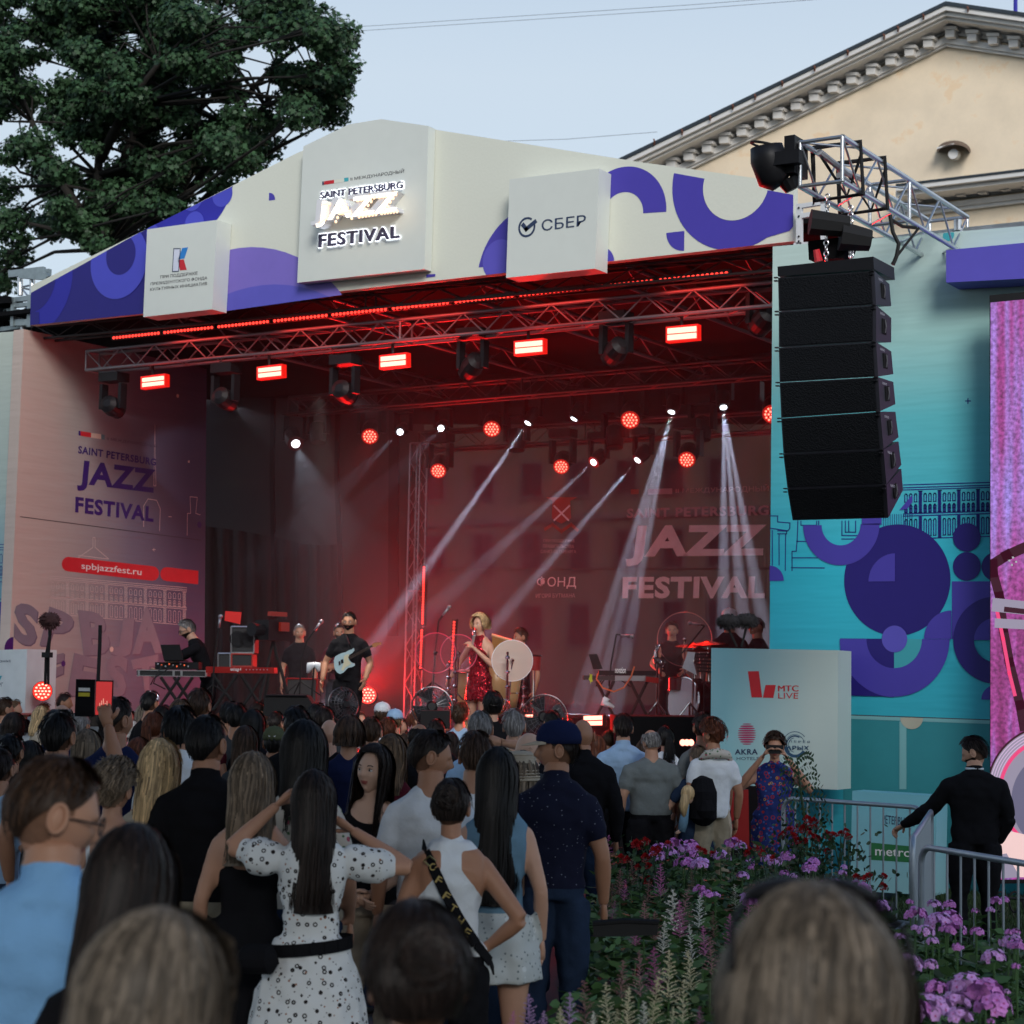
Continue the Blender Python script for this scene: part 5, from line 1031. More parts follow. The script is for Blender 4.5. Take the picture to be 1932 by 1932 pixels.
        if skirt:
            zt, zb, rt, rb = skirt; f_ = np.clip((zt-Q[:, 2])/(zt-zb), 0, 1)**.8; r_ = rt*(1-f_)+rb*f_; rq = np.sqrt(Q[:, 0]**2+(Q[:, 1]/.78)**2)
            sc_ = np.where((Q[:, 2] < zt+.02) & (Q[:, 2] > zb-.02), np.abs(rq-r_)-.035, 9); mk = sc_ < best; out = np.where(mk, BOT, out); best = np.where(mk, sc_, best)
        for a, b, ra, rb_, lb in SG_:
            A = np.array(a); B = np.array(b); D = B-A; tt = np.clip(((Q-A) @ D)/max(1e-9, D @ D), 0, 1); dd = np.linalg.norm(Q-(A+tt[:, None]*D), axis=1)-(ra*(1-tt)+rb_*tt)
            if lb == SKIN: dd = dd+.001
            mk = dd < best; out = np.where(mk, lb, out); best = np.where(mk, dd, best)
        return out
    co = [v.co.copy() for v in m2.vertices]
    lv = labels([tuple(c) for c in co])
    for i, c in enumerate(co):   # cloth folds
        lb = lv[i]
        if lb in (TOP, BOT):
            nn = m2.vertices[i].normal; q = c*1.; a = noise.noise(Vector((q.x*9, q.y*9, q.z*5+q.x*6)))*.010+(.28-abs(noise.noise(Vector((q.x*8+q.z*4, q.y*8, q.z*9-q.x*5)))))*.014+noise.noise(Vector((q.x*24+3, q.y*24, q.z*16)))*.004; co[i] = c+nn*(a+.002)
    VV = co; FF = [tuple(p.vertices) for p in m2.polygons]; MI = []
    lf = labels([tuple(p.center) for p in m2.polygons])
    for p in m2.polygons:
        c = p.center; lb = int(lf[p.index])
        if fn:
            f_ = fn(c.x, c.y, c.z, lb)
            if f_ is not None: lb = f_
        MI.append(lb)
    bd_ = {}; ek = {}
    for fi, f in enumerate(FF):
        for a, b in zip(f, f[1:]+f[:1]):
            e = (min(a, b), max(a, b))
            if e in ek:
                if MI[ek[e]] != MI[fi]: bd_.setdefault(a, []).append(b); bd_.setdefault(b, []).append(a)
            else: ek[e] = fi
    for _ in range(5):
        nw = {v: VV[v]*.4+sum((VV[q] for q in ns_), Vector())*(.6/len(ns_)) for v, ns_ in bd_.items() if len(ns_) >= 2}
        for v, c in nw.items(): VV[v] = c
    bpy.data.meshes.remove(m2)
    for hv, hf in H_:
        k = len(VV); VV += [Vector(v) for v in hv]; FF += [tuple(q+k for q in f) for f in hf]; MI += [SKIN]*len(hf)
    hv, hf, hl = head_geo(hi, fem, beard); hm = head_mat(hd, lean)
    k = len(VV); VV += [hm @ v for v in hv]; FF += [tuple(q+k for q in f) for f in hf]; MI += [max(hl[q] for q in f) if hi else (hl[f[0]] if hl[f[0]] >= BEARD else SKIN) for f in hf]
    me = bpy.data.meshes.new('body'); me.from_pydata([tuple(v) for v in VV], [], FF); me.polygons.foreach_set('material_index', MI); me.polygons.foreach_set('use_smooth', [True]*len(FF))
    for i in range(7): me.materials.append(None)
    me.update(); _bc[key] = (me, hm); return _bc[key]
def head_mat(hd, lean=0.):
    yaw, pitch, roll = [math.radians(a) for a in hd]
    c = Vector((0, .012, HZ))
    if lean: c = Matrix.Rotation(-lean, 3, 'X') @ (c-Vector((0, 0, .95)))+Vector((0, 0, .95))
    return Matrix.Translation(c) @ (Matrix.Rotation(yaw, 4, 'Z') @ Matrix.Rotation(-pitch, 4, 'X') @ Matrix.Rotation(roll, 4, 'Y'))
_hc = {}
def hair_mesh(style, det, seed, part=0., length=.35, wave=0., vol=1.):
    """style: short/crop/balding/long/bun/pony/curly/wavy; det = number of strands"""
    key = (style, det, seed, part, length, wave, vol)
    if key in _hc: return _hc[key]
    r = random.Random(seed*13+5); V = []; F = []
    longs = style in ('long', 'wavy', 'bob')
    th = {'short': .010, 'crop': .004, 'balding': .006, 'long': .014, 'wavy': .020, 'bob': .022, 'bun': .010, 'pony': .010, 'curly': .028}[style]*vol
    rx, ry, rz = .078+th, .099+th, .119+th
    def lim(a):   # polar limit in degrees for azimuth a (0 = front)
        d = abs(((a+180) % 360)-180)
        if style in ('short', 'crop', 'curly'): return 52 if d < 35 else (52+(d-35)*.7 if d < 78 else (80 if d < 100 else 80+(min(d, 150)-100)*.86))
        if style == 'balding': return 60 if d < 40 else (92 if d < 105 else 118)
        if style in ('bun', 'pony'): return 50 if d < 35 else (50+(d-35)*1. if d < 75 else (90 if d < 105 else 118))
        return 48 if d < 42 else (48+(d-42)*2.4 if d < 60 else 125)
    def pos(a, s, dth=0.):
        """a azimuth deg, s arc-length fraction; returns point"""
        d = ((a+180) % 360)-180; L_ = lim(a); 
        if style == 'balding': pol = 48+(L_-48)*s
        else: pol = L_*s
        if longs and abs(d) >= 60:
            tot = .20+length; cur = s*tot
            if cur < .20: pol = 100*cur/.20; drop = 0
            else: pol = 100; drop = cur-.20
        else: drop = 0
        A = math.radians(d+part*max(0, 1-pol/60)); p = math.radians(pol)
        k = 1+dth/.1
        x = rx*math.sin(p)*math.sin(A)*k; y = ry*math.sin(p)*math.cos(A)*k; z = rz*math.cos(p)*k
        if style == 'bob' : x *= 1+.25*max(0, math.sin(p))*s*vol*.5
        if drop:
            f = min(1, drop/.12); x *= 1-.10*f+.25*min(1, max(0, drop-.10)/.3)*(1 if style != 'bob' else -.3); y = y*(1-.15*f) if y > 0 else y; y -= (.030*f if y < .02 else .0)-(.0)
            if y > 0 and drop > .08: y = y*.8+.02*min(1, drop/.3)
            z -= drop
        if pol > 90 and not drop: x *= 1-(pol-90)/160; y *= 1-(pol-90)/220
        if wave: q = s*14+a*.06; x += wave*math.sin(q)*s; y += wave*math.cos(q*1.3)*s
        return Vector((x, y-.004, z))
    na, ns = (48, 12) if det < 400 else (80, 18)
    if longs: ns = int(ns*1.5)
    for i in range(na):
        for j in range(ns+1):
            p = pos(360*i/na, j/ns); amp = {'curly': .020, 'wavy': .010, 'bob': .008}.get(style, .0045)
            nz = noise.noise(p*(26 if style == 'curly' else 38)+Vector((seed, 0, 0)))*amp+noise.noise(p*9+Vector((seed, 3, 0)))*amp*.9
            V.append(p+p.normalized()*nz if not longs else p+Vector((p.x, p.y, 0)).normalized()*nz if p.z < 0 else p+p.normalized()*nz)
    for i in range(na):
        for j in range(ns): a0 = i*(ns+1)+j; b0 = ((i+1) % na)*(ns+1)+j; F.append((a0, b0, b0+1, a0+1))
    def ribbon(pts, w, outv=None):
        k = len(V); m = len(pts)
        for i, p in enumerate(pts):
            d = (pts[min(i+1, m-1)]-pts[max(i-1, 0)]); o_ = Vector((p.x, p.y, max(p.z, 0)*.8))+Vector((1e-4, 0, 0)); o_ = o_-d.normalized()*o_.dot(d.normalized()) if d.length > 1e-6 else o_
            sdv = d.cross(o_).normalized()*w*(1-.75*(i/(m-1))**2)*.5; V.append(p-sdv); V.append(p+sdv+o_.normalized()*w*.25)
            if i: F.append((k+2*i-2, k+2*i-1, k+2*i+1, k+2*i))
    for q in range(det):
        a = r.uniform(0, 360); s0 = r.uniform(0, .75) if not longs else r.uniform(0, .35); L_ = r.uniform(.18, .3) if not longs else 1-s0-r.uniform(0, .12); m = 5 if not longs else 12; lift = r.uniform(.001, .008); ph = r.uniform(0, 6)
        pts = []
        for i in range(m):
            s = s0+L_*i/(m-1); p = pos(a+r.uniform(-1, 1)*2, min(s, 1.03), lift+(.006*i/m if not longs else .002))
            if style == 'curly': p += Vector((math.sin(ph+i*2.1), math.cos(ph+i*1.7), math.sin(ph+i*2.6)))*.010+p.normalized()*.010
            if style in ('short', 'crop'): p += p.normalized()*(.0022*i if style == 'short' else .0008*i)
            if longs: p += Vector((math.sin(ph+i*.5), math.cos(ph+i*.4), 0))*(.003+.006*s)
            pts.append(p)
        ribbon(pts, (.012 if det < 400 else .0065)*(1.3 if longs else .9))
    if det >= 600:
        for q in range(70):   # flyaway strands
            a = r.uniform(0, 360); pts = [pos(a+i*r.uniform(-2, 4), min(1, .1+i*.08), .004+.0028*i*r.uniform(.4, 1.2)) for i in range(6)]; ribbon(pts, .0022)
    def ball(c, rr, n):
        g = G(); g.ell(c, rr, 16, 12); k = len(V); V.extend(Vector(v)+Vector((noise.noise(Vector(v)*40), noise.noise(Vector(v)*40+Vector((5, 0, 0))), 0))*.008 for v in g.v); F.extend(tuple(x+k for x in f) for f in g.f)
        for q in range(n):
            a = r.uniform(0, 6.28); t0 = r.uniform(-1, 1); ax = Vector((r.gauss(0, 1), r.gauss(0, 1), r.gauss(0, 1))).normalized(); b = ax.orthogonal().normalized(); cc = ax.cross(b)
            ribbon([Vector(c)+Vector([(b*math.cos(a+i*.35)+cc*math.sin(a+i*.35))[z]*rr[z]*1.06 for z in range(3)]) for i in range(6)], .01)
    if style == 'bun': ball((0, -.115, .045), (.05, .045, .055), det//4)
    if style == 'pony':
        for q in range(max(60, det//2)):
            a = r.uniform(0, 6.28); rr = r.uniform(0, .028); x = rr*math.cos(a); y = rr*math.sin(a); ph = r.uniform(0, 6)
            ribbon([Vector((x*.5, -.105, .04+y*.5))]+[Vector((x*(1+i*.25)+math.sin(ph+i)*.004, -.135+y*.6-.004*i+.002*i, .03-length*i/9)) for i in range(1, 10)], .012)
    me = bpy.data.meshes.new('hair'); me.from_pydata([tuple(v) for v in V], [], F); me.polygons.foreach_set('use_smooth', [True]*len(F)); me.materials.append(None); me.update()
    _hc[key] = me; return me
def cap_parts(kind):
    g = G()
    if kind == 'cap':
        g.lathe((0, -.004, .0), [(.093, .02), (.096, .045), (.090, .080), (.072, .112), (.040, .132), (.008, .138)], 24, Matrix.Diagonal((1, 1.2, 1)))
        g.tube([(0, 0, .138), (0, 0, .144)], [.008, .006], 8)
        b = len(g.v); n = 14
        for i in range(n+1):
            a = math.pi*(i/n)*.62+math.pi*.19; 
            for rr, z in ((1., .030), (1.0, .024)): g.v.append((.090*math.cos(a), .108*math.sin(a), z))
            ext = .075*math.sin(math.pi*i/n)**.6; g.v.append((.095*math.cos(a), .108*math.sin(a)+ext, .018-ext*.12)); g.v.append((.095*math.cos(a), .108*math.sin(a)+ext, .014-ext*.12))
        for i in range(n):
            o = b+i*4; g.f += [(o, o+4, o+6, o+2), (o+1, o+3, o+7, o+5), (o+2, o+6, o+7, o+3)]; g.mi += [1]*3
    elif kind == 'bucket':
        g.lathe((0, 0, .0), [(.125, -.05), (.115, -.02), (.098, .02), (.100, .06), (.090, .11), (.060, .135), (.01, .142)], 26, Matrix.Diagonal((1, 1.15, 1)), cap=False)
        for k in range(9): g.ring((0, 0, -.045+k*.02), .122-.004*k if k < 4 else .103-.002*k, .0065, Matrix.Diagonal((1, 1.15, 1)), 26, 5)
    return g
SKC = {'fair': (.52, .30, .21), 'tan': (.38, .19, .115), 'pale': (.60, .38, .28), 'warm': (.45, .24, .155)}
HCC = {'black': (.008, .007, .007), 'dark': (.018, .012, .010), 'brown': (.045, .024, .014), 'lbrown': (.11, .065, .035), 'auburn': (.10, .03, .014), 'blond': (.36, .24, .12), 'dblond': (.15, .11, .075), 'grey': (.20, .19, .185), 'white': (.5, .48, .45), 'ash': (.20, .16, .12)}
def scalp(sk, hc, hair):
    if hair in ('bald', 'balding'): return SK[sk]
    k = .62 if hair == 'crop' else .8
    return mat('scalp_%s_%s_%s' % (sk, hc, k), [a*(1-k)+b*k for a, b in zip(SKC[sk], HCC[hc])], .8, var=.25, scale=60, spec=.1)
def person(label, u, v, w=None, t=None, sex='m', hair='short', hc='dark', skin='warm', top='black', bot='ddenim', key=None, face=None, det=110, hw=None, group='crowd facing the stage', cat='person', hatk=None, hatc=None, hatc2=None, z0=0., length=.3, wave=0., hseed=None, vol=1., eyes=False, sit=None, hlim=(1.5, 1.93), part=0., scale=None, glasses=False, beardc=None, **bk):
    fem = sex == 'f'
    if t is None:
        hw = hw or {'short': .175, 'crop': .162, 'balding': .16, 'bald': .158, 'long': .20, 'wavy': .22, 'bob': .23, 'bun': .175, 'pony': .175, 'curly': .21}[hair]
        t = hw*FPX/w; z = P(u, v, t=t).z
        if not (hlim[0] <= z-z0 <= hlim[1]):
            zc = z0+min(max(z-z0, hlim[0]), hlim[1]); dz = ray(u, v).z
            if abs(dz) > 1e-4 and (zc-HC)/dz > 0: t2 = (zc-HC)/dz; t = min(max(t2, t*.75), t*1.3)
    p = P(u, v, t=t); h = p.z-z0; sc = scale or h/1.768
    face_to = Vector(face) if face is not None else None
    if face is None: f = TGT-p
    elif isinstance(face, (int, float)): f = None
    else: f = Vector(face)-p
    rz = math.atan2(-f.x, f.y) if f is not None else math.radians(face)
    rz += RND.uniform(-.12, .12) if face is None else 0
    bkey = key or ('std', fem, bk.get('top_', 'short'), hair == 'x'); 
    if key is None:
        bk.setdefault('wide', 1.); bkey = (fem, bk['wide'], bk.get('sl', 'short'), bk.get('bt', 'trousers'), bk.get('belly', 0), tuple(bk.get('hd', (0, 0, 0))))
    args = dict(bk); args['top'] = args.pop('sl', 'short'); args['bot'] = args.pop('bt', 'trousers')
    me, hm = body_mesh(bkey, fem=fem, **args)
    root = thing('person', label, cat, (p.x, p.y, z0), rz, group); root.scale = (sc, sc, sc)
    if key: # heads that lean or shift: slide so that the head still stands where it is seen
        off_ = Matrix.Rotation(rz, 3, 'Z') @ (hm.translation*sc); root.location.x -= off_.x; root.location.y -= off_.y; top_z = hm.translation.z+.125
        if scale is None: sc = h/top_z; root.scale = (sc, sc, sc)
    b = bpy.data.objects.new('body', me); link(b, root)
    for i, m in enumerate((SK[skin], CM[top], CM[bot], shoe, lipm, HM[beardc or 'dark'], scalp(skin, hc, hair))): b.material_slots[i].link = 'OBJECT'; b.material_slots[i].material = m
    if hair not in ('bald',):
        hs = hseed if hseed is not None else RND.randrange(3); hmesh = hair_mesh(hair, det, hs, part, length, wave, vol)
        ho = bpy.data.objects.new('hair', hmesh); link(ho, root); ho.matrix_local = hm.copy(); ho.material_slots[0].link = 'OBJECT'; ho.material_slots[0].material = HM[hc]
    if hatk:
        g = cap_parts(hatk); c = g.build('cap' if hatk == 'cap' else 'hat', mats=[CM[hatc] if hatc in CM else hatc, CM[hatc2 or hatc] if (hatc2 or hatc) in CM else hatc2], smooth=True); c.parent = root; c.matrix_local = hm @ Matrix.Translation((0, -.004, .012))
    if eyes:
        for s in (-1, 1):
            e = G().ell((0, 0, 0), (.0125, .010, .0075), 12, 8).build('eye', eyew); e.parent = root; e.matrix_local = hm @ Matrix.Translation((s*.031, .0775, .0))
            i_ = G().ell((0, .0085, 0), (.0052, .004, .0056), 10, 6).build('iris', eyed); i_.parent = e
            e2 = G().tube([(-.017, 0, -.004), (-.006, .004, .003), (.008, .004, .004), (.018, -.002, 0)] if s > 0 else [(.017, 0, -.004), (.006, .004, .003), (-.008, .004, .004), (-.018, -.002, 0)][::-1], .0024, 5).build('eyebrow', HM['dark' if hc in ('black', 'dark', 'brown') else 'lbrown']); e2.parent = root; e2.matrix_local = hm @ Matrix.Translation((s*.033, .0905, .021))
            e3 = G().tube([(-.013, .001, 0), (0, .0045, .0045), (.013, .001, -.001)], .0016, 5).build('eyelash', eyed); e3.parent = root; e3.matrix_local = hm @ Matrix.Translation((s*.031, .0835, .0045))
    if glasses:
        g = G()
        for s in (-1, 1): g.ring((s*.032, .102, 0), .020, .0022, Matrix.Rotation(math.pi/2, 3, 'X'), 16, 5); g.tube([(s*.052, .10, .004), (s*.078, .06, .004), (s*.083, -.01, 0)], .0024, 5)
        g.tube([(-.012, .103, .003), (.012, .103, .003)], .002, 5); go_ = g.build('glasses', blk); go_.parent = root; go_.matrix_local = hm.copy()
    return root, hm
TGT = P(905, 1290, t=26)
# ---------------------------------------------------------------- the packed crowd: u, v of head top, head width, sex, hair, colour, top, skin, label
CROWD = [
 (8,1316,30,'m','short','brown','dgrey','warm','man with short brown hair at the far left edge below the sponsor box'),
 (27,1320,25,'m','short','lbrown','black','fair','man with light brown hair beside the far left edge, second head in'),
 (108,1315,22,'m','short','dark','black','tan','dark haired man just right of the glowing red lamp'),
 (121,1307,25,'m','short','dark','maroon','tan','dark haired man standing behind the raised phone'),
 (82,1326,26,'m','short','auburn','black','warm','man lit red right in front of the glowing lamp'),
 (26,1347,46,'f','bob','dark','black','fair','woman with dark bob looking right at the left edge'),
 (78,1333,32,'f','long','blond','beige','fair','woman with long pale blond hair below the red lamp'),
 (116,1326,37,'m','balding','grey','navy','fair','bald man with grey rim of hair left of the raised phone'),
 (153,1345,36,'m','short','grey','dgrey','tan','grizzled man under the raised phone'),
 (272,1328,30,'f','long','ash','white','fair','ash blond woman in white before the keyboard stand'),
 (250,1362,28,'f','bob','white','pink','fair','white haired woman beside the navy T-shirt man'),
 (284,1304,30,'m','short','black','black','tan','man silhouetted against the keyboard player\'s table'),
 (290,1343,40,'f','pony','auburn','black','fair','woman with an auburn ponytail under the keyboard stand'),
 (307,1331,32,'m','short','black','black','tan','small dark head right of the auburn ponytail'),
 (341,1318,40,'m','crop','lbrown','dgrey','fair','man with cropped hair rimmed by red light under the keyboards'),
 (377,1299,40,'m','short','brown','maroon','tan','tall brown haired man below the keyboard player'),
 (306,1370,36,'f','long','dark','black','fair','dark haired woman left of the white shirted balding man'),
 (262,1394,40,'f','bob','auburn','maroon','fair','auburn haired woman between navy T-shirt man and long blond hair'),
 (22,1386,50,'m','short','black','black','tan','dark head low at the left edge'),
 (57,1401,58,'f','bob','black','black','fair','dark haired woman behind the man with glasses'),
 (434,1322,33,'m','crop','black','black','tan','man in a dark cap left of the stage monitor'),
 (447,1327,37,'m','short','black','dgrey','tan','man with a red lit edge right of the dark cap'),
 (478,1340,46,'f','long','black','black','fair','woman with straight black hair left of the bull logo cap'),
 (486,1325,28,'m','short','dark','black','tan','dark head just under the stage monitor'),
 (464,1371,52,'f','long','brown','dgrey','fair','woman with long brown hair behind the black polo man'),
 (408,1383,40,'f','long','auburn','pink','fair','woman with reddish hair half hidden by the black polo man'),
 (521,1343,30,'m','short','dark','check','warm','man in a blue checked shirt left of the tall dark haired man'),
 (524,1358,32,'f','bob','blond','white','fair','blond woman hidden behind the bull logo cap'),
 (560,1333,46,'m','short','black','black','tan','tall dark haired man right of the bull logo cap'),
 (599,1327,33,'m','short','black','black','tan','left one of two dark men below the guitarist'),
 (613,1334,35,'m','short','dark','dgrey','tan','right one of two dark men below the guitarist'),
 (604,1351,30,'f','bun','blond','beige','fair','blond woman with hair pinned up left of the bald man'),
 (622,1354,38,'m','bald','dark','black','fair','bald man in black right of the long black hair'),
 (660,1353,58,'m','bob','brown','navy','warm','man with shaggy brown hair in a navy shirt'),
 (702,1353,40,'m','short','brown','maroon','warm','brown haired man right of the shaggy navy shirted man'),
 (733,1354,34,'m','short','auburn','black','warm','reddish haired man below the white cap'),
 (756,1356,24,'f','bob','auburn','olive','fair','red haired woman with a yellow-green strap'),
 (698,1384,38,'f','bun','lbrown','black','fair','light brown haired woman behind the pale faced woman'),
 (740,1387,62,'f','long','lbrown','maroon','fair','woman with long light brown hair right of the pale faced woman'),
 (785,1342,30,'f','curly','auburn','black','fair','woman with frizzy red hair left of the stage fan'),
 (804,1348,34,'f','bob','black','dgrey','fair','woman with a hair band in front of the fan box'),
 (824,1357,34,'m','short','dark','black','tan','dark haired man in front of the fan box'),
 (792,1362,40,'m','balding','dark','black','tan','balding man behind the smiling short haired man'),
 (868,1330,33,'m','curly','brown','lblue','warm','curly haired man in a light blue shirt below the singer'),
 (872,1363,26,'f','curly','blond','beige','fair','woman with pale curls behind the man touching his head'),
 (767,1384,30,'f','long','brown','black','fair','brown haired woman just left of the smiling man'),
 (851,1382,34,'f','long','dark','maroon','fair','dark haired woman right of the smiling man'),
 (931,1303,34,'f','bun','black','black','fair','woman with dark pinned up hair and a clip in front of the singer'),
 (971,1338,42,'m','short','grey','tropic','fair','grey haired man in a black and cream floral shirt'),
 (1017,1368,22,'f','bob','blond','black','fair','small blond head left of the man in the blue cap'),
 (1043,1341,33,'m','short','black','black','tan','dark haired man above the blue cap'),
 (1205,1356,27,'m','balding','grey','dgrey','fair','balding man right of the pale blue shirt'),
 (1128,1388,34,'f','long','auburn','maroon','fair','auburn haired woman between dark jacket and pale blue shirt'),
 (1256,1370,34,'f','pony','black','white','fair','woman in a white top with a dark braid'),
 (1280,1384,24,'f','bob','brown','maroon','fair','brown haired woman right of the dark braid'),
 (1327,1345,37,'m','short','dark','grey','tan','dark haired man in a grey shirt by the sponsor box'),
 (1150,1378,26,'m','short','brown','black','tan','dark head low right of the dark jacket'),
 (540,1352,26,'f','long','brown','black','fair','brown haired woman squeezed left of the long black hair'),
 (640,1340,24,'m','short','black','black','tan','small dark head right of the stage fan stand'),
 (680,1343,26,'f','long','auburn','black','fair','auburn woman behind the shaggy haired man'),
 (505,1350,26,'m','short','brown','dgrey','tan','brown haired man above the bull logo cap'),
 (415,1345,26,'f','long','auburn','black','fair','red haired woman right of the tall black polo man'),
 (205,1330,24,'m','short','dark','black','tan','dark head left of the navy T-shirt man'),
 (242,1338,24,'f','bob','brown','black','fair','brown bob right of the navy T-shirt man'),
 (955,1350,24,'m','short','black','black','tan','dark head left of the grey haired man'),
 (1020,1350,24,'m','short','brown','dgrey','tan','brown head left of the red floor strobe'),
 (1070,1352,24,'m','crop','dark','black','tan','small cropped head left of the man filming'),
 (48,1330,26,'f','bob','dark','black','fair','small dark bob right of the left edge pair'),
 (1140,1362,23,'m','short','dark','black','tan','dark head between the dark jacket and the pale blue shirt'),
 (1085,1346,21,'f','bob','brown','dgrey','fair','brown bob just above the man filming'),
 (1232,1350,22,'m','short','black','black','tan','small dark head above the balding grey shirted man'),
 (1300,1364,26,'f','bob','black','black','fair','dark bob before the black riser at the right'),
 (990,1345,22,'m','short','lbrown','lblue','fair','light brown head just left of the red floor strobe'),
 (890,1348,22,'f','long','dark','black','fair','dark haired woman left of the pinned up hair and clip'),
 (842,1344,22,'m','crop','grey','dgrey','fair','cropped grey head left of the curly blue shirted man'),
 (1218,1395,30,'f','long','brown','white','fair','brown haired woman in white behind the balding man'),
 (660,1335,22,'f','long','black','black','fair','small black haired head above the shaggy brown hair'),
 (325,1352,24,'f','bob','black','maroon','fair','black bob between the white shirt and auburn ponytail'),
 (0,1410,60,'m','short','dark','lblue','warm','man in a light blue shirt cut by the left edge'),
]
for (u, v, w, sx, hr, hcx, tp, sk, lab) in CROWD:
    k = {}
    if w >= 30: k['det'] = 200
    sl = 'short' if RND.random() < .75 or sx == 'm' else 'none'
    person(lab, u, v, w=w, sex=sx, hair=hr, hc=hcx, skin=sk, top=tp, bot=RND.choice(['ddenim', 'black', 'dgrey']), sl=sl, length=RND.choice([.22, .3]) if hr in ('long', 'pony') else .06, wide=1.0, wave=.004 if hr == 'long' else 0, **k)

# ---------------------------------------------------------------- people one can tell apart, each with a pose of their own
CW = dict(group='crowd facing the stage')
def racer(x, y, z, lb):
    if lb == TOP and z > 1.20:
        if y < .02 and abs(x) > .045+max(0, (1.36-z))*.75 and z < 1.44: return SKIN
        if y >= .02 and abs(x) > .09: return SKIN
def straps(x, y, z, lb):
    if lb == TOP and z > 1.26 and not (abs(abs(x)-.085) < .012): return SKIN
def scoop(x, y, z, lb):
    if lb == TOP and y > 0 and z > 1.365+x*x*4 and abs(x) < .11: return SKIN
def polo_ring(x, y, z, lb): return None
# near row
person('heavy set man with glasses in a light blue shirt, large at the lower left', 108, 1431, t=4.5, hair='crop', hc='brown', skin='warm', top='sky', bot='ddenim', key='glassman', det=700, wide=1.22, vox=.0115, hd=(-72, 14, 0), hi=True, collar=True, glasses=True, hseed=1, **CW)
person('woman with long dark reddish hair, out of focus behind the man with glasses', 252, 1570, t=4.1, sex='f', hair='long', hc='dark', skin='warm', top='black', key='nearw1', det=800, length=.32, vox=.014, hd=(-10, 10, 0), sl='short', **CW)
person('ash blond woman turned right, blurred head at the bottom left', 302, 1744, t=2.75, sex='f', hair='long', hc='ash', skin='warm', top='lace', key='nearw2', det=2200, wave=.005, length=.16, vox=.0115, hd=(-48, 8, 0), hi=True, vol=1.3, arms={'R': ((.36, .16, 1.28), (.24, .20, 1.46))}, **CW)
person('woman with dark brown hair pinned up, blurred at the bottom centre', 790, 1722, t=3.35, sex='f', hair='bun', hc='dark', skin='warm', top='black', key='nearw3', det=1300, vox=.014, hd=(12, 6, 0), vol=2.0, **CW)
_r, _h = person('blond woman with sunglasses pushed up on her head, blurred at the bottom right', 1540, 1714, t=2.5, sex='f', hair='bob', hc='ash', skin='fair', top='black', key='nearw4', det=2600, wave=.007, length=.13, vox=.014, hd=(0, 4, 0), vol=1.25, **CW)
g = G()
for s in (-1, 1): g.ell((s*.050, .03, .148), (.042, .030, .014), 14, 8, Matrix.Rotation(s*.25, 3, 'Y')); g.tube([(s*.085, .02, .135), (s*.112, -.02, .10), (s*.118, -.06, .05)], .005, 5)
g.tube([(-.02, .05, .152), (0, .055, .156), (.02, .05, .152)], .005, 5); o = g.build('sunglasses', blk, smooth=True); o.parent = _r; o.matrix_local = _h.copy()
# middle rows
person('broad man in a black polo shirt seen from behind, pale shorts', 393, 1352, t=9.0, hair='crop', hc='black', skin='tan', top='black', bot='khaki', key='polo', det=500, wide=1.02, hd=(-22, 0, 0), collar=True, bt='shorts', vox=.0115, hw=.17, **CW)
person('woman with wavy highlighted hair in a black strappy dress', 478, 1428, t=8.4, sex='f', hair='wavy', hc='dblond', skin='warm', top='black', bot='black', key='strapdress', det=700, length=.34, wave=.008, sl='none', bt='dress', skirt=(1.04, .45, .15, .27), fn=straps, hd=(0, 6, 0), **CW)
person('woman with messy pinned curls right of the man with glasses', 216, 1443, t=8.7, sex='f', hair='curly', hc='dblond', skin='warm', top='white', key='curly1', det=600, sl='none', fn=straps, hd=(-15, 10, 0), **CW)
person('woman with long straight bright blond hair left of the black polo', 303, 1400, t=9.1, sex='f', hair='long', hc='blond', skin='warm', top='beige', key='blond1', det=600, length=.46, hd=(-6, 0, 0), **CW)
person('woman with long blond hair under the raised forearm', 165, 1378, t=12.6, sex='f', hair='long', hc='dblond', skin='warm', top='beige', det=350, length=.3, **CW)
person('man in a navy T-shirt with cropped hair turned right', 222, 1317, t=11.6, hair='crop', hc='dark', skin='tan', top='navy', key='navyt', det=400, hd=(-35, 0, 0), **CW)
_ph = person('dark haired man whose right arm holds the phone up', 112, 1345, t=10.4, hair='short', hc='black', skin='tan', top='dgrey', key='phoneman', det=400, wide=1.1, arms={'R': ((.30, .10, 1.46), (.205, .16, 1.70))}, palm={'R': (-.3, .9, 0)}, curl=.9, **CW)
person('man with a thinning crown in a white shirt left of the black polo', 342, 1337, t=11.2, hair='short', hc='black', skin='tan', top='white', key='whiteshirt1', det=350, collar=True, **CW)
person('tall woman with long straight black hair and a floral top', 576, 1367, t=8.9, sex='f', hair='long', hc='black', skin='warm', top='floral', key='blackhair1', det=600, length=.32, vol=1.3, **CW)
person('pale faced dark haired woman in black looking back to the left', 706, 1409, t=9.7, sex='f', hair='long', hc='dark', skin='pale', top='black', bot='beige', key='faceup', det=700, length=.30, face=(1.0, -4, 0), hd=(-27, -6, -4), hi=True, eyes=True, vox=.0115, fn=scoop, sl='short', arms={'L': ((-.21, .02, 1.14), (-.02, .17, 1.02)), 'R': ((.22, .02, 1.14), (.06, .17, 1.02))}, part=10, **CW)
person('smiling man with faded short hair in a white T-shirt, in profile', 815, 1379, t=9.5, hair='crop', hc='dark', skin='tan', top='white', key='smile', det=500, wide=1.0, hd=(-84, 10, 0), hi=True, beardc='dark', vox=.014, **CW)
person('brown haired man in a white T-shirt right of the smiling man', 898, 1383, t=10.2, hair='short', hc='brown', skin='warm', top='white', key='whitet2', det=450, hd=(5, 8, 0), **CW)
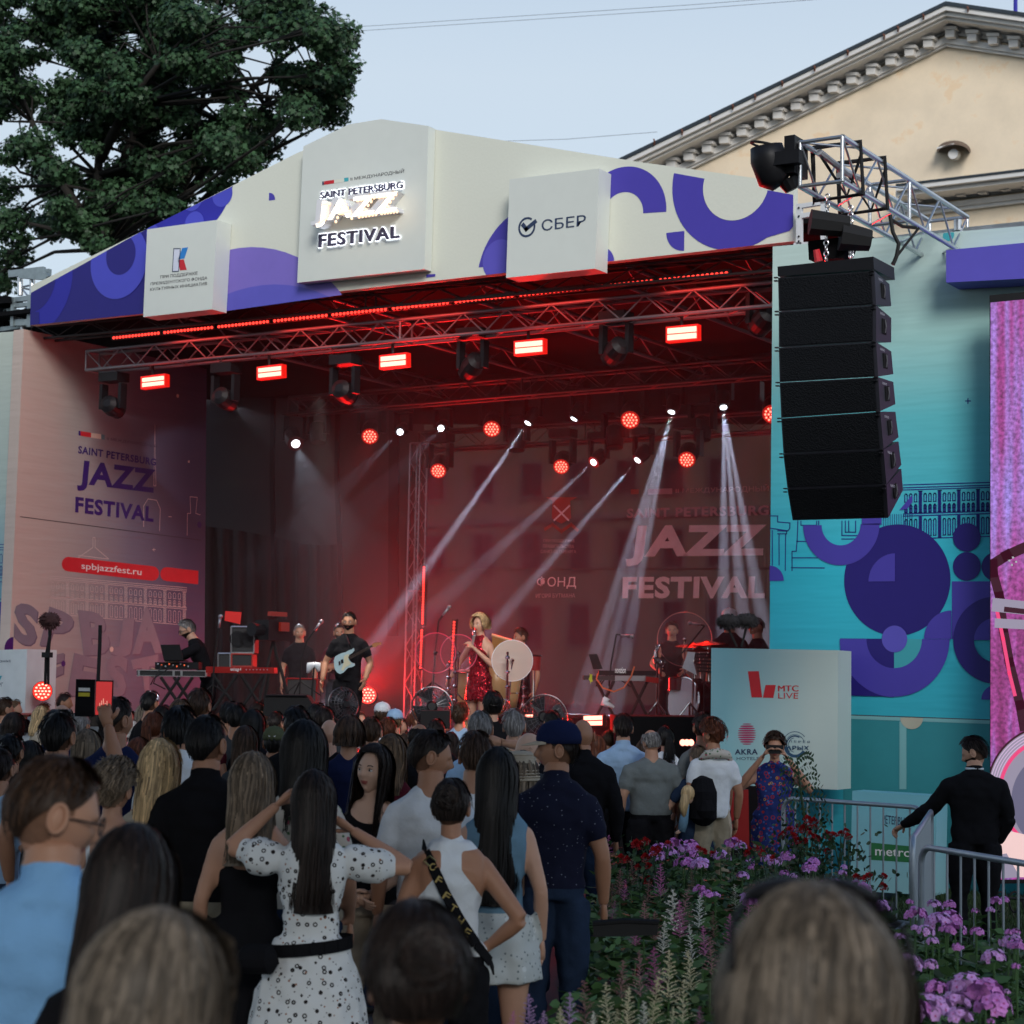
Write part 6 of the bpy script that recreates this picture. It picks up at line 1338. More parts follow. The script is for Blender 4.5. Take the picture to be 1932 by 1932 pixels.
person('woman in a leopard spotted white dress with long brown hair, hands raised', 594, 1460, t=8.1, sex='f', hair='long', hc='dark', skin='warm', top='leopard', bot='leopard', key='leopard', det=900, length=.46, vol=1.1, sl='short', bt='dress', skirt=(1.03, .30, .16, .34), puff=.082, hi=False, vox=.0105, arms={'L': ((-.37, .05, 1.42), (-.165, .13, 1.61)), 'R': ((.44, .03, 1.34), (.175, .13, 1.50))}, palm={'L': (1, 0, 0), 'R': (-1, 0, 0)}, curl=.5, hd=(6, 0, 0), **CW)
person('tanned woman in a white racerback tank top with hair clipped up', 853, 1473, t=8.3, sex='f', hair='bun', hc='dark', skin='tan', top='white', bot='black', key='tank', det=700, sl='none', fn=racer, vox=.0105, hd=(-14, 4, 0), arms={'R': ((.33, -.09, 1.13), (.17, .03, .98)), 'L': ((-.235, -.02, 1.12), (-.21, .12, .90))}, wide=1.08, **CW)
person('woman with very long straight black hair in a denim vest and pale shorts', 940, 1417, t=8.9, sex='f', hair='long', hc='black', skin='fair', top='denim', bot='lace', key='vest', det=900, length=.56, vol=1.1, sl='none', bt='skirt', skirt=(1.0, .70, .17, .22), vox=.0115, hd=(-5, 0, 0), **CW)
person('slim man in a blue cap and dotted navy polo shirt, in profile', 1052, 1367, t=10.0, hair='crop', hc='dark', skin='tan', top='dots', bot='ddenim', key='capman', det=400, hatk='cap', hatc='navy', hatc2='beige', hi=True, hd=(92, 0, 0), vox=.0115, collar=True, hw=.2, **CW)
person('small person in a cream crochet bucket hat behind the long black hair', 984, 1424, t=11.5, sex='f', hair='bob', hc='dblond', skin='fair', top='lblue', key='bucket', det=200, hatk='bucket', hatc='beige', hlim=(1.3, 1.7), **CW)
person('older bald man with a grey beard looking left, behind the blue cap', 1000, 1381, t=12.4, hair='bald', skin='pale', top='dgrey', key='oldman', hd=(82, 8, 0), hi=True, beard=True, beardc='grey', **CW)
person('man scratching the back of his head, blue wristband', 907, 1343, t=14, hair='crop', hc='grey', skin='warm', top='lblue', key='scratch', det=350, arms={'R': ((.44, -.04, 1.50), (.13, -.10, 1.55))}, palm={'R': (0, 1, 0)}, **CW)
_r, _h = person('man in a grey cap with a white bull head logo', 518, 1375, t=15, hair='short', hc='black', skin='tan', top='dgrey', key='bullcap', hatk='cap', hatc='olive', face=(-14, 20, 0), hd=(0, 0, 0), **CW)
g = G(); 
bull = [(-.030, .018), (-.026, .003), (-.012, .003), (-.008, -.020), (0, -.026), (.008, -.020), (.012, .003), (.026, .003), (.030, .018), (.020, .010), (.008, .012), (-.008, .012), (-.020, .010)]
g.add([(x, -.1145-.0*abs(x), z) for x, z in bull]+[(x, -.119, z) for x, z in bull], [tuple(range(13)), tuple(range(25, 12, -1))]); o = g.build('bull_logo', whp); o.parent = _r; o.matrix_local = _h @ Matrix.Translation((0, 0, .058))
person('person in a white cap below the guitarist\'s fan', 722, 1328, t=22.5, hair='short', hc='brown', skin='warm', top='white', key='whitecap', hatk='cap', hatc='white', **CW)
person('person in a pale blue cap right of the white cap', 746, 1341, t=21.5, hair='short', hc='lbrown', skin='warm', top='olive', key='palecap', hatk='cap', hatc='lblue', **CW)
_film = person('bald tanned man in a dark jacket filming with a phone', 1100, 1356, t=14.4, hair='bald', skin='tan', top='black', key='filming', sl='long', wide=1.1, arms={'L': ((-.28, .18, 1.32), (-.14, .30, 1.58))}, palm={'L': (.3, .9, 0)}, curl=.9, collar=True, **CW)
person('man in a pale blue long sleeved shirt seen from behind', 1176, 1349, t=17.6, hair='short', hc='dark', skin='warm', top='lblue', bot='black', key='paleshirt', det=400, sl='long', wide=1.12, collar=True, vox=.0115, hem=.86, arms={'L': ((-.27, .0, 1.13), (-.16, .20, 1.10)), 'R': ((.27, .0, 1.13), (.16, .2, 1.1))}, **CW)
person('balding heavy man in a grey T-shirt right of the pale blue shirt', 1229, 1376, t=17.2, hair='balding', hc='grey', skin='warm', top='grey', bot='black', key='greyt', det=300, wide=1.3, belly=.04, hd=(20, 14, 0), **CW)
_bp = person('short haired woman in black with one arm round the grey shirted man', 1317, 1409, t=17.2, sex='f', hair='short', hc='dblond', skin='fair', top='ddenim', bot='ddenim', key='backpackw', det=400, bt='shorts', wide=1.12, hlim=(1.45, 1.6), arms={'L': ((-.33, .02, 1.10), (-.52, .10, 1.28))}, palm={'L': (0, 1, 0)}, curl=.1, hd=(10, 10, 0), **CW)
person('curly haired man with a floral kerchief over a white T-shirt', 1345, 1361, t=17.2, hair='curly', hc='auburn', skin='tan', top='white', bot='khaki', key='kerchief', det=450, hd=(30, 14, 0), wide=1.05, hem=.84, hw=.2, **CW)
_bd = person('elderly woman in a long blue and red patterned dress taking a picture', 1462, 1387, t=17.6, sex='f', hair='curly', hc='brown', skin='warm', top='bluefloral', bot='bluefloral', key='bluedress', det=400, sl='none', bt='dress', skirt=(1.0, .12, .20, .27), wide=1.3, belly=.05, face=(0, 0, 0), hi=True, vox=.014, arms={'L': ((-.36, .12, 1.22), (-.11, .26, 1.56)), 'R': ((.36, .12, 1.22), (.11, .26, 1.56))}, palm={'L': (.9, .2, 0), 'R': (-.9, .2, 0)}, curl=.8, hd=(0, 0, 0), **CW)
person('bearded man in a dark suit with one hand on the barrier', 1838, 1391, t=15.4, hair='short', hc='dark', skin='fair', top='black', bot='black', key='suit', det=600, sl='long', collar=True, wide=1.24, hi=True, beard=True, face=(-9, 22, 0), hd=(66, 20, 0), hem=.80, vox=.0115, hlim=(1.4, 1.9), z0=-.05, arms={'L': ((-.34, .10, 1.16), (-.52, .30, 1.02)), 'R': ((.27, -.02, 1.12), (.20, .08, .92))}, palm={'L': (0, 0, -1)}, curl=1.)
o = G().ring((0, 0, 0), .066, .010, n=20).build('shirt_collar', CM['white']); o.parent = bpy.data.objects[bpy.context.scene.objects[-2].name] if False else [x for x in bpy.data.objects if x.get('label', '').startswith('bearded man in a dark suit')][0]; o.location = (0, 0, 1.505)
# kerchief
kp = [x for x in bpy.data.objects if x.get('label', '').startswith('curly haired man with a floral')][0]
o = G().tube([(-.15, -.03, 1.40), (-.10, -.09, 1.46), (0, -.12, 1.475), (.10, -.09, 1.46), (.15, -.03, 1.40), (.14, .07, 1.34)], [.02, .04, .05, .04, .035, .02], 8).build('kerchief', CM['floral'], smooth=True); o.parent = kp
# tank top strap bag, leopard belt bag
tk = [x for x in bpy.data.objects if x.get('label', '').startswith('tanned woman in a white')][0]
def band_on(par, pts, w, m, name):
    g = G()
    for a, b in zip(pts, pts[1:]):
        a = Vector(a); b = Vector(b); d = (b-a).normalized(); n_ = Vector(((a.x+b.x)/2*.6, -1, 0)).normalized(); s_ = d.cross(n_).normalized()*w/2; nn = n_*.006
        g.add([a-s_, a+s_, b+s_, b-s_, a-s_+nn, a+s_+nn, b+s_+nn, b-s_+nn], [(4, 5, 6, 7), (0, 4, 7, 3), (1, 2, 6, 5)])
    o = g.build(name, m); o.matrix_world = par.matrix_world; return o
def on_person(par, name, label, cat, build, m, **k):
    t = thing(name, label, cat, par.location, par.rotation_euler.z); t.scale = par.scale
    o = build.build(k.get('part', name), m, smooth=k.get('smooth', True)); o.parent = t; return t
def ribbon_g(pts, w):
    g = G()
    for a, b in zip(pts, pts[1:]):
        a = Vector(a); b = Vector(b); d = (b-a).normalized(); n_ = Vector(((a.x+b.x)/2*4, (a.y+b.y)/2*6, 0)).normalized(); s_ = d.cross(n_).normalized()*w/2; nn = n_*.008
        g.add([a-s_, a+s_, b+s_, b-s_, a-s_+nn, a+s_+nn, b+s_+nn, b-s_+nn], [(4, 5, 6, 7), (0, 4, 7, 3), (1, 2, 6, 5), (0, 1, 5, 4), (3, 7, 6, 2)])
    return g
t = on_person(tk, 'shoulder_bag_strap', 'black and gold lettered bag strap across the white tank top', 'bag', ribbon_g([(-.125, .03, 1.46), (-.115, -.06, 1.43), (-.08, -.125, 1.36), (-.02, -.14, 1.24), (.05, -.13, 1.12), (.12, -.10, 1.02), (.19, -.03, .93), (.21, .05, .88)], .048), CM['black'], part='strap', smooth=False)
gold = mat('gold_print', (.35, .26, .08), .5)
for k, (x, y, z) in enumerate([(-.085, -.130, 1.37), (-.055, -.139, 1.31), (-.02, -.151, 1.24), (.012, -.149, 1.185), (.045, -.144, 1.13), (.08, -.130, 1.075)]):
    tv, tf = text_geo('OFFTHEM'[k], .02); M = Matrix.Rotation(.55, 4, 'Y'); o = mesh('lettering', [M @ Vector(((a-.5)*.03, 0, (b-.5)*.035)) for a, b, _ in tv], tf, gold); o.parent = t; o.location = (x, y-.004, z)
o = G().ring((-.10, -.116, 1.395), .028, .005, Matrix.Rotation(math.pi/2, 3, 'X') @ Matrix.Diagonal((1, .8, 1)), 4, 6).build('buckle', mat('brass', (.5, .38, .15), .3, 1)); o.parent = t
lp = [x for x in bpy.data.objects if x.get('label', '').startswith('woman in a leopard')][0]
g = ribbon_g([(.185*math.sin(a), -.150*math.cos(a), 1.0+.02*math.sin(a)) for a in [k*.35-3.15 for k in range(19)]], .055); g.tube([(-.14, -.17, .97), (-.17, -.175, .96), (-.27, -.12, .955), (-.30, -.08, .96)], [.03, .065, .065, .03], 12)
on_person(lp, 'belt_bag', 'black belt bag around the waist of the leopard spotted dress', 'bag', g, CM['black'], part='pouch', smooth=False)
g = G(); g.tube([(0, -.15, 1.0), (0, -.17, 1.04), (0, -.17, 1.3), (0, -.15, 1.42), (0, -.13, 1.45)], [.10, .15, .15, .11, .04], 14); g.tube([(0, -.27, 1.06), (0, -.28, 1.12), (0, -.27, 1.22)], [.08, .10, .07], 10); g.tube([(-.12, -.12, 1.40), (-.13, -.02, 1.44), (-.12, .08, 1.36)], .02, 6); g.tube([(.12, -.12, 1.40), (.13, -.02, 1.44), (.12, .08, 1.36)], .02, 6); g.tube([(-.03, -.16, 1.42), (0, -.16, 1.46), (.03, -.16, 1.42)], .01, 5)
bm_ = bmesh.new(); o = g.build('bag', CM['black'])
md = o.modifiers.new('b', 'BEVEL'); md.width = .03; md.segments = 3
t = thing('backpack', 'black backpack on the short haired woman with arm stretched out', 'backpack', _bp[0].location, _bp[0].rotation_euler.z); t.scale = _bp[0].scale; o.parent = t
t = thing('cloth_doll', 'small blond haired doll in denim peeking from the black backpack', 'doll', _bp[0].location, _bp[0].rotation_euler.z); t.scale = _bp[0].scale
for nm, g_, m_ in (('head', G().ell((-.17, -.22, 1.24), (.055, .05, .06), 12, 8), SK['pale']), ('hair', G().ell((-.18, -.235, 1.29), (.075, .06, .085), 12, 8).tube([(-.2, -.25, 1.28), (-.23, -.25, 1.15), (-.22, -.25, 1.05)], [.05, .05, .02], 8), HM['blond']), ('body', G().tube([(-.19, -.22, 1.18), (-.22, -.23, 1.0), (-.24, -.23, .90)], [.035, .05, .04], 8), CM['denim']), ('leg', G().tube([(-.23, -.23, .93), (-.30, -.24, .88)], [.022, .018], 6), SK['pale'])):
    o = g_.build(nm, m_, smooth=True); o.parent = t
g = G(); 
for k in range(9): g.tube([(.23+.006*k, -.04-.01*k, 1.12), (.25+.008*k, -.05-.01*k, .92), (.24+.008*k, -.05-.01*k, .70-.01*(k % 3))], [.03, .024, .018], 5)
g.ell((.24, -.06, 1.14), (.10, .06, .06), 12, 8)
t = on_person(_bp[0], 'draped_jacket', 'beige scarf and jacket hanging beside the backpack', 'jacket', g, CM['beige'], part='cloth')
# phones
def phone(label, root, c, rot, case=False, sc=1.):
    t = thing('phone', label, 'phone', root.matrix_world @ Vector(c) if False else (Matrix.Rotation(root.rotation_euler.z, 3, 'Z') @ (Vector(c)*root.scale.x))+root.location, root.rotation_euler.z+rot)
    G().box((0, 0, 0), (.078*sc, .009, .155*sc)).build('body', blk, t)
    G().box((0, -.006, 0), (.070*sc, .003, .142*sc)).build('screen', glow('phone_red', (.5, .03, .03), .9), t)
    if case:
        G().box((-.085*sc, -.0, 0), (.085*sc, .008, .16*sc)).build('case_flap', CM['black'], t); G().box((-.088*sc, -.007, .045), (.05*sc, .003, .018)).build('card', whp, t); G().box((-.088*sc, -.007, .018), (.05*sc, .003, .02)).build('card', mat('card_yellow', (.6, .5, .03), .5), t)
        g = G()
        for k in range(5): g.box((-.02+.01*k, -.009, -.04+.012*(k % 3)), (.004, .002, .03))
        g.build('screen_picture', glow('phone_pic', (.9, .4, .3), .8), t)
    return t
phone('phone in an open black wallet case held up above the crowd', _ph[0], (.16, .20, 1.835), .1, True, 1.25)
phone('phone held to the left of the bald man filming', _film[0], (-.12, .34, 1.66), 0.)
t = phone('black phone held sideways in front of the elderly woman\'s face', _bd[0], (0, .30, 1.625), math.pi); t.rotation_euler = (0, math.pi/2, _bd[0].rotation_euler.z); 
# ================================================================ performers
def lbl(s): return [x for x in bpy.data.objects if x.get('label', '').startswith(s)][0]
PG = 'musicians on the stage'
def xz(x, y): return (x*.2344+792.5, y*.2344+1117)     # photo crop helpers
def yz(x, y): return (x*.2344+452.8, y*.2344+1117)
def vz(x, y): return (x*.2344+1169.8, y*.2344+1117)
def wz(x, y): return (x*.2734, y*.2734+1056.6)
def halter(x, y, z, lb):
    if lb == TOP:
        if abs(x) > .075 + max(0, 1.34-z)*.9 and z > 1.22: return SKIN
        if y < 0 and z > 1.25: return SKIN
K_ = dict(z0=SZ, hlim=(1.4, 2.1), group=PG)
sg = person('blond singer in a short red sequin dress holding a microphone', 906, 1160, t=26, sex='f', hair='bob', hc='blond', skin='fair', top='sequin', bot='sequin', key='singer', det=900, length=.03, vol=1.25, sl='none', bt='dress', skirt=(1.05, .68, .135, .19), fn=halter, vox=.012, hi=True, eyes=True, wave=.006, face=(-13.5, 8, 0), hd=(-12, 0, 0), hw=.2,
     arms={'R': ((.30, .0, 1.15), (.36, .12, .94)), 'L': ((-.27, .10, 1.10), (-.03, .22, 1.34))}, palm={'L': (.9, .1, .2), 'R': (-1, 0, 0)}, curl=1.2, legs={'L': ((-.085, .05, .50), (-.10, .03, .10)), 'R': ((.10, .01, .50), (.15, -.12, .10))}, **K_)
gt = person('guitarist in a black T-shirt with a beard, standing still', 659, 1155, t=25.3, hair='crop', hc='black', skin='tan', top='black', bot='black', key='guitarist', det=300, vox=.013, hi=True, eyes=True, beard=True, beardc='black', face=(-8, 0, 0), hd=(4, 0, 0), wide=1.08, arms={'R': ((.30, -.02, 1.13), (.30, .10, .90)), 'L': ((-.28, -.03, 1.13), (-.26, .12, .92))}, **K_)
kb = person('keyboard player with glasses bending over a laptop', 355, 1170, t=25.6, hair='short', hc='grey', skin='fair', top='black', bot='black', key='keysman', det=350, vox=.014, hi=True, eyes=True, beard=True, glasses=True, face=(-27, 10, 0), hd=(12, 22, 0), lean=.45, sl='short', wide=1.12, arms={'R': ((.25, .50, 1.12), (.12, .66, 1.02)), 'L': ((-.26, .50, 1.14), (-.15, .66, 1.02))}, **K_)
person('smiling percussionist in black behind the round clear screen', 982, 1186, t=27.2, hair='short', hc='brown', skin='tan', top='black', bot='black', key='perc', det=250, vox=.014, hi=True, eyes=True, face=(-16, 6, 0), hd=(-28, 6, 0), arms={'R': ((.30, .12, 1.14), (.26, .32, 1.02)), 'L': ((-.30, -.02, 1.12), (-.30, .06, .86))}, **K_)
person('drummer in a black vest behind the music stands', 1268, 1174, t=27., hair='short', hc='brown', skin='fair', top='black', bot='black', key='drum', det=250, vox=.014, hi=True, eyes=True, sl='none', face=(0, 0, 0), hlim=(1.2, 2.2), group=PG, z0=SZ+.15, arms={'R': ((.28, .15, 1.15), (.18, .35, 1.05)), 'L': ((-.28, .15, 1.15), (-.18, .35, 1.05))})
person('musician in a white cap hidden by the furry microphones', 1376, 1151, t=25.8, hair='short', hc='dark', skin='tan', top='black', bot='black', key='hat1', hatk='cap', hatc='white', hi=True, beard=True, beardc='black', face=(-6, 0, 0), **K_)
person('musician with a silver chain bowing his head at the right of the stage', 1427, 1164, t=25.8, hair='crop', hc='dark', skin='tan', top='black', bot='black', key='hat2', hi=True, eyes=True, face=(-24, 8, 0), hd=(0, 30, 0), **K_)
person('dim man in black behind the camera left of the guitarist', 566, 1178, t=28.5, hair='crop', hc='grey', skin='warm', top='black', bot='black', key='dim1', hi=True, eyes=True, face=(0, 0, 0), **K_)
person('dim red lit man standing behind the guitarist with folded hands', 641, 1178, t=28.3, hair='short', hc='dark', skin='tan', top='maroon', bot='black', key='dim2', hi=True, eyes=True, beard=True, face=(0, 0, 0), arms={'R': ((.26, .05, 1.12), (-.06, .20, 1.16)), 'L': ((-.26, .05, 1.12), (.08, .22, 1.13))}, **K_)
# microphone, guitar
def pt(u, v, t): return P(u, v, t=t)
def gear(name, label, cat, u, v, t, group=None): return thing(name, label, cat, tuple(pt(u, v, t)), group=group)
t_ = gear('microphone', 'silver hand microphone held at the singer\'s mouth', 'microphone', 895, 1200, 25.7)
own(t_, G().tube([pt(*xz(435, 325), 25.72), pt(*xz(437, 350), 25.74)], [.024, .02], 10).ell(pt(*xz(435, 320), 25.72), (.028, .028, .03), 10, 8).build('grille', chrome, smooth=True), G().tube([pt(*xz(436, 345), 25.73), pt(*xz(422, 430), 25.8)], [.02, .014], 10).build('handle', mat('mic_silver', (.6, .6, .62), .3, .6)))
GT = 24.95
t_ = gear('electric_guitar', 'pale blue electric guitar with cream pickguard and dark neck', 'guitar', 655, 1248, GT)
fr = lambda q, d=0: [pt(*yz(x, y), GT-d) for x, y in q]
def plate(q, th, m, name, d=0):
    f = fr(q, d); n = len(f); dv = Fw*th; b = [p+dv for p in f]
    o = mesh(name, f+b, [tuple(range(n)), tuple(range(2*n-1, n-1, -1))]+[(i, i+n, (i+1) % n+n, (i+1) % n) for i in range(n)], m); own(t_, o); return o
plate([(915, 450), (900, 462), (875, 470), (850, 485), (820, 492), (790, 505), (765, 520), (755, 550), (757, 590), (765, 625), (785, 650), (805, 659), (830, 650), (850, 630), (870, 610), (905, 603), (925, 590), (922, 574), (905, 573), (893, 565), (880, 550), (873, 530), (880, 505), (905, 490), (920, 470)], .045, mat('guitar_blue', (.42, .58, .62), .2, spec=.6), 'body')
plate([(880, 500), (850, 505), (835, 520), (838, 560), (825, 600), (812, 625), (830, 635), (850, 605), (880, 590), (895, 575), (870, 545), (872, 520)], .004, mat('pickguard', (.62, .60, .42), .35), 'pickguard', .006)
plate([(870, 522), (1062, 425), (1070, 440), (882, 545)], .025, mat('fretboard', (.03, .02, .015), .4), 'neck', .012)
plate([(1060, 425), (1080, 410), (1112, 405), (1137, 408), (1135, 425), (1110, 428), (1090, 445), (1070, 444)], .02, mat('headstock', (.35, .18, .06), .35), 'headstock', .012)
for i in range(5): plate([(1080+i*11, 404), (1084+i*11, 403), (1085+i*11, 409), (1081+i*11, 410)], .01, chrome, 'tuning_peg', .015)
plate([(812, 545), (830, 540), (834, 572), (816, 576)], .006, blk, 'pickup', .012); plate([(793, 560), (806, 555), (810, 585), (797, 590)], .008, chrome, 'bridge', .012)
for i in range(12): plate([(888+i*14.4, 512-i*7.3), (890+i*14.4, 511-i*7.3), (898+i*14.4, 533-i*7.3-i*.5), (896+i*14.4, 534-i*7.3-i*.5)], .003, chrome, 'fret', .015)
own(t_, G().tube([pt(*yz(905, 470), GT+.05), pt(*yz(880, 420), GT+.0), pt(*yz(850, 345), GT+.12)], .012, 5).build('strap', blk))
def bar(t, a, b, r, m, name='tube', n=8): own(t, G().tube([a, b], r, n).build(name, m, smooth=False))
def xstand(t, u0, u1, v0, v1, T, m=blkm):
    for dt in (-.2, .2):
        bar(t, pt(u0, v0, T+dt), pt(u1, v1, T+dt), .02, m, 'leg'); bar(t, pt(u1, v0, T+dt), pt(u0, v1, T+dt), .02, m, 'leg')
def quad(t, px, T, d, m, name): 
    f = [pt(u, v, T) for u, v in px]; dv = Vector((Fw.x, Fw.y, 0)).normalized()*d; n = len(f); b = [p+dv for p in f]
    o = mesh(name, f+b, [tuple(range(n)), tuple(range(2*n-1, n-1, -1))]+[(i, i+n, (i+1) % n+n, (i+1) % n) for i in range(n)], m); own(t, o); return o
case = mat('case_black', (.03, .03, .032), .5)
# left keyboards
t_ = gear('mixing_table', 'flight case table with mixer on a crossed stand before the keyboard player', 'table', 320, 1340, 24.9)
quad(t_, [wz(945, 760), wz(1420, 765), wz(1420, 805), wz(945, 798)], 24.9, .45, case, 'case'); quad(t_, [wz(942, 757), wz(1420, 762), wz(1420, 768), wz(942, 763)], 24.88, .02, alu, 'edge'); quad(t_, [wz(942, 795), wz(1420, 802), wz(1420, 807), wz(942, 800)], 24.88, .02, alu, 'edge')
for x in (950, 1190, 1245, 1415): quad(t_, [wz(x, 760), wz(x+14, 760), wz(x+14, 804), wz(x, 803)], 24.86, .02, alu, 'latch')
quad(t_, [wz(1070, 705), wz(1370, 705), wz(1370, 755), wz(1070, 755)], 25.0, .3, blk, 'mixer')
for k in range(9): own(t_, G().ell(pt(*wz(1090+k*26, 718+(k % 3)*8), 24.98), (.012, .01, .012), 6, 4).build('knob', glow('knob_red', (1, .15, .05), .8) if k % 2 else alu))
own(t_, G().tube([pt(*wz(1120, 725), 24.8), pt(*wz(1080, 790), 24.75), pt(*wz(1060, 850), 24.8), pt(*wz(1140, 890), 24.9)], .008, 5).build('cable', rub), G().tube([pt(*wz(1190, 735), 24.8), pt(*wz(1130, 770), 24.75), pt(*wz(1060, 820), 24.8), pt(*wz(1040, 860), 24.9)], .007, 5).build('cable', rub))
xstand(t_, *(wz(1110, 805)[0], wz(1240, 805)[0]), wz(0, 808)[1], 1330, 24.9); xstand(t_, wz(1200, 0)[0], wz(1330, 0)[0], wz(0, 808)[1], 1330, 25.1)
t_ = gear('laptop', 'open black laptop on the mixing table', 'laptop', 325, 1240, 24.95); quad(t_, [wz(1107, 585), wz(1240, 583), wz(1265, 690), wz(1130, 692)], 24.9, .015, blk, 'lid'); quad(t_, [wz(1130, 690), wz(1268, 688), wz(1290, 700), wz(1140, 702)], 24.93, .2, blk, 'base')
t_ = gear('keyboard', 'red topped stage keyboard on a black crossed stand', 'keyboard', 452, 1290, 24.6)
redk = mat('keyboard_red', (.30, .012, .01), .35)
quad(t_, [wz(1420, 735), wz(1890, 742), wz(1892, 758), wz(1420, 748)], 24.5, .35, redk, 'top_panel'); quad(t_, [wz(1420, 748), wz(1892, 758), wz(1892, 782), wz(1420, 778)], 24.48, .36, redk, 'body')
tv, tf = text_geo('nord stage 4', .01); q0 = pt(*wz(1590, 772), 24.46); q1 = pt(*wz(1662, 773), 24.46); own(t_, mesh('lettering', [q0+(q1-q0)*x+Vector((0, 0, .055*y)) for x, y, _ in tv], tf, whp))
for k in range(7): own(t_, G().ell(pt(*wz(1700+k*24, 757), 24.47), (.01, .01, .008), 6, 4).build('knob', alu))
xstand(t_, wz(1470, 0)[0], wz(1640, 0)[0], 1272, 1340, 24.6); xstand(t_, wz(1660, 0)[0], wz(1820, 0)[0], 1272, 1340, 24.6)
def micstand(lab, pts, T, head=True, tri=True, m=blkm, floor=1330, r=.01):
    u, v = pts[0]; t = gear('microphone_stand', lab, 'microphone stand', pts[-1][0], floor, T, None)
    for a, b in zip(pts, pts[1:]): bar(t, pt(*a, T), pt(*b, T), r, m, 'pole')
    if head:
        a, b = Vector(pt(*pts[0], T)), Vector(pt(*pts[1], T)); d = (a-b).normalized(); own(t, G().tube([a, a+d*.12], [.013, .02], 8).ell(a+d*.145, (.028, .028, .028), 10, 8).build('microphone', mat('mic_grey', (.25, .25, .28), .35, .6), smooth=True))
    if tri:
        c = pt(*pts[-1], T)
        for k in range(3): a_ = k*2.1+.4; bar(t, c+Vector((0, 0, .18)), c+Vector((.28*math.cos(a_), .28*math.sin(a_), 0)), r*.8, m, 'leg')
    return t
micstand('microphone on a straight stand before the red keyboard', [wz(1510, 470), wz(1478, 720), wz(1465, 960)], 24.3)
micstand('tilted microphone stand left of the guitarist', [yz(600, 310), yz(540, 390), yz(490, 560), yz(480, 830)], 25.2)
micstand('tall boom stand left of the singer', [yz(1630, 190), yz(1600, 230), yz(1570, 480), yz(1545, 830)], 26.)
micstand('boom microphone over the right keyboard', [vz(5, 345), vz(-30, 340), vz(-70, 560), vz(-90, 760)], 25.)
micstand('silver boom microphone stand above the music stands', [vz(650, 265), vz(680, 270), vz(560, 420), vz(440, 560)], 25.2, tri=False)
t_ = micstand('tall black pole stand left of the keyboards', [wz(692, 450), wz(688, 600), wz(676, 860)], 19.4, head=False, tri=False, r=.018)
fur = mat('fur', (.03, .028, .03), .95, var=.4, scale=60); furr = mat('fur_reddish', (.10, .045, .045), .95, var=.4, scale=60)
def furball(t, c, rr, m, seed):
    r = random.Random(seed); g = G().ell(c, rr, 16, 12); 
    for k in range(420):
        d = Vector((r.gauss(0, 1), r.gauss(0, 1), r.gauss(0, 1))).normalized(); p = Vector(c)+Vector((d.x*rr[0], d.y*rr[1], d.z*rr[2]))*.95; e = p+d*r.uniform(.012, .035)+Vector((0, 0, -.012)); s = d.orthogonal().normalized()*.006; g.add([p-s, p+s, e], [(0, 1, 2)])
    o = g.build('windshield', m); o['kind'] = 'stuff'; own(t, o)
t_ = gear('furry_microphone', 'reddish furry microphone on a twin pole stand at the left wall', 'microphone', 93, 1300, 18.9)
c = pt(*wz(342, 415), 18.9); furball(t_, c, (.115, .07, .075), furr, 1); own(t_, G().tube([pt(*wz(345, 455), 18.9), pt(*wz(345, 520), 18.9)], .018, 8).build('handle', blk), G().tube([pt(*wz(345, 520), 18.9), pt(*wz(318, 660), 18.9), pt(*wz(312, 860), 18.9)], .014, 6).build('pole', blkm), G().tube([pt(*wz(348, 500), 18.9), pt(*wz(335, 660), 18.9), pt(*wz(333, 860), 18.9)], .012, 6).build('pole', blkm), G().box(pt(*wz(326, 655), 18.88), (.10, .05, .05)).build('clamp', blk))
for i, (lab, x, y) in enumerate((('left one of the two black furry microphones over the sponsor box', 868, 235), ('right one of the two black furry microphones over the sponsor box', 1018, 228))):
    t_ = gear('furry_microphone', lab, 'microphone', *vz(x, 450), 18.6); c = pt(*vz(x, y), 18.6); furball(t_, c, (.115, .07, .066), fur, 5+i); bar(t_, c-Vector((0, 0, .06)), pt(*vz(x+(70 if i == 0 else -40), 440), 18.6), .012, blkm, 'pole')
# backline at left
def crate(lab, px, T, d, edge=alu, name='flight_case', cat='flight case', m=case):
    t = gear(name, lab, cat, *px[3], T); quad(t, px, T, d, m, 'case')
    for a, b in zip(px, px[1:]+px[:1]): bar(t, pt(*a, T-.01), pt(*b, T-.01), .012, edge, 'edge', 5)
    return t
t_ = crate('upper speaker cabinet behind the keyboards', [wz(1595, 460), wz(1755, 462), wz(1752, 640), wz(1595, 640)], 26.4, .5, name='speaker_cabinet', cat='speaker')
for k in range(2): own(t_, G().lathe(pt(*wz(1640+k*70, 545), 26.38), [(.11, .0), (.09, .02), (.03, .03)], 16, Fw.to_track_quat('Z', 'Y').to_matrix()).build('cone', blk))
crate('flight case with bright edges under the speaker cabinet', [wz(1505, 645), wz(1590, 645), wz(1590, 760), wz(1505, 760)], 26.3, .5)
crate('red lit flight case right of the bright edged case', [wz(1597, 648), wz(1740, 650), wz(1740, 735), wz(1597, 735)], 26.3, .5, edge=mat('edge_red', (.4, .05, .04), .4))
crate('red lit case stack behind the tilted microphone stand', [yz(375, 695), yz(620, 700), yz(612, 890), yz(375, 890)], 27.2, .5, edge=redk); crate('small case left of the folding seat', [yz(0, 500), yz(95, 500), yz(95, 595), yz(0, 595)], 26.9, .4, edge=redk)
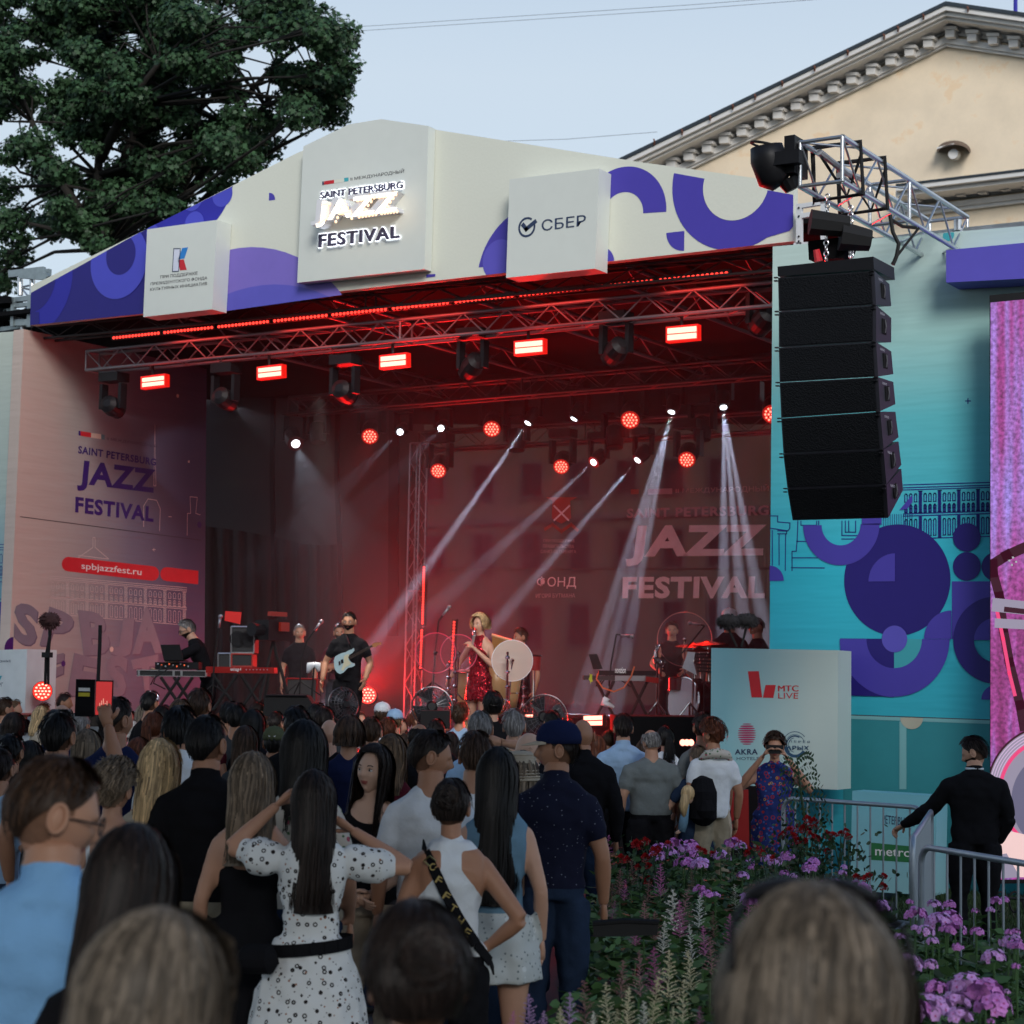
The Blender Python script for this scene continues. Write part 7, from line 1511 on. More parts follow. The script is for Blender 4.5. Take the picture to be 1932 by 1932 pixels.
t_ = gear('lit_panel', 'small red glowing panel above the speaker cabinet', 'panel', *wz(1560, 430), 26.6); quad(t_, [wz(1555, 352), wz(1665, 360), wz(1655, 442), wz(1550, 418)], 26.6, .03, glow('panel_red', (.5, .012, .01), .7), 'panel')
def vcam(lab, x, y, T, cv, s=1.):
    t = gear('video_camera', lab, 'camera', *cv(x, y), T); c = pt(*cv(x, y), T)
    own(t, G().box(c, (.16*s, .34*s, .18*s)).build('body', blk), G().lathe(c+Vector((0, -.17*s, 0)), [(.05*s, 0), (.06*s, .14*s)], 12, Matrix.Rotation(math.pi/2, 3, 'X')).build('lens', blk), G().box(c+Vector((.02, .05, .15*s)), (.05*s, .22*s, .04*s)).build('handle', mat('red_gloss', (.3, .02, .01), .3)), G().box(c+Vector((.12*s, .0, .05)), (.04, .12*s, .08*s)).build('viewfinder', mat('red_gloss', (.3, .02, .01), .3)))
    for k in range(3): a_ = k*2.1+.5; bar(t, c-Vector((0, 0, .1*s)), Vector((c.x+.45*math.cos(a_), c.y+.45*math.sin(a_), SZ)), .022, blkm, 'leg')
vcam('video camera on a tripod in the red light left of centre', 270, 310, 26.6, yz, 1.5)
t_ = gear('stage_monitor', 'black wedge floor monitor in front of the red keyboard', 'speaker', 545, 1345, 22.8); quad(t_, [yz(205, 832), yz(540, 835), yz(585, 905), yz(570, 1000), yz(180, 1000)], 22.8, .45, blkm, 'cabinet'); bar(t_, pt(*yz(210, 830), 22.78), pt(*yz(540, 834), 22.78), .012, blk, 'edge')
def fan(lab, u, v, R, T, yaw=0.):
    t = gear('stage_fan', lab, 'fan', u, v+20, T); c = pt(u, v, T); d = (CAMP-c).normalized(); d.z = .1; M = (Matrix.Rotation(yaw, 3, 'Z') @ d).to_track_quat('Z', 'Y').to_matrix()
    own(t, G().ring(c, R, .010, M, 32).build('rim', mat('fan_steel', (.10, .10, .11), .3, .8)), G().lathe(c, [(R*.28, -.06), (R*.30, .05), (R*.2, .09)], 14, M).build('motor', blk))
    g = G()
    for k in range(24): a_ = 2*math.pi*k/24; e = Vector((math.cos(a_), math.sin(a_), 0)); g.tube([c+M @ (e*R*.25+Vector((0, 0, .10))), c+M @ (e*R*.75+Vector((0, 0, .09))), c+M @ (e*R)], .0035, 4)
    for q in (.4, .6, .8): g.ring(c+M @ Vector((0, 0, .10-.02*q)), R*q, .003, M, 26, 4)
    o = g.build('guard', mat('fan_steel', (.10, .10, .11), .3, .8)); o['kind'] = 'stuff'; own(t, o)
    for k in range(4): a_ = math.pi*k/2+.4; e = Vector((math.cos(a_), math.sin(a_), 0)); f_ = Vector((-math.sin(a_), math.cos(a_), 0)); own(t, mesh('blade', [c+M @ (e*R*.25-f_*.03), c+M @ (e*R*.88-f_*.10+Vector((0, 0, .03))), c+M @ (e*R*.88+f_*.12-Vector((0, 0, .03))), c+M @ (e*R*.25+f_*.04)], [(0, 1, 2, 3)], mat('fan_blade', (.03, .03, .035), .4, .2)))
    bar(t, c-Vector((0, 0, R)), c-Vector((0, 0, R+.15)), .03, blk, 'foot')
fan('round metal fan at the guitarist\'s feet', *yz(830, 905), .20, 23.2, .5); fan('low metal fan left of the singer', *yz(1545, 925), .24, 23.4); fan('large dark fan right of the singer', *xz(1000, 1010), .27, 23.2)
t_ = gear('fan_box', 'black box under the low metal fan', 'box', *yz(1580, 1080), 22.9); quad(t_, [yz(1455, 955), yz(1690, 955), yz(1690, 1100), yz(1455, 1100)], 22.9, .4, blkm, 'box')
t_ = gear('towel', 'white towel hung over a stand left of the guitarist', 'towel', *yz(590, 650), 25.1); own(t_, G().tube([pt(*yz(600, 580), 25.1), pt(*yz(565, 590), 25.1), pt(*yz(545, 650), 25.1)], [.03, .055, .02], 8).tube([pt(*yz(600, 580), 25.1), pt(*yz(622, 585), 25.1), pt(*yz(635, 640), 25.1)], [.03, .05, .02], 8).build('cloth', CM['white'], smooth=True)); bar(t_, pt(*yz(598, 580), 25.12), pt(*yz(575, 880), 25.12), .012, blkm, 'pole')
# clear round screens
def disc(lab, x, y, R, T, rgb, al, rim, sv, cv=yz):
    t = gear('clear_screen', lab, 'screen', *cv(x, y+300), T); c = pt(*cv(x, y), T); d = (CAMP-c).normalized(); d.z = 0; M = d.to_track_quat('Z', 'Y').to_matrix()
    own(t, G().lathe(c, [(R, -.004), (R, .004)], 40, M).build('disc', glassm('plexi_'+str(x), rgb, al, .06)), G().ring(c, R, .006, M, 40, 5).build('rim', rim)); bar(t, c, pt(*cv(x+sv[0], y+sv[1]), T), .015, chrome, 'stand')
    for k in range(3): bar(t, pt(*cv(x+sv[0], y+sv[1]-30), T), pt(*cv(x+sv[0]+(-60, 0, 60)[k], y+sv[1]+30), T), .01, chrome, 'leg')
    own(t, G().ell(c+d*.03, (.03, .03, .03), 8, 6).build('clamp', chrome))
rimr = glow('rim_pink_glow', (.6, .05, .12), .5)  # clear screen rims glow by themselves in place of stage light they catch
disc('round clear drum screen with a rim glowing red, furthest left', 1575, 490, .195*25/23.5*1.0+.05, 25.2, (.3, .03, .06), .12, rimr, (-30, 350)); disc('second round clear drum screen, directly left of the singer', 1760, 490, .24, 25.8, (.3, .03, .06), .10, rimr, (-20, 350))
disc('big pale round screen in front of the percussionist', 742, 552, .26, 24.9, (.72, .60, .52), .62, mat('rim_pale', (.8, .8, .82), .3), (-40, 420), xz)
# percussion
wood = mat('conga_wood', (.42, .26, .12), .35, var=.25, scale=5)
def conga(lab, x, y, T, r, h, cv=xz):
    c = pt(*cv(x, y), T); t = thing('conga', lab, 'drum', (c.x, c.y, c.z-h)); b = Vector((c.x, c.y, c.z-h))
    own(t, G().lathe(b, [(r*.72, 0), (r*.9, h*.25), (r*1.12, h*.6), (r, h*.97)], 22).build('shell', wood, smooth=True), G().lathe(b, [(r*.99, h*.97), (r*.99, h), (r*.5, h*1.01)], 22).build('skin', mat('drum_skin', (.7, .66, .58), .5)), G().ring(b+Vector((0, 0, h*.95)), r*1.04, .010, None, 24, 6).build('rim', chrome), G().ring(b+Vector((0, 0, h*.3)), r*.93, .006, None, 24, 5).build('band', chrome))
    for k in range(6): a_ = k*math.pi/3+.2; bar(t, b+Vector((r*1.06*math.cos(a_), r*1.06*math.sin(a_), h*.95)), b+Vector((r*1.13*math.cos(a_), r*1.13*math.sin(a_), h*.72)), .007, chrome, 'lug', 5)
conga('wooden conga directly behind the singer\'s dress', 610, 560, 26.3, .16, .72); conga('wooden conga at the singer\'s left side', 370, 630, 26.6, .14, .68); conga('third conga half hidden by the pale round screen', 720, 520, 26.5, .15, .70)
t_ = gear('bongo_drum', 'small red lit bongo at the right of the pale screen', 'drum', *xz(918, 600), 26.3); c = pt(*xz(918, 560), 26.3); own(t_, G().lathe(c-Vector((0, 0, .12)), [(.085, 0), (.10, .2)], 18).build('shell', mat('bongo_red', (.25, .02, .02), .3)), G().ring(c+Vector((0, 0, .08)), .103, .01, None, 20).build('rim', chrome)); bar(t_, c-Vector((0, 0, .12)), Vector((c.x, c.y, SZ)), .018, chrome, 'stand')
t_ = gear('bar_chimes', 'wooden bar chimes rising behind the singer\'s shoulder', 'chimes', *xz(640, 400), 26.6); bar(t_, pt(*xz(575, 345), 26.6), pt(*xz(840, 425), 26.6), .022, wood, 'beam')
for k in range(26): x = 585+k*9.8; y = 352+k*3.; bar(t_, pt(*xz(x, y), 26.6), pt(*xz(x, y+120-k*2.2), 26.6), .009, mat('brass_bar', (.5, .30, .10), .3, .7), 'chime', 6)
bar(t_, pt(*xz(700, 385), 26.6), pt(*xz(700, 900), 26.6), .014, chrome, 'stand')
for x, y0, y1, T in ((705, 480, 950, 24.7), (838, 660, 960, 25.2), (285, 490, 940, 25.6), (232, 560, 930, 25.7)):
    t_ = gear('percussion_stand', {705: 'chrome stand in front of the pale round screen', 838: 'thin chrome stand right of the pale round screen', 285: 'chrome stand just left of the singer', 232: 'thin chrome stand left of the short LED strip'}[x], 'stand', *xz(x, y1), T); bar(t_, pt(*xz(x, y0), T), pt(*xz(x-5, y1), T), .016, chrome, 'pole')
    for k in range(4): own(t_, G().ell(pt(*xz(x-1, y0+(y1-y0)*(.1+k*.25)), T), (.035, .035, .025), 8, 6).build('clamp', chrome))
    for k in (-1, 1): bar(t_, pt(*xz(x-5, y1-90), T), pt(*xz(x-5+k*40, y1+10), T), .01, chrome, 'leg')
# right keyboard rig
t_ = gear('keyboard', 'long black keyboard on a silver edged case with crossed stand', 'keyboard', *xz(1590, 1000), 24.6)
quad(t_, [xz(1440, 632), xz(1900, 634), xz(1900, 674), xz(1440, 670)], 24.5, .3, blk, 'body'); quad(t_, [xz(1318, 672), xz(1890, 678), xz(1890, 716), xz(1318, 706)], 24.45, .4, case, 'case'); quad(t_, [xz(1570, 672), xz(1818, 674), xz(1818, 716), xz(1570, 714)], 24.43, .02, mat('silver_panel', (.35, .35, .37), .4, .5), 'panel')
tv, tf = text_geo('novation', .015); q0 = pt(*xz(1570, 652), 24.48); q1 = pt(*xz(1655, 654), 24.48); own(t_, mesh('lettering', [q0+(q1-q0)*x+Vector((0, 0, .075*y)) for x, y, _ in tv], tf, whp))
quad(t_, [xz(1820, 680), xz(1920, 690), xz(1920, 735), xz(1820, 722)], 24.3, .3, redk, 'red_unit')
for a, b in ((1420, 1560), (1690, 1830)): xstand(t_, xz(a, 0)[0], xz(b, 0)[0], xz(0, 716)[1], 1352, 24.6)
own(t_, G().tube([pt(*xz(1725, 600), 24.3), pt(*xz(1700, 680), 24.3), pt(*xz(1640, 770), 24.3), pt(*xz(1560, 802), 24.3), pt(*xz(1470, 770), 24.3), pt(*xz(1420, 700), 24.3), pt(*xz(1430, 655), 24.3)], .010, 6).build('orange_cable', mat('orange', (.6, .14, .05), .5)))
t_ = gear('laptop', 'dark laptop standing on the left end of the long keyboard', 'laptop', *xz(1420, 625), 24.55); quad(t_, [xz(1355, 500), xz(1425, 498), xz(1470, 618), xz(1395, 622)], 24.6, .015, blk, 'lid')
t_ = gear('toy_leaf', 'yellow leaf shaped tag hanging from the long keyboard', 'ornament', *xz(1375, 700), 24.3); quad(t_, [xz(1365+(10+8*(k % 2))*math.cos(k*.6)+10, 695+(45 if k % 2 else 30)*math.sin(k*.6)) for k in range(10)], 24.3, .01, mat('leaf_yellow', (.45, .5, .03), .6), 'leaf')
t_ = gear('towel', 'white cloth hanging under the long keyboard', 'towel', *xz(1500, 900), 24.4); own(t_, G().tube([pt(*xz(1505, 850), 24.4), pt(*xz(1480, 890), 24.4), pt(*xz(1560, 930), 24.4)], [.05, .055, .02], 7).build('cloth', CM['white'], smooth=True))
def mstand(lab, q, T, fl):
    t = gear('music_stand', lab, 'music stand', *vz(*fl), T); f = [Vector(pt(*vz(*a), T)) for a in q]
    nx, ny = 9, 6; V = []; F = []
    for j in range(ny*2+1):
        for i in range(nx*2+1): a = i/(nx*2); b = j/(ny*2); V.append((f[0]*(1-a)+f[1]*a)*(1-b)+(f[3]*(1-a)+f[2]*a)*b)
    for j in range(ny*2):
        for i in range(nx*2):
            if i % 2 and j % 2: continue
            k = j*(nx*2+1)+i; F.append((k, k+1, k+nx*2+2, k+nx*2+1))
    own(t, mesh('desk', V, F, blk)); c = (f[2]+f[3])/2; bar(t, c, Vector((c.x, c.y, SZ+.4)), .014, blkm, 'pole')
mstand('black perforated music stand before the drummer', [(262, 535), (385, 515), (445, 545), (320, 600)], 25., (370, 900)); mstand('black perforated music stand with a towel, by the sponsor box', [(585, 492), (735, 492), (735, 665), (625, 655)], 24.9, (680, 900))
t_ = gear('towel', 'white towel draped over the right music stand', 'towel', *vz(560, 660), 24.8); own(t_, mesh('cloth', [pt(*vz(*a), 24.8) for a in [(545, 480), (605, 485), (590, 560), (618, 670), (560, 640), (500, 610), (525, 540)]]+[pt(*vz(*a), 24.86) for a in [(545, 480), (605, 485), (590, 560), (618, 670), (560, 640), (500, 610), (525, 540)]], [tuple(range(7)), tuple(range(13, 6, -1))]+[(i, i+7, (i+1) % 7+7, (i+1) % 7) for i in range(7)], CM['white']))
t_ = gear('drum_kit', 'drum kit with a white bass drum head and red lit cymbals', 'drums', *vz(510, 1000), 25.3)
c = pt(*vz(510, 875), 25.3); M = Matrix.Rotation(math.pi/2-.1, 3, 'X'); MK = Matrix.Rotation(-.35, 3, 'Z') @ M
own(t_, G().lathe(c, [(.30, -.42), (.30, 0)], 30, MK.inverted() @ MK @ MK).build('bass_drum', blk), G().lathe(c, [(.285, .0), (.285, .012)], 30, MK).build('drum_head', mat('head_white', (.75, .76, .80), .4)), G().ring(c, .30, .014, MK, 32).build('hoop', chrome))
for x, y, r, h in ((560, 700, .16, .2), (690, 730, .2, .3), (470, 690, .13, .16)):
    b = pt(*vz(x, y), 25.5); own(t_, G().lathe(b-Vector((0, 0, h)), [(r, 0), (r, h)], 20).build('tom', mat('tom_red', (.10, .01, .015), .25)), G().ring(b, r, .01, None, 22).build('hoop', chrome))
for x, y, r in ((590, 432, .24), (705, 415, .26), (640, 470, .2)):
    b = pt(*vz(x, y), 25.7); own(t_, G().lathe(b, [(r, 0), (r*.4, .018), (.05, .03), (.01, .045)], 24, Matrix.Rotation(.12, 3, 'X')).build('cymbal', mat('cymbal', (.5, .16, .06), .25, .9))); bar(t_, b, Vector((b.x+.05, b.y, SZ+.5)), .010, chrome, 'stand')
for x, y0, y1 in ((590, 560, 1010), (300, 580, 1000), (620, 700, 1000), (330, 600, 700)): bar(t_, pt(*vz(x, y0), 25.1), pt(*vz(x-4, y1), 25.1), .015, chrome, 'stand')
for x in (295, 560): 
    for k in (-1, 0, 1): bar(t_, pt(*vz(x, 890), 25.0), pt(*vz(x+k*85, 1000), 25.0), .014, chrome, 'leg')
disc('large faint clear screen around the drummer', 520, 380, .36, 26.0, (.25, .05, .08), .08, mat('rim_faint', (.35, .15, .15), .3), (0, 300), vz)
t_ = gear('saxophone', 'silver saxophone on a stand left of the drummer', 'saxophone', *vz(300, 520), 25.2); own(t_, G().tube([pt(*vz(*a), 25.2) for a in [(340, 415), (310, 435), (292, 480), (290, 560), (300, 600), (325, 590), (332, 540)]], [.014, .022, .028, .035, .04, .045, .06], 10).build('body', chrome, smooth=True))
for k in range(7): own(t_, G().ell(pt(*vz(293, 440+k*20), 25.15), (.018, .018, .018), 8, 6).build('key', chrome))
t_ = gear('front_riser', 'black box in front of the stage under the drums', 'riser', 1250, 1420, 21.3); quad(t_, [(1162, 1351), (1348, 1353), (1348, 1440), (1160, 1440)], 21.4, 1.2, clothb, 'box')
t_ = gear('floor_strip', 'red lamps low in front of the black riser by the kneeling crowd', 'stage light', 1295, 1405, 20.6)
for u in (1288, 1296, 1304, 1218, 1228, 1237): own(t_, G().ell(pt(u, 1401, 20.6), (.035, .02, .035), 10, 6).build('lamp', ledhot))
t_ = gear('red_panel', 'red barrier panel between the kerchief man and the patterned dress', 'panel', 1398, 1640, 19.6); quad(t_, [(1378, 1488), (1412, 1490), (1414, 1600), (1380, 1600)], 19.4, .05, mat('red_vinyl', (.25, .008, .008), .5), 'panel'); quad(t_, [(1100, 1445), (1340, 1446), (1340, 1500), (1100, 1500)], 20.5, .05, mat('red_vinyl', (.25, .008, .008), .5), 'panel')
# ================================================================ flower bed, barriers, added shade trees
soil = mat('soil', (.025, .020, .014), .95, var=.4, scale=6, bump=.6); grassm = mat('grass', (.03, .06, .018), .8, var=.4, scale=5, rnd=.5)
bedpx = [(1135, 15.6), (1500, 16.8), (1700, 12.2), (1932, 11.0), (2100, 10), (2100, 4.5), (1500, 3.6), (940, 4.6), (960, 7.), (1100, 9.)]
def gpt(u, t): d = ray(u, 1400); k = Vector((d.x, d.y, 0))*t; return Vector((k.x, k.y, 0))
bed = [gpt(u, t) for u, t in bedpx]
g = G().add([(p.x, p.y, .05) for p in bed], [tuple(range(len(bed)))]); o = g.build('flower_bed_soil', soil); tag(o, kind='structure')
g = G(); gp = [gpt(1690, 19.5), gpt(2150, 19.5), gpt(2150, 9.5), gpt(1760, 10.5), gpt(1700, 14)]
g.add([(p.x, p.y, .035) for p in gp], [tuple(range(5))]); tag(g.build('lawn', grassm), kind='structure')
rg = np.random.default_rng(5)
def inbed(x, y, poly=[(p.x, p.y) for p in bed]): return inpoly(x, y, poly)
def scatter(n, poly):
    xs = [p.x for p in poly]; ys = [p.y for p in poly]; out = []; pl2 = [(p.x, p.y) for p in poly]
    while len(out) < n:
        x = rg.uniform(min(xs), max(xs)); y = rg.uniform(min(ys), max(ys))
        if inpoly(x, y, pl2): out.append((x, y))
    return np.array(out)
def quads(name, base, tip, width, m, parent=None, kind='stuff'):
    """numpy leaf blades: 6-gon from base to tip"""
    n = len(base); ax = tip-base; L = np.linalg.norm(ax, axis=1)[:, None]+1e-9; a = ax/L; r = rg.normal(size=(n, 3)); b = np.cross(a, r); b /= np.linalg.norm(b, axis=1)[:, None]
    w = width[:, None]; pts = np.stack([base, base+ax*.3+b*w, base+ax*.65+b*w*.9, tip, base+ax*.65-b*w*.9, base+ax*.3-b*w], axis=1); pts[:, 2:5, 2] -= L*.06
    V = pts.reshape(-1, 3); me = bpy.data.meshes.new(name); me.vertices.add(len(V)); me.vertices.foreach_set('co', V.ravel()); me.loops.add(len(V)); me.loops.foreach_set('vertex_index', np.arange(len(V), dtype=np.int32)); me.polygons.add(n); me.polygons.foreach_set('loop_start', np.arange(0, len(V), 6, dtype=np.int32)); me.update(calc_edges=True); me.materials.append(m)
    o = bpy.data.objects.new(name, me); link(o)
    if parent is not None: own(parent, o)
    if kind: o['kind'] = kind
    return o
def stems(xy, h, per, ll, lw, m, name, z0=.12):
    B = []; T_ = []; W_ = []
    for (x, y), hh in zip(xy, h):
        lean_ = rg.normal(size=2)*.06
        k = per; z = rg.uniform(z0, hh, k); a = rg.uniform(0, 6.283, k); l_ = ll*rg.uniform(.6, 1.3, k)
        bx = x+lean_[0]*z/hh; by = y+lean_[1]*z/hh; B.append(np.stack([bx, by, z], 1)); T_.append(np.stack([bx+np.cos(a)*l_, by+np.sin(a)*l_, z+l_*rg.uniform(-.2, .55, k)], 1)); W_.append(lw*rg.uniform(.6, 1.2, k))
    return quads(name, np.concatenate(B), np.concatenate(T_), np.concatenate(W_), m)
leafg = mat('phlox_leaf', (.055, .12, .04), .5, var=.3, scale=2, rnd=.5, spec=.3); leafg2 = mat('fern_leaf', (.06, .11, .035), .5, var=.3, scale=2, rnd=.5); rosel = mat('rose_leaf', (.028, .07, .028), .45, var=.3, scale=3, rnd=.5)
xy = scatter(1500, bed); hh = rg.uniform(.35, .72, len(xy)); tag(stems(xy, hh, 30, .105, .019, leafg, 'flower_bed_foliage'), 'dense dark green foliage filling the flower bed', 'foliage')
near = [gpt(1110, 9.), gpt(1420, 9.8), gpt(1420, 4.6), gpt(940, 4.6), gpt(960, 7)]
xy = scatter(500, near); tag(stems(xy, rg.uniform(.3, .6, len(xy)), 30, .07, .016, leafg2, 'fern_foliage'), 'feathery green leaves around the astilbe plumes', 'foliage')
xy = scatter(1800, gp); bb = np.concatenate([np.repeat(xy, 9, 0)+rg.normal(size=(len(xy)*9, 2))*.04], 0); B = np.column_stack([bb, np.full(len(bb), .03)]); tag(quads('lawn_grass', B, B+np.column_stack([rg.normal(size=(len(B), 2))*.02, rg.uniform(.04, .1, len(B))]), np.full(len(B), .004), grassm), 'short dark grass on the lawn behind the barriers', 'grass')
# phlox
pm = [mat('phlox_pink', (.68, .24, .68), .55, var=.15, rnd=.2), mat('phlox_lilac', (.70, .36, .78), .55, var=.15, rnd=.2), mat('phlox_eye', (.5, .05, .25), .5)]
def phlox_mesh(seed):
    r = random.Random(seed); g = G()
    for k in range(34):
        d = Vector((r.gauss(0, 1), r.gauss(0, 1), abs(r.gauss(0, 1))*.9+.05)).normalized(); c = Vector((d.x*.062, d.y*.062, d.z*.058))*r.uniform(.85, 1.1); a = d.orthogonal().normalized(); b = d.cross(a); ph = r.uniform(0, 6); R = r.uniform(.015, .021); g.cur = 0
        for q in range(5):
            t = ph+q*1.2566; e = a*math.cos(t)+b*math.sin(t); f = b*math.cos(t)-a*math.sin(t)
            g.add([c, c+e*R*.6+f*R*.5+d*.001, c+e*R*1.05+d*.0005*q, c+e*R*.6-f*R*.5+d*.001], [(0, 1, 2, 3)])
        g.cur = 1; g.add([c+d*.002+(a*math.cos(x)+b*math.sin(x))*R*.22 for x in (0, 1.57, 3.14, 4.71)], [(0, 1, 2, 3)])
    me = bpy.data.meshes.new('flower_head'); me.from_pydata(g.v, [], g.f); me.materials.append(None); me.materials.append(pm[2]); me.polygons.foreach_set('material_index', g.mi); return me
phm = [phlox_mesh(i) for i in range(4)]
sg_ = G().tube([(0, 0, 0), (.01, .005, -.3), (0, 0, -.7)], [.004, .005, .006], 5)
for k in range(8): a_ = k*2.4; z_ = -.06-k*.05; sg_.add([(0, 0, z_), (.04*math.cos(a_)+.01, .04*math.sin(a_), z_+.01), (.085*math.cos(a_), .085*math.sin(a_), z_-.01), (.04*math.cos(a_)-.01, .04*math.sin(a_)+.01, z_+.01)], [(0, 1, 2, 3)])
stm = bpy.data.meshes.new('stem'); stm.from_pydata(sg_.v, [], sg_.f); stm.materials.append(leafg)
PH = [(1244,1609,12),(1238,1621,11),(1273,1599,12),(1266,1615,10),(1301,1602,12),(1290,1604,9),(1292,1634,13),(1323,1637,13),(1304,1617,9),(1360,1620,12),(1383,1596,11),(1398,1601,8),(1331,1691,9),(1350,1691,6),(1320,1681,8),(1415,1628,6),(1420,1639,6),(1447,1623,8),(1535,1630,9),(1520,1646,5),(1498,1675,7),(1576,1669,8),(1620,1683,15),(1631,1719,13),(1642,1735,8),(1668,1718,9),(1728,1731,14),(1772,1747,17),(1790,1741,16),(1746,1762,12),(1802,1759,13),(1760,1780,8),(1843,1762,9),(1903,1783,12),(1921,1790,9),(1876,1813,15),(1791,1710,8),(1710,1830,22),(1694,1818,14),(1701,1863,14),(1766,1869,14),(1826,1872,26),(1858,1888,28),(1805,1902,20),(1876,1908,24),(1754,1914,28),(1725,1917,24),(1811,1928,18),(1895,1700,6),(1560,1700,7),(1480,1650,6),(1590,1650,6)]
for k in range(46):
    PH.append((RND.uniform(1640, 1925) if k % 3 else RND.uniform(1400, 1640), RND.uniform(1700, 1930) if k % 3 else RND.uniform(1620, 1720), RND.choice([5, 6, 8, 10])))
wh = lambda u, v: 'left' if u < 1340 else ('middle' if u < 1640 else 'right')
for i, (u, v, R) in enumerate(PH):
    zt = .80; t = (HC-zt)/(-(ray(u, v).z)); t = min(max(t, 5.), 15.5); c = P(u, v, t=t); s = R*t/FPX/.041
    size = 'large' if R >= 20 else ('small' if R < 10 else 'medium')
    nb = 'beside the blond head at the bottom right' if (v > 1795 and u < 1780) else ('at the bottom right corner' if v > 1795 else ('below the patterned dress' if u > 1380 and v < 1660 and u < 1500 else ('in the row before the pale blue shirt' if u < 1380 and v < 1660 else ('in front of the suited man' if u > 1700 else 'in the middle of the bed'))))
    th_ = thing('phlox', f'{size} mauve pink phlox cluster {nb}', 'flower', tuple(c), RND.uniform(0, 6), 'mauve phlox clusters '+nb+', '+size)
    o = bpy.data.objects.new('flower_head', phm[i % 4]); link(o, th_); o.material_slots[0].link = 'OBJECT'; o.material_slots[0].material = pm[i % 2]; o.scale = (s, s, s)
    o = bpy.data.objects.new('stem', stm); link(o, th_); o.scale = (1, 1, max(.4, c.z/.75))
ORDN = ['first', 'second', 'third', 'fourth', 'fifth', 'sixth', 'seventh', 'eighth', 'ninth', 'tenth', 'eleventh', 'twelfth', 'thirteenth', 'fourteenth', 'fifteenth', 'sixteenth', 'seventeenth', 'eighteenth', 'nineteenth', 'twentieth', 'twenty-first', 'twenty-second', 'twenty-third', 'twenty-fourth', 'twenty-fifth', 'twenty-sixth', 'twenty-seventh', 'twenty-eighth']
def relabel(cat_name, head):
    gs = {}
    for o in bpy.data.objects:
        if o.name.split('.')[0] == cat_name and o.get('label'): gs.setdefault(o['label'], []).append(o)
    for lab, os_ in gs.items():
        if len(os_) < 2: continue
        os_.sort(key=lambda o: proj(o.matrix_basis.translation)[0])
        for i, o in enumerate(os_): o['label'] = ORDN[min(i, 27)]+' from left '+lab
relabel('phlox', '')
# astilbe
am = {'pink': mat('astilbe_pink', (.50, .16, .36), .8, var=.3, rnd=.3), 'lilac': mat('astilbe_lilac', (.48, .32, .58), .8, var=.3, rnd=.3), 'cream': mat('astilbe_cream', (.60, .56, .38), .8, var=.3, rnd=.3), 'dusty': mat('astilbe_dusty', (.36, .19, .20), .8, var=.3, rnd=.3), 'white': mat('astilbe_white', (.68, .68, .62), .8, var=.3, rnd=.3)}
def plume(seed):
    r = random.Random(seed); g = G(); H = .34
    for k in range(34):
        f = (k/34)**.9; z = -H*f; a = k*2.4+r.uniform(-.3, .3); L = (.018+.13*f*(1.2-f*.5))*r.uniform(.7, 1.2); d = Vector((math.cos(a), math.sin(a), .55)).normalized()
        for q in range(14):
            p = Vector((0, 0, z))+d*L*q/14+Vector((0, 0, -.010*(q/14)**2)); 
            for w in range(2):
                e = Vector((r.gauss(0, 1), r.gauss(0, 1), r.gauss(0, 1)+.5)).normalized()*r.uniform(.007, .013); s = e.orthogonal().normalized()*.0042; g.add([p-s, p+s, p+e], [(0, 1, 2)])
    me = bpy.data.meshes.new('plume'); me.from_pydata(g.v, [], g.f); me.materials.append(None); return me
plm = [plume(i+50) for i in range(4)]
AS = [(1149,1577,68,'pink'),(1192,1622,50,'dusty'),(1170,1640,50,'dusty'),(1246,1631,62,'pink'),(1155,1668,45,'dusty'),(1138,1690,50,'dusty'),(1270,1681,110,'white'),(1386,1669,45,'white'),(1412,1700,95,'pink'),(1377,1726,60,'pink'),(1434,1688,60,'pink'),(1298,1678,80,'dusty'),(1282,1700,70,'pink'),(1326,1748,55,'pink'),(1206,1795,85,'dusty'),(1233,1789,90,'pink'),(1263,1795,100,'cream'),(1298,1795,75,'cream'),(1364,1814,60,'cream'),(1176,1814,70,'dusty'),(1143,1855,85,'cream'),(1187,1865,75,'cream'),(1241,1846,90,'cream'),(1102,1852,90,'dusty'),(1076,1874,75,'lilac'),(997,1877,80,'lilac'),(1026,1909,60,'lilac'),(969,1909,50,'pink'),(1057,1900,60,'cream'),(1320,1900,60,'pink'),(1215,1700,60,'dusty'),(1235,1720,55,'dusty'),(1320,1690,60,'white'),(1160,1700,40,'pink'),(1200,1735,50,'pink'),(1340,1770,70,'dusty'),(1290,1850,80,'cream'),(1215,1890,70,'white'),(1270,1900,60,'cream'),(1165,1905,60,'cream'),(1120,1910,50,'white'),(1390,1760,70,'dusty'),(1300,1745,70,'white'),(1255,1740,60,'white'),(1345,1720,50,'dusty'),(1180,1660,40,'pink'),(1225,1660,45,'dusty'),(1305,1645,40,'dusty')]
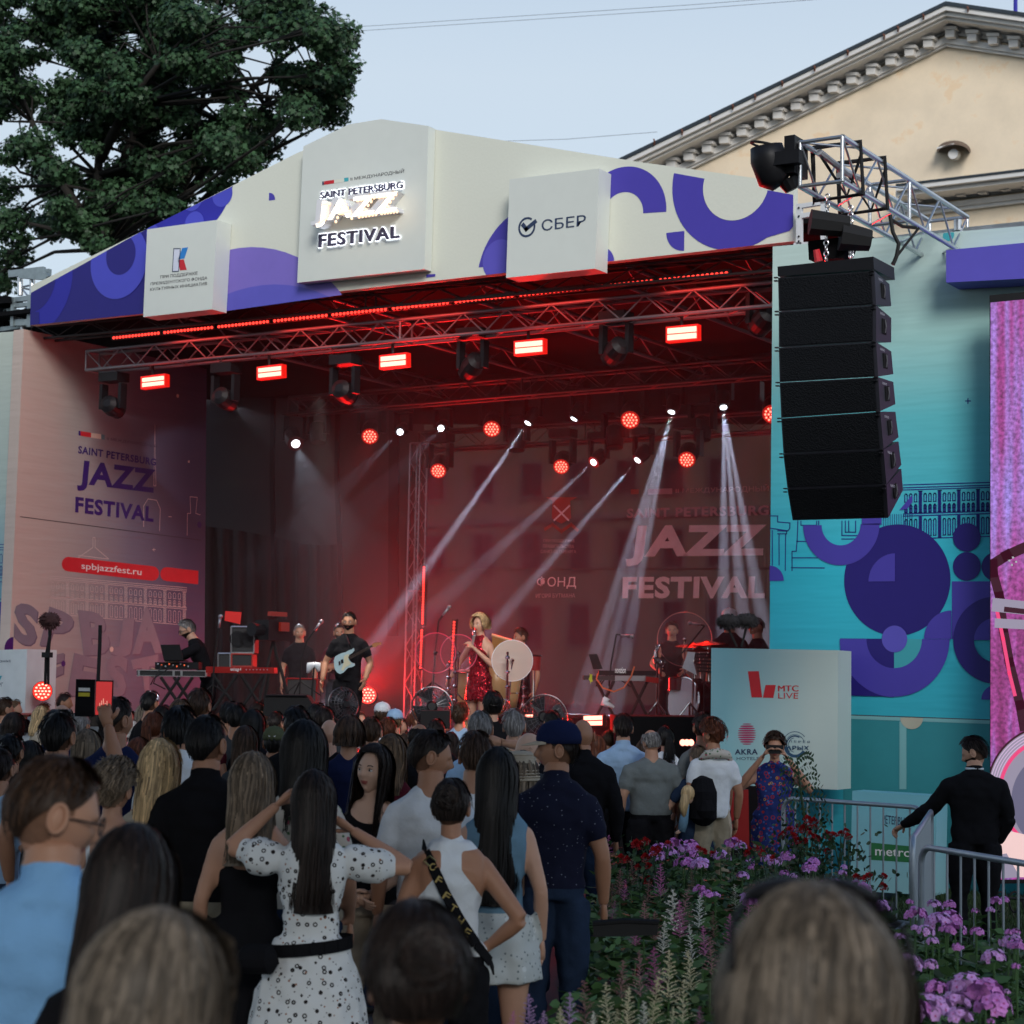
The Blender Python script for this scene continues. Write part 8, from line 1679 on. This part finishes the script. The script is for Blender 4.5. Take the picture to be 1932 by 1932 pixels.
for i, (u, v, L, c) in enumerate(AS):
    zt = .86; t = min(max((HC-zt)/(-(ray(u, v).z)), 5.5), 15.); p = P(u, v, t=t); s = L*t/FPX/.34
    row = 'at the front edge of the bed' if v > 1840 else ('around the black folding chair' if v > 1730 else 'behind the black folding chair')
    cn = {'pink': 'rose pink', 'lilac': 'pale lilac', 'cream': 'yellowish cream', 'dusty': 'faded brownish pink', 'white': 'off white'}[c]
    th_ = thing('astilbe', f'{cn} feathery astilbe plume {row}', 'flower', tuple(p), RND.uniform(0, 6), f'{cn} astilbe plumes {row}')
    o = bpy.data.objects.new('plume', plm[i % 4]); link(o, th_); o.material_slots[0].link = 'OBJECT'; o.material_slots[0].material = am[c]; o.scale = (s, s, s); o.rotation_euler = (RND.uniform(-.12, .12), RND.uniform(-.12, .12), 0)
    o = bpy.data.objects.new('stem', stm); link(o, th_); o.location = (0, 0, -.2); o.scale = (1, 1, max(.3, (p.z-.2)/.7))
relabel('astilbe', '')
# roses
rm = mat('rose_petal', (.42, .010, .016), .5, var=.25, rnd=.25); r_ = random.Random(3); g = G()
for k in range(22):
    f = k/22; a = k*2.4; R = .006+.022*f; z = .014*(1-f*f); d = Vector((math.cos(a), math.sin(a), 0)); s = Vector((-math.sin(a), math.cos(a), 0)); w = .010+.008*f
    g.add([Vector((0, 0, z-.012))+d*R*.4, Vector((0, 0, z))+d*R+s*w*.6, Vector((0, 0, z+.008))+d*R*1.15, Vector((0, 0, z))+d*R-s*w*.6], [(0, 1, 2, 3)])
rme = bpy.data.meshes.new('rose'); rme.from_pydata(g.v, [], g.f); rme.materials.append(rm)
def z8(x, y): return (x*.2968+1434, y*.2968+1358.5)
def z9(x, y): return (x*.3164+905.7, y*.3164+1320.8)
RS = [([z8(*a) for a in [(150,725),(185,700),(205,735),(222,740),(215,778),(240,770),(300,635),(340,650),(275,695),(300,690),(345,690),(320,735),(280,770),(360,755),(425,730),(450,760),(465,735),(515,722),(560,745),(545,708),(430,835),(130,745),(240,690)]], 14.2, 'tall rose bush with deep red roses beside the patterned dress'),
      ([z9(*a) for a in [(930,860),(985,845),(1035,905),(875,955),(940,1000),(1000,990),(985,940),(1120,860),(1330,905),(1390,915),(840,950),(1000,1080),(1300,890),(960,870),(1060,890)]], 13.4, 'low rose bush with scarlet roses behind the pink phlox'),
      ([z9(*a) for a in [(1610,900),(1680,910),(1640,885),(1590,915)]]+[z8(*a) for a in [(15,855),(90,880),(610,1010),(675,1010),(785,995),(780,1060),(690,1000)]], 13., 'sparse red roses low between the two rose bushes and the barrier')]
for i, (pts, t, lab) in enumerate(RS):
    cu = sum(p[0] for p in pts)/len(pts); b = P(cu, 1650, t=t); th_ = thing('rose_bush', lab, 'rose bush', (b.x, b.y, 0))
    B = []; T_ = []; W_ = []; sg2 = G()
    for (u, v) in pts:
        p = P(u, v, t=t+RND.uniform(-.25, .25)); o = bpy.data.objects.new('rose', rme); link(o); o.location = p; s = RND.uniform(.9, 1.4); o.scale = (s, s, s); q = (CAMP-p).normalized()+Vector((RND.uniform(-.5, .5), RND.uniform(-.5, .5), .5)); o.rotation_euler = q.to_track_quat('Z', 'Y').to_euler(); own(th_, o)
        base = Vector((b.x+(p.x-b.x)*.5, b.y+(p.y-b.y)*.5, .05)); mid = (base+p)/2+Vector((RND.uniform(-.1, .1), RND.uniform(-.1, .1), .1)); sg2.tube([base, mid, p-Vector((0, 0, .01))], [.008, .006, .004], 5)
        for k in range(70):
            f = rg.uniform(.05, 1.0); q = base.lerp(p, f)+Vector(rg.normal(size=3)*.11); q.z = min(q.z, p.z+.02); d = rg.normal(size=3); d /= np.linalg.norm(d); B.append(q); T_.append(np.array(q)+d*.045); W_.append(.013)
    o = sg2.build('branches', rosel); own(th_, o); quads('leaves', np.array(B), np.array(T_), np.array(W_), rosel, th_)
    if i == 0:
        g = G(); pl_ = [P(u, v, t=14.2) for u, v in [(1520, 1560), (1512, 1500), (1507, 1460), (1503, 1425)]]; g.tube(pl_, [.010, .008, .006, .003], 5); own(th_, g.build('shoot', rosel)); B = []; T_ = []
        for k in range(14):
            f = k/14; q = pl_[0].lerp(pl_[3], f); sd2 = 1 if k % 2 else -1; L = .22*(1-.5*f)
            for j in range(7): c = q+R0*sd2*L*(j/7)+Vector((0, 0, .04*math.sin(j/7*3))); B += [c, c]; T_ += [np.array(c)+np.array(R0*.02*sd2)+np.array([0, 0, .035]), np.array(c)+np.array(R0*.02*sd2)-np.array([0, 0, .03])]
        quads('shoot_leaves', np.array(B), np.array(T_), np.full(len(B), .009), rosel, th_)
# barriers
gal = mat('galvanised_tube', (.36, .42, .48), .4, .6, var=.2, scale=10)
def barrier(lab, a, b, n, h=1.08, lo=.16):
    t = thing('crowd_barrier', lab, 'barrier', tuple(a), group='metal crowd barriers by the flower bed'); a = Vector(a); b = Vector(b); d = b-a; O = a
    R_ = .10; dn = d.normalized(); pts = []
    A0 = Vector((0, 0, 0)); pts = [Vector((0, 0, lo)), Vector((0, 0, h-R_))]+[dn*R_*(1-math.cos(x))+Vector((0, 0, h-R_+R_*math.sin(x))) for x in (.4, .8, 1.2, 1.57)]
    pts2 = [d-dn*R_*(1-math.cos(x))+Vector((0, 0, h-R_+R_*math.sin(x))) for x in (1.57, 1.2, .8, .4)]+[d+Vector((0, 0, h-R_)), d+Vector((0, 0, lo))]
    o = G().tube(pts+pts2+[Vector((0, 0, lo))], .019, 10, False).build('frame', gal, t, smooth=True)
    for k in range(1, n): q = d*(k/n); rod(q+Vector((0, 0, lo)), q+Vector((0, 0, h)), .008, gal, t, 'bar', 6)
    for q in (d*.12, d*.88):
        s = Vector((-dn.y, dn.x, 0)); o = G().tube([q+s*.3, q+s*.27+Vector((0, 0, .05)), q+Vector((0, 0, lo)), q-s*.27+Vector((0, 0, .05)), q-s*.3], .015, 6).build('foot', gal, t)
    return t
def g0_(u, v, t): p = P(u, v, t=t); p.z = 0; return p
barrier('far metal barrier behind the roses, before the metro panel', g0_(1478, 1510, 16.6), g0_(1742, 1530, 15.6), 11)
barrier('metal barrier seen nearly end-on under the suited man\'s hand', g0_(1757, 1545, 15.2), g0_(1722, 1590, 12.3), 16)
barrier('nearest metal barrier running off the right edge in front of the suited man', g0_(1738, 1605, 11.7), g0_(2010, 1645, 10.3), 10)
t = thing('scroll_fence', 'low black iron scroll fence behind the right barrier', 'fence', tuple(g0_(1890, 1700, 17)))
for k in range(5):
    c = P(1888+k*26, 1702, t=17.2); own(t, G().tube([c+R0*(.06*math.cos(a)*(1-a/14))+Vector((0, 0, .09*math.sin(a))) for a in [x*.5 for x in range(14)]], .010, 5).build('scroll', blk))
own(t, G().tube([P(1870, 1694, t=17.2), P(2010, 1697, t=17.2)], .012, 5).build('rail', blk))
# folding chair in the flowers
t = thing('folding_chair', 'black folding chair standing among the astilbe', 'chair', tuple(g0_(1180, 1830, 8.6)))
def cp_(u, v, tt): return P(u, v, t=tt)
own(t, G().tube([cp_(1118, 1742, 8.2), cp_(1180, 1737, 8.2), cp_(1243, 1740, 8.2)], .012, 6).build('top_rail', blk), mesh('backrest', [cp_(1118, 1742, 8.2), cp_(1243, 1740, 8.2), cp_(1240, 1765, 8.2), cp_(1120, 1768, 8.2)]+[cp_(1118, 1742, 8.23), cp_(1243, 1740, 8.23), cp_(1240, 1765, 8.23), cp_(1120, 1768, 8.23)], [(0, 1, 2, 3), (7, 6, 5, 4), (0, 4, 5, 1), (2, 6, 7, 3)], blkm))
sp_ = [P(1118, 1850, Z=.46), P(1215, 1855, Z=.46), P(1210, 1822, Z=.46), P(1130, 1820, Z=.46)]
own(t, mesh('seat', sp_+[p-Vector((0, 0, .02)) for p in sp_], [(0, 1, 2, 3), (7, 6, 5, 4), (0, 4, 5, 1), (1, 5, 6, 2), (2, 6, 7, 3), (3, 7, 4, 0)], mat('seat_gloss', (.05, .03, .045), .25)))
for p in sp_: own(t, G().tube([p, Vector((p.x, p.y, 0))], .012, 6).build('leg', blk))
# unseen park trees added over the audience for the shade they cast
canl = leafmat('linden_leaf', (.025, .05, .02))
for i, (lab, x, y, cl) in enumerate((('unseen shade tree added over the left of the audience', -15, 4, [(-13, 3, 10.5, 4.5), (-9, 6, 11.2, 3.8), (-15, 8, 11.5, 4.)]), ('unseen shade tree added far behind the camera', -6, -16, [(-6, -15, 9.5, 5.), (-1, -14, 9.5, 5.), (-11, -12, 9.8, 5.), (-12, -5, 10, 4.5), (3, -9, 9.5, 4.5)]), ('unseen shade tree added behind the camera', -3, -6, [(-3, -4, 9.5, 5.), (-7, -1, 9.8, 4.5), (1, 0, 9.5, 4.2), (-4, 3.5, 8.8, 3.2)]), ('unseen shade tree added on the lawn at the right', 7, 1, [(6, 3, 9.8, 4.5), (9, -1, 9.8, 4.5), (5, -4, 9.6, 5.)]))):
    t = thing('shade_tree', lab, 'tree', (x, y, 0)); lv = leaves('crown', [((a, b, c), (r, r, r*.42)) for a, b, c, r in cl], 190, .42, canl, t, 90+i); lv['kind'] = 'stuff'
    g = G(); g.tube([(x, y, 0), (x, y, 4), (x+.2, y, 8)], [.4, .33, .2], 10)
    for a, b, c, r in cl: g.tube([(x, y, 6), ((x+a)/2, (y+b)/2, c-1), (a, b, c)], [.2, .14, .04], 6)
    own(t, g.build('trunk', bark, smooth=True))
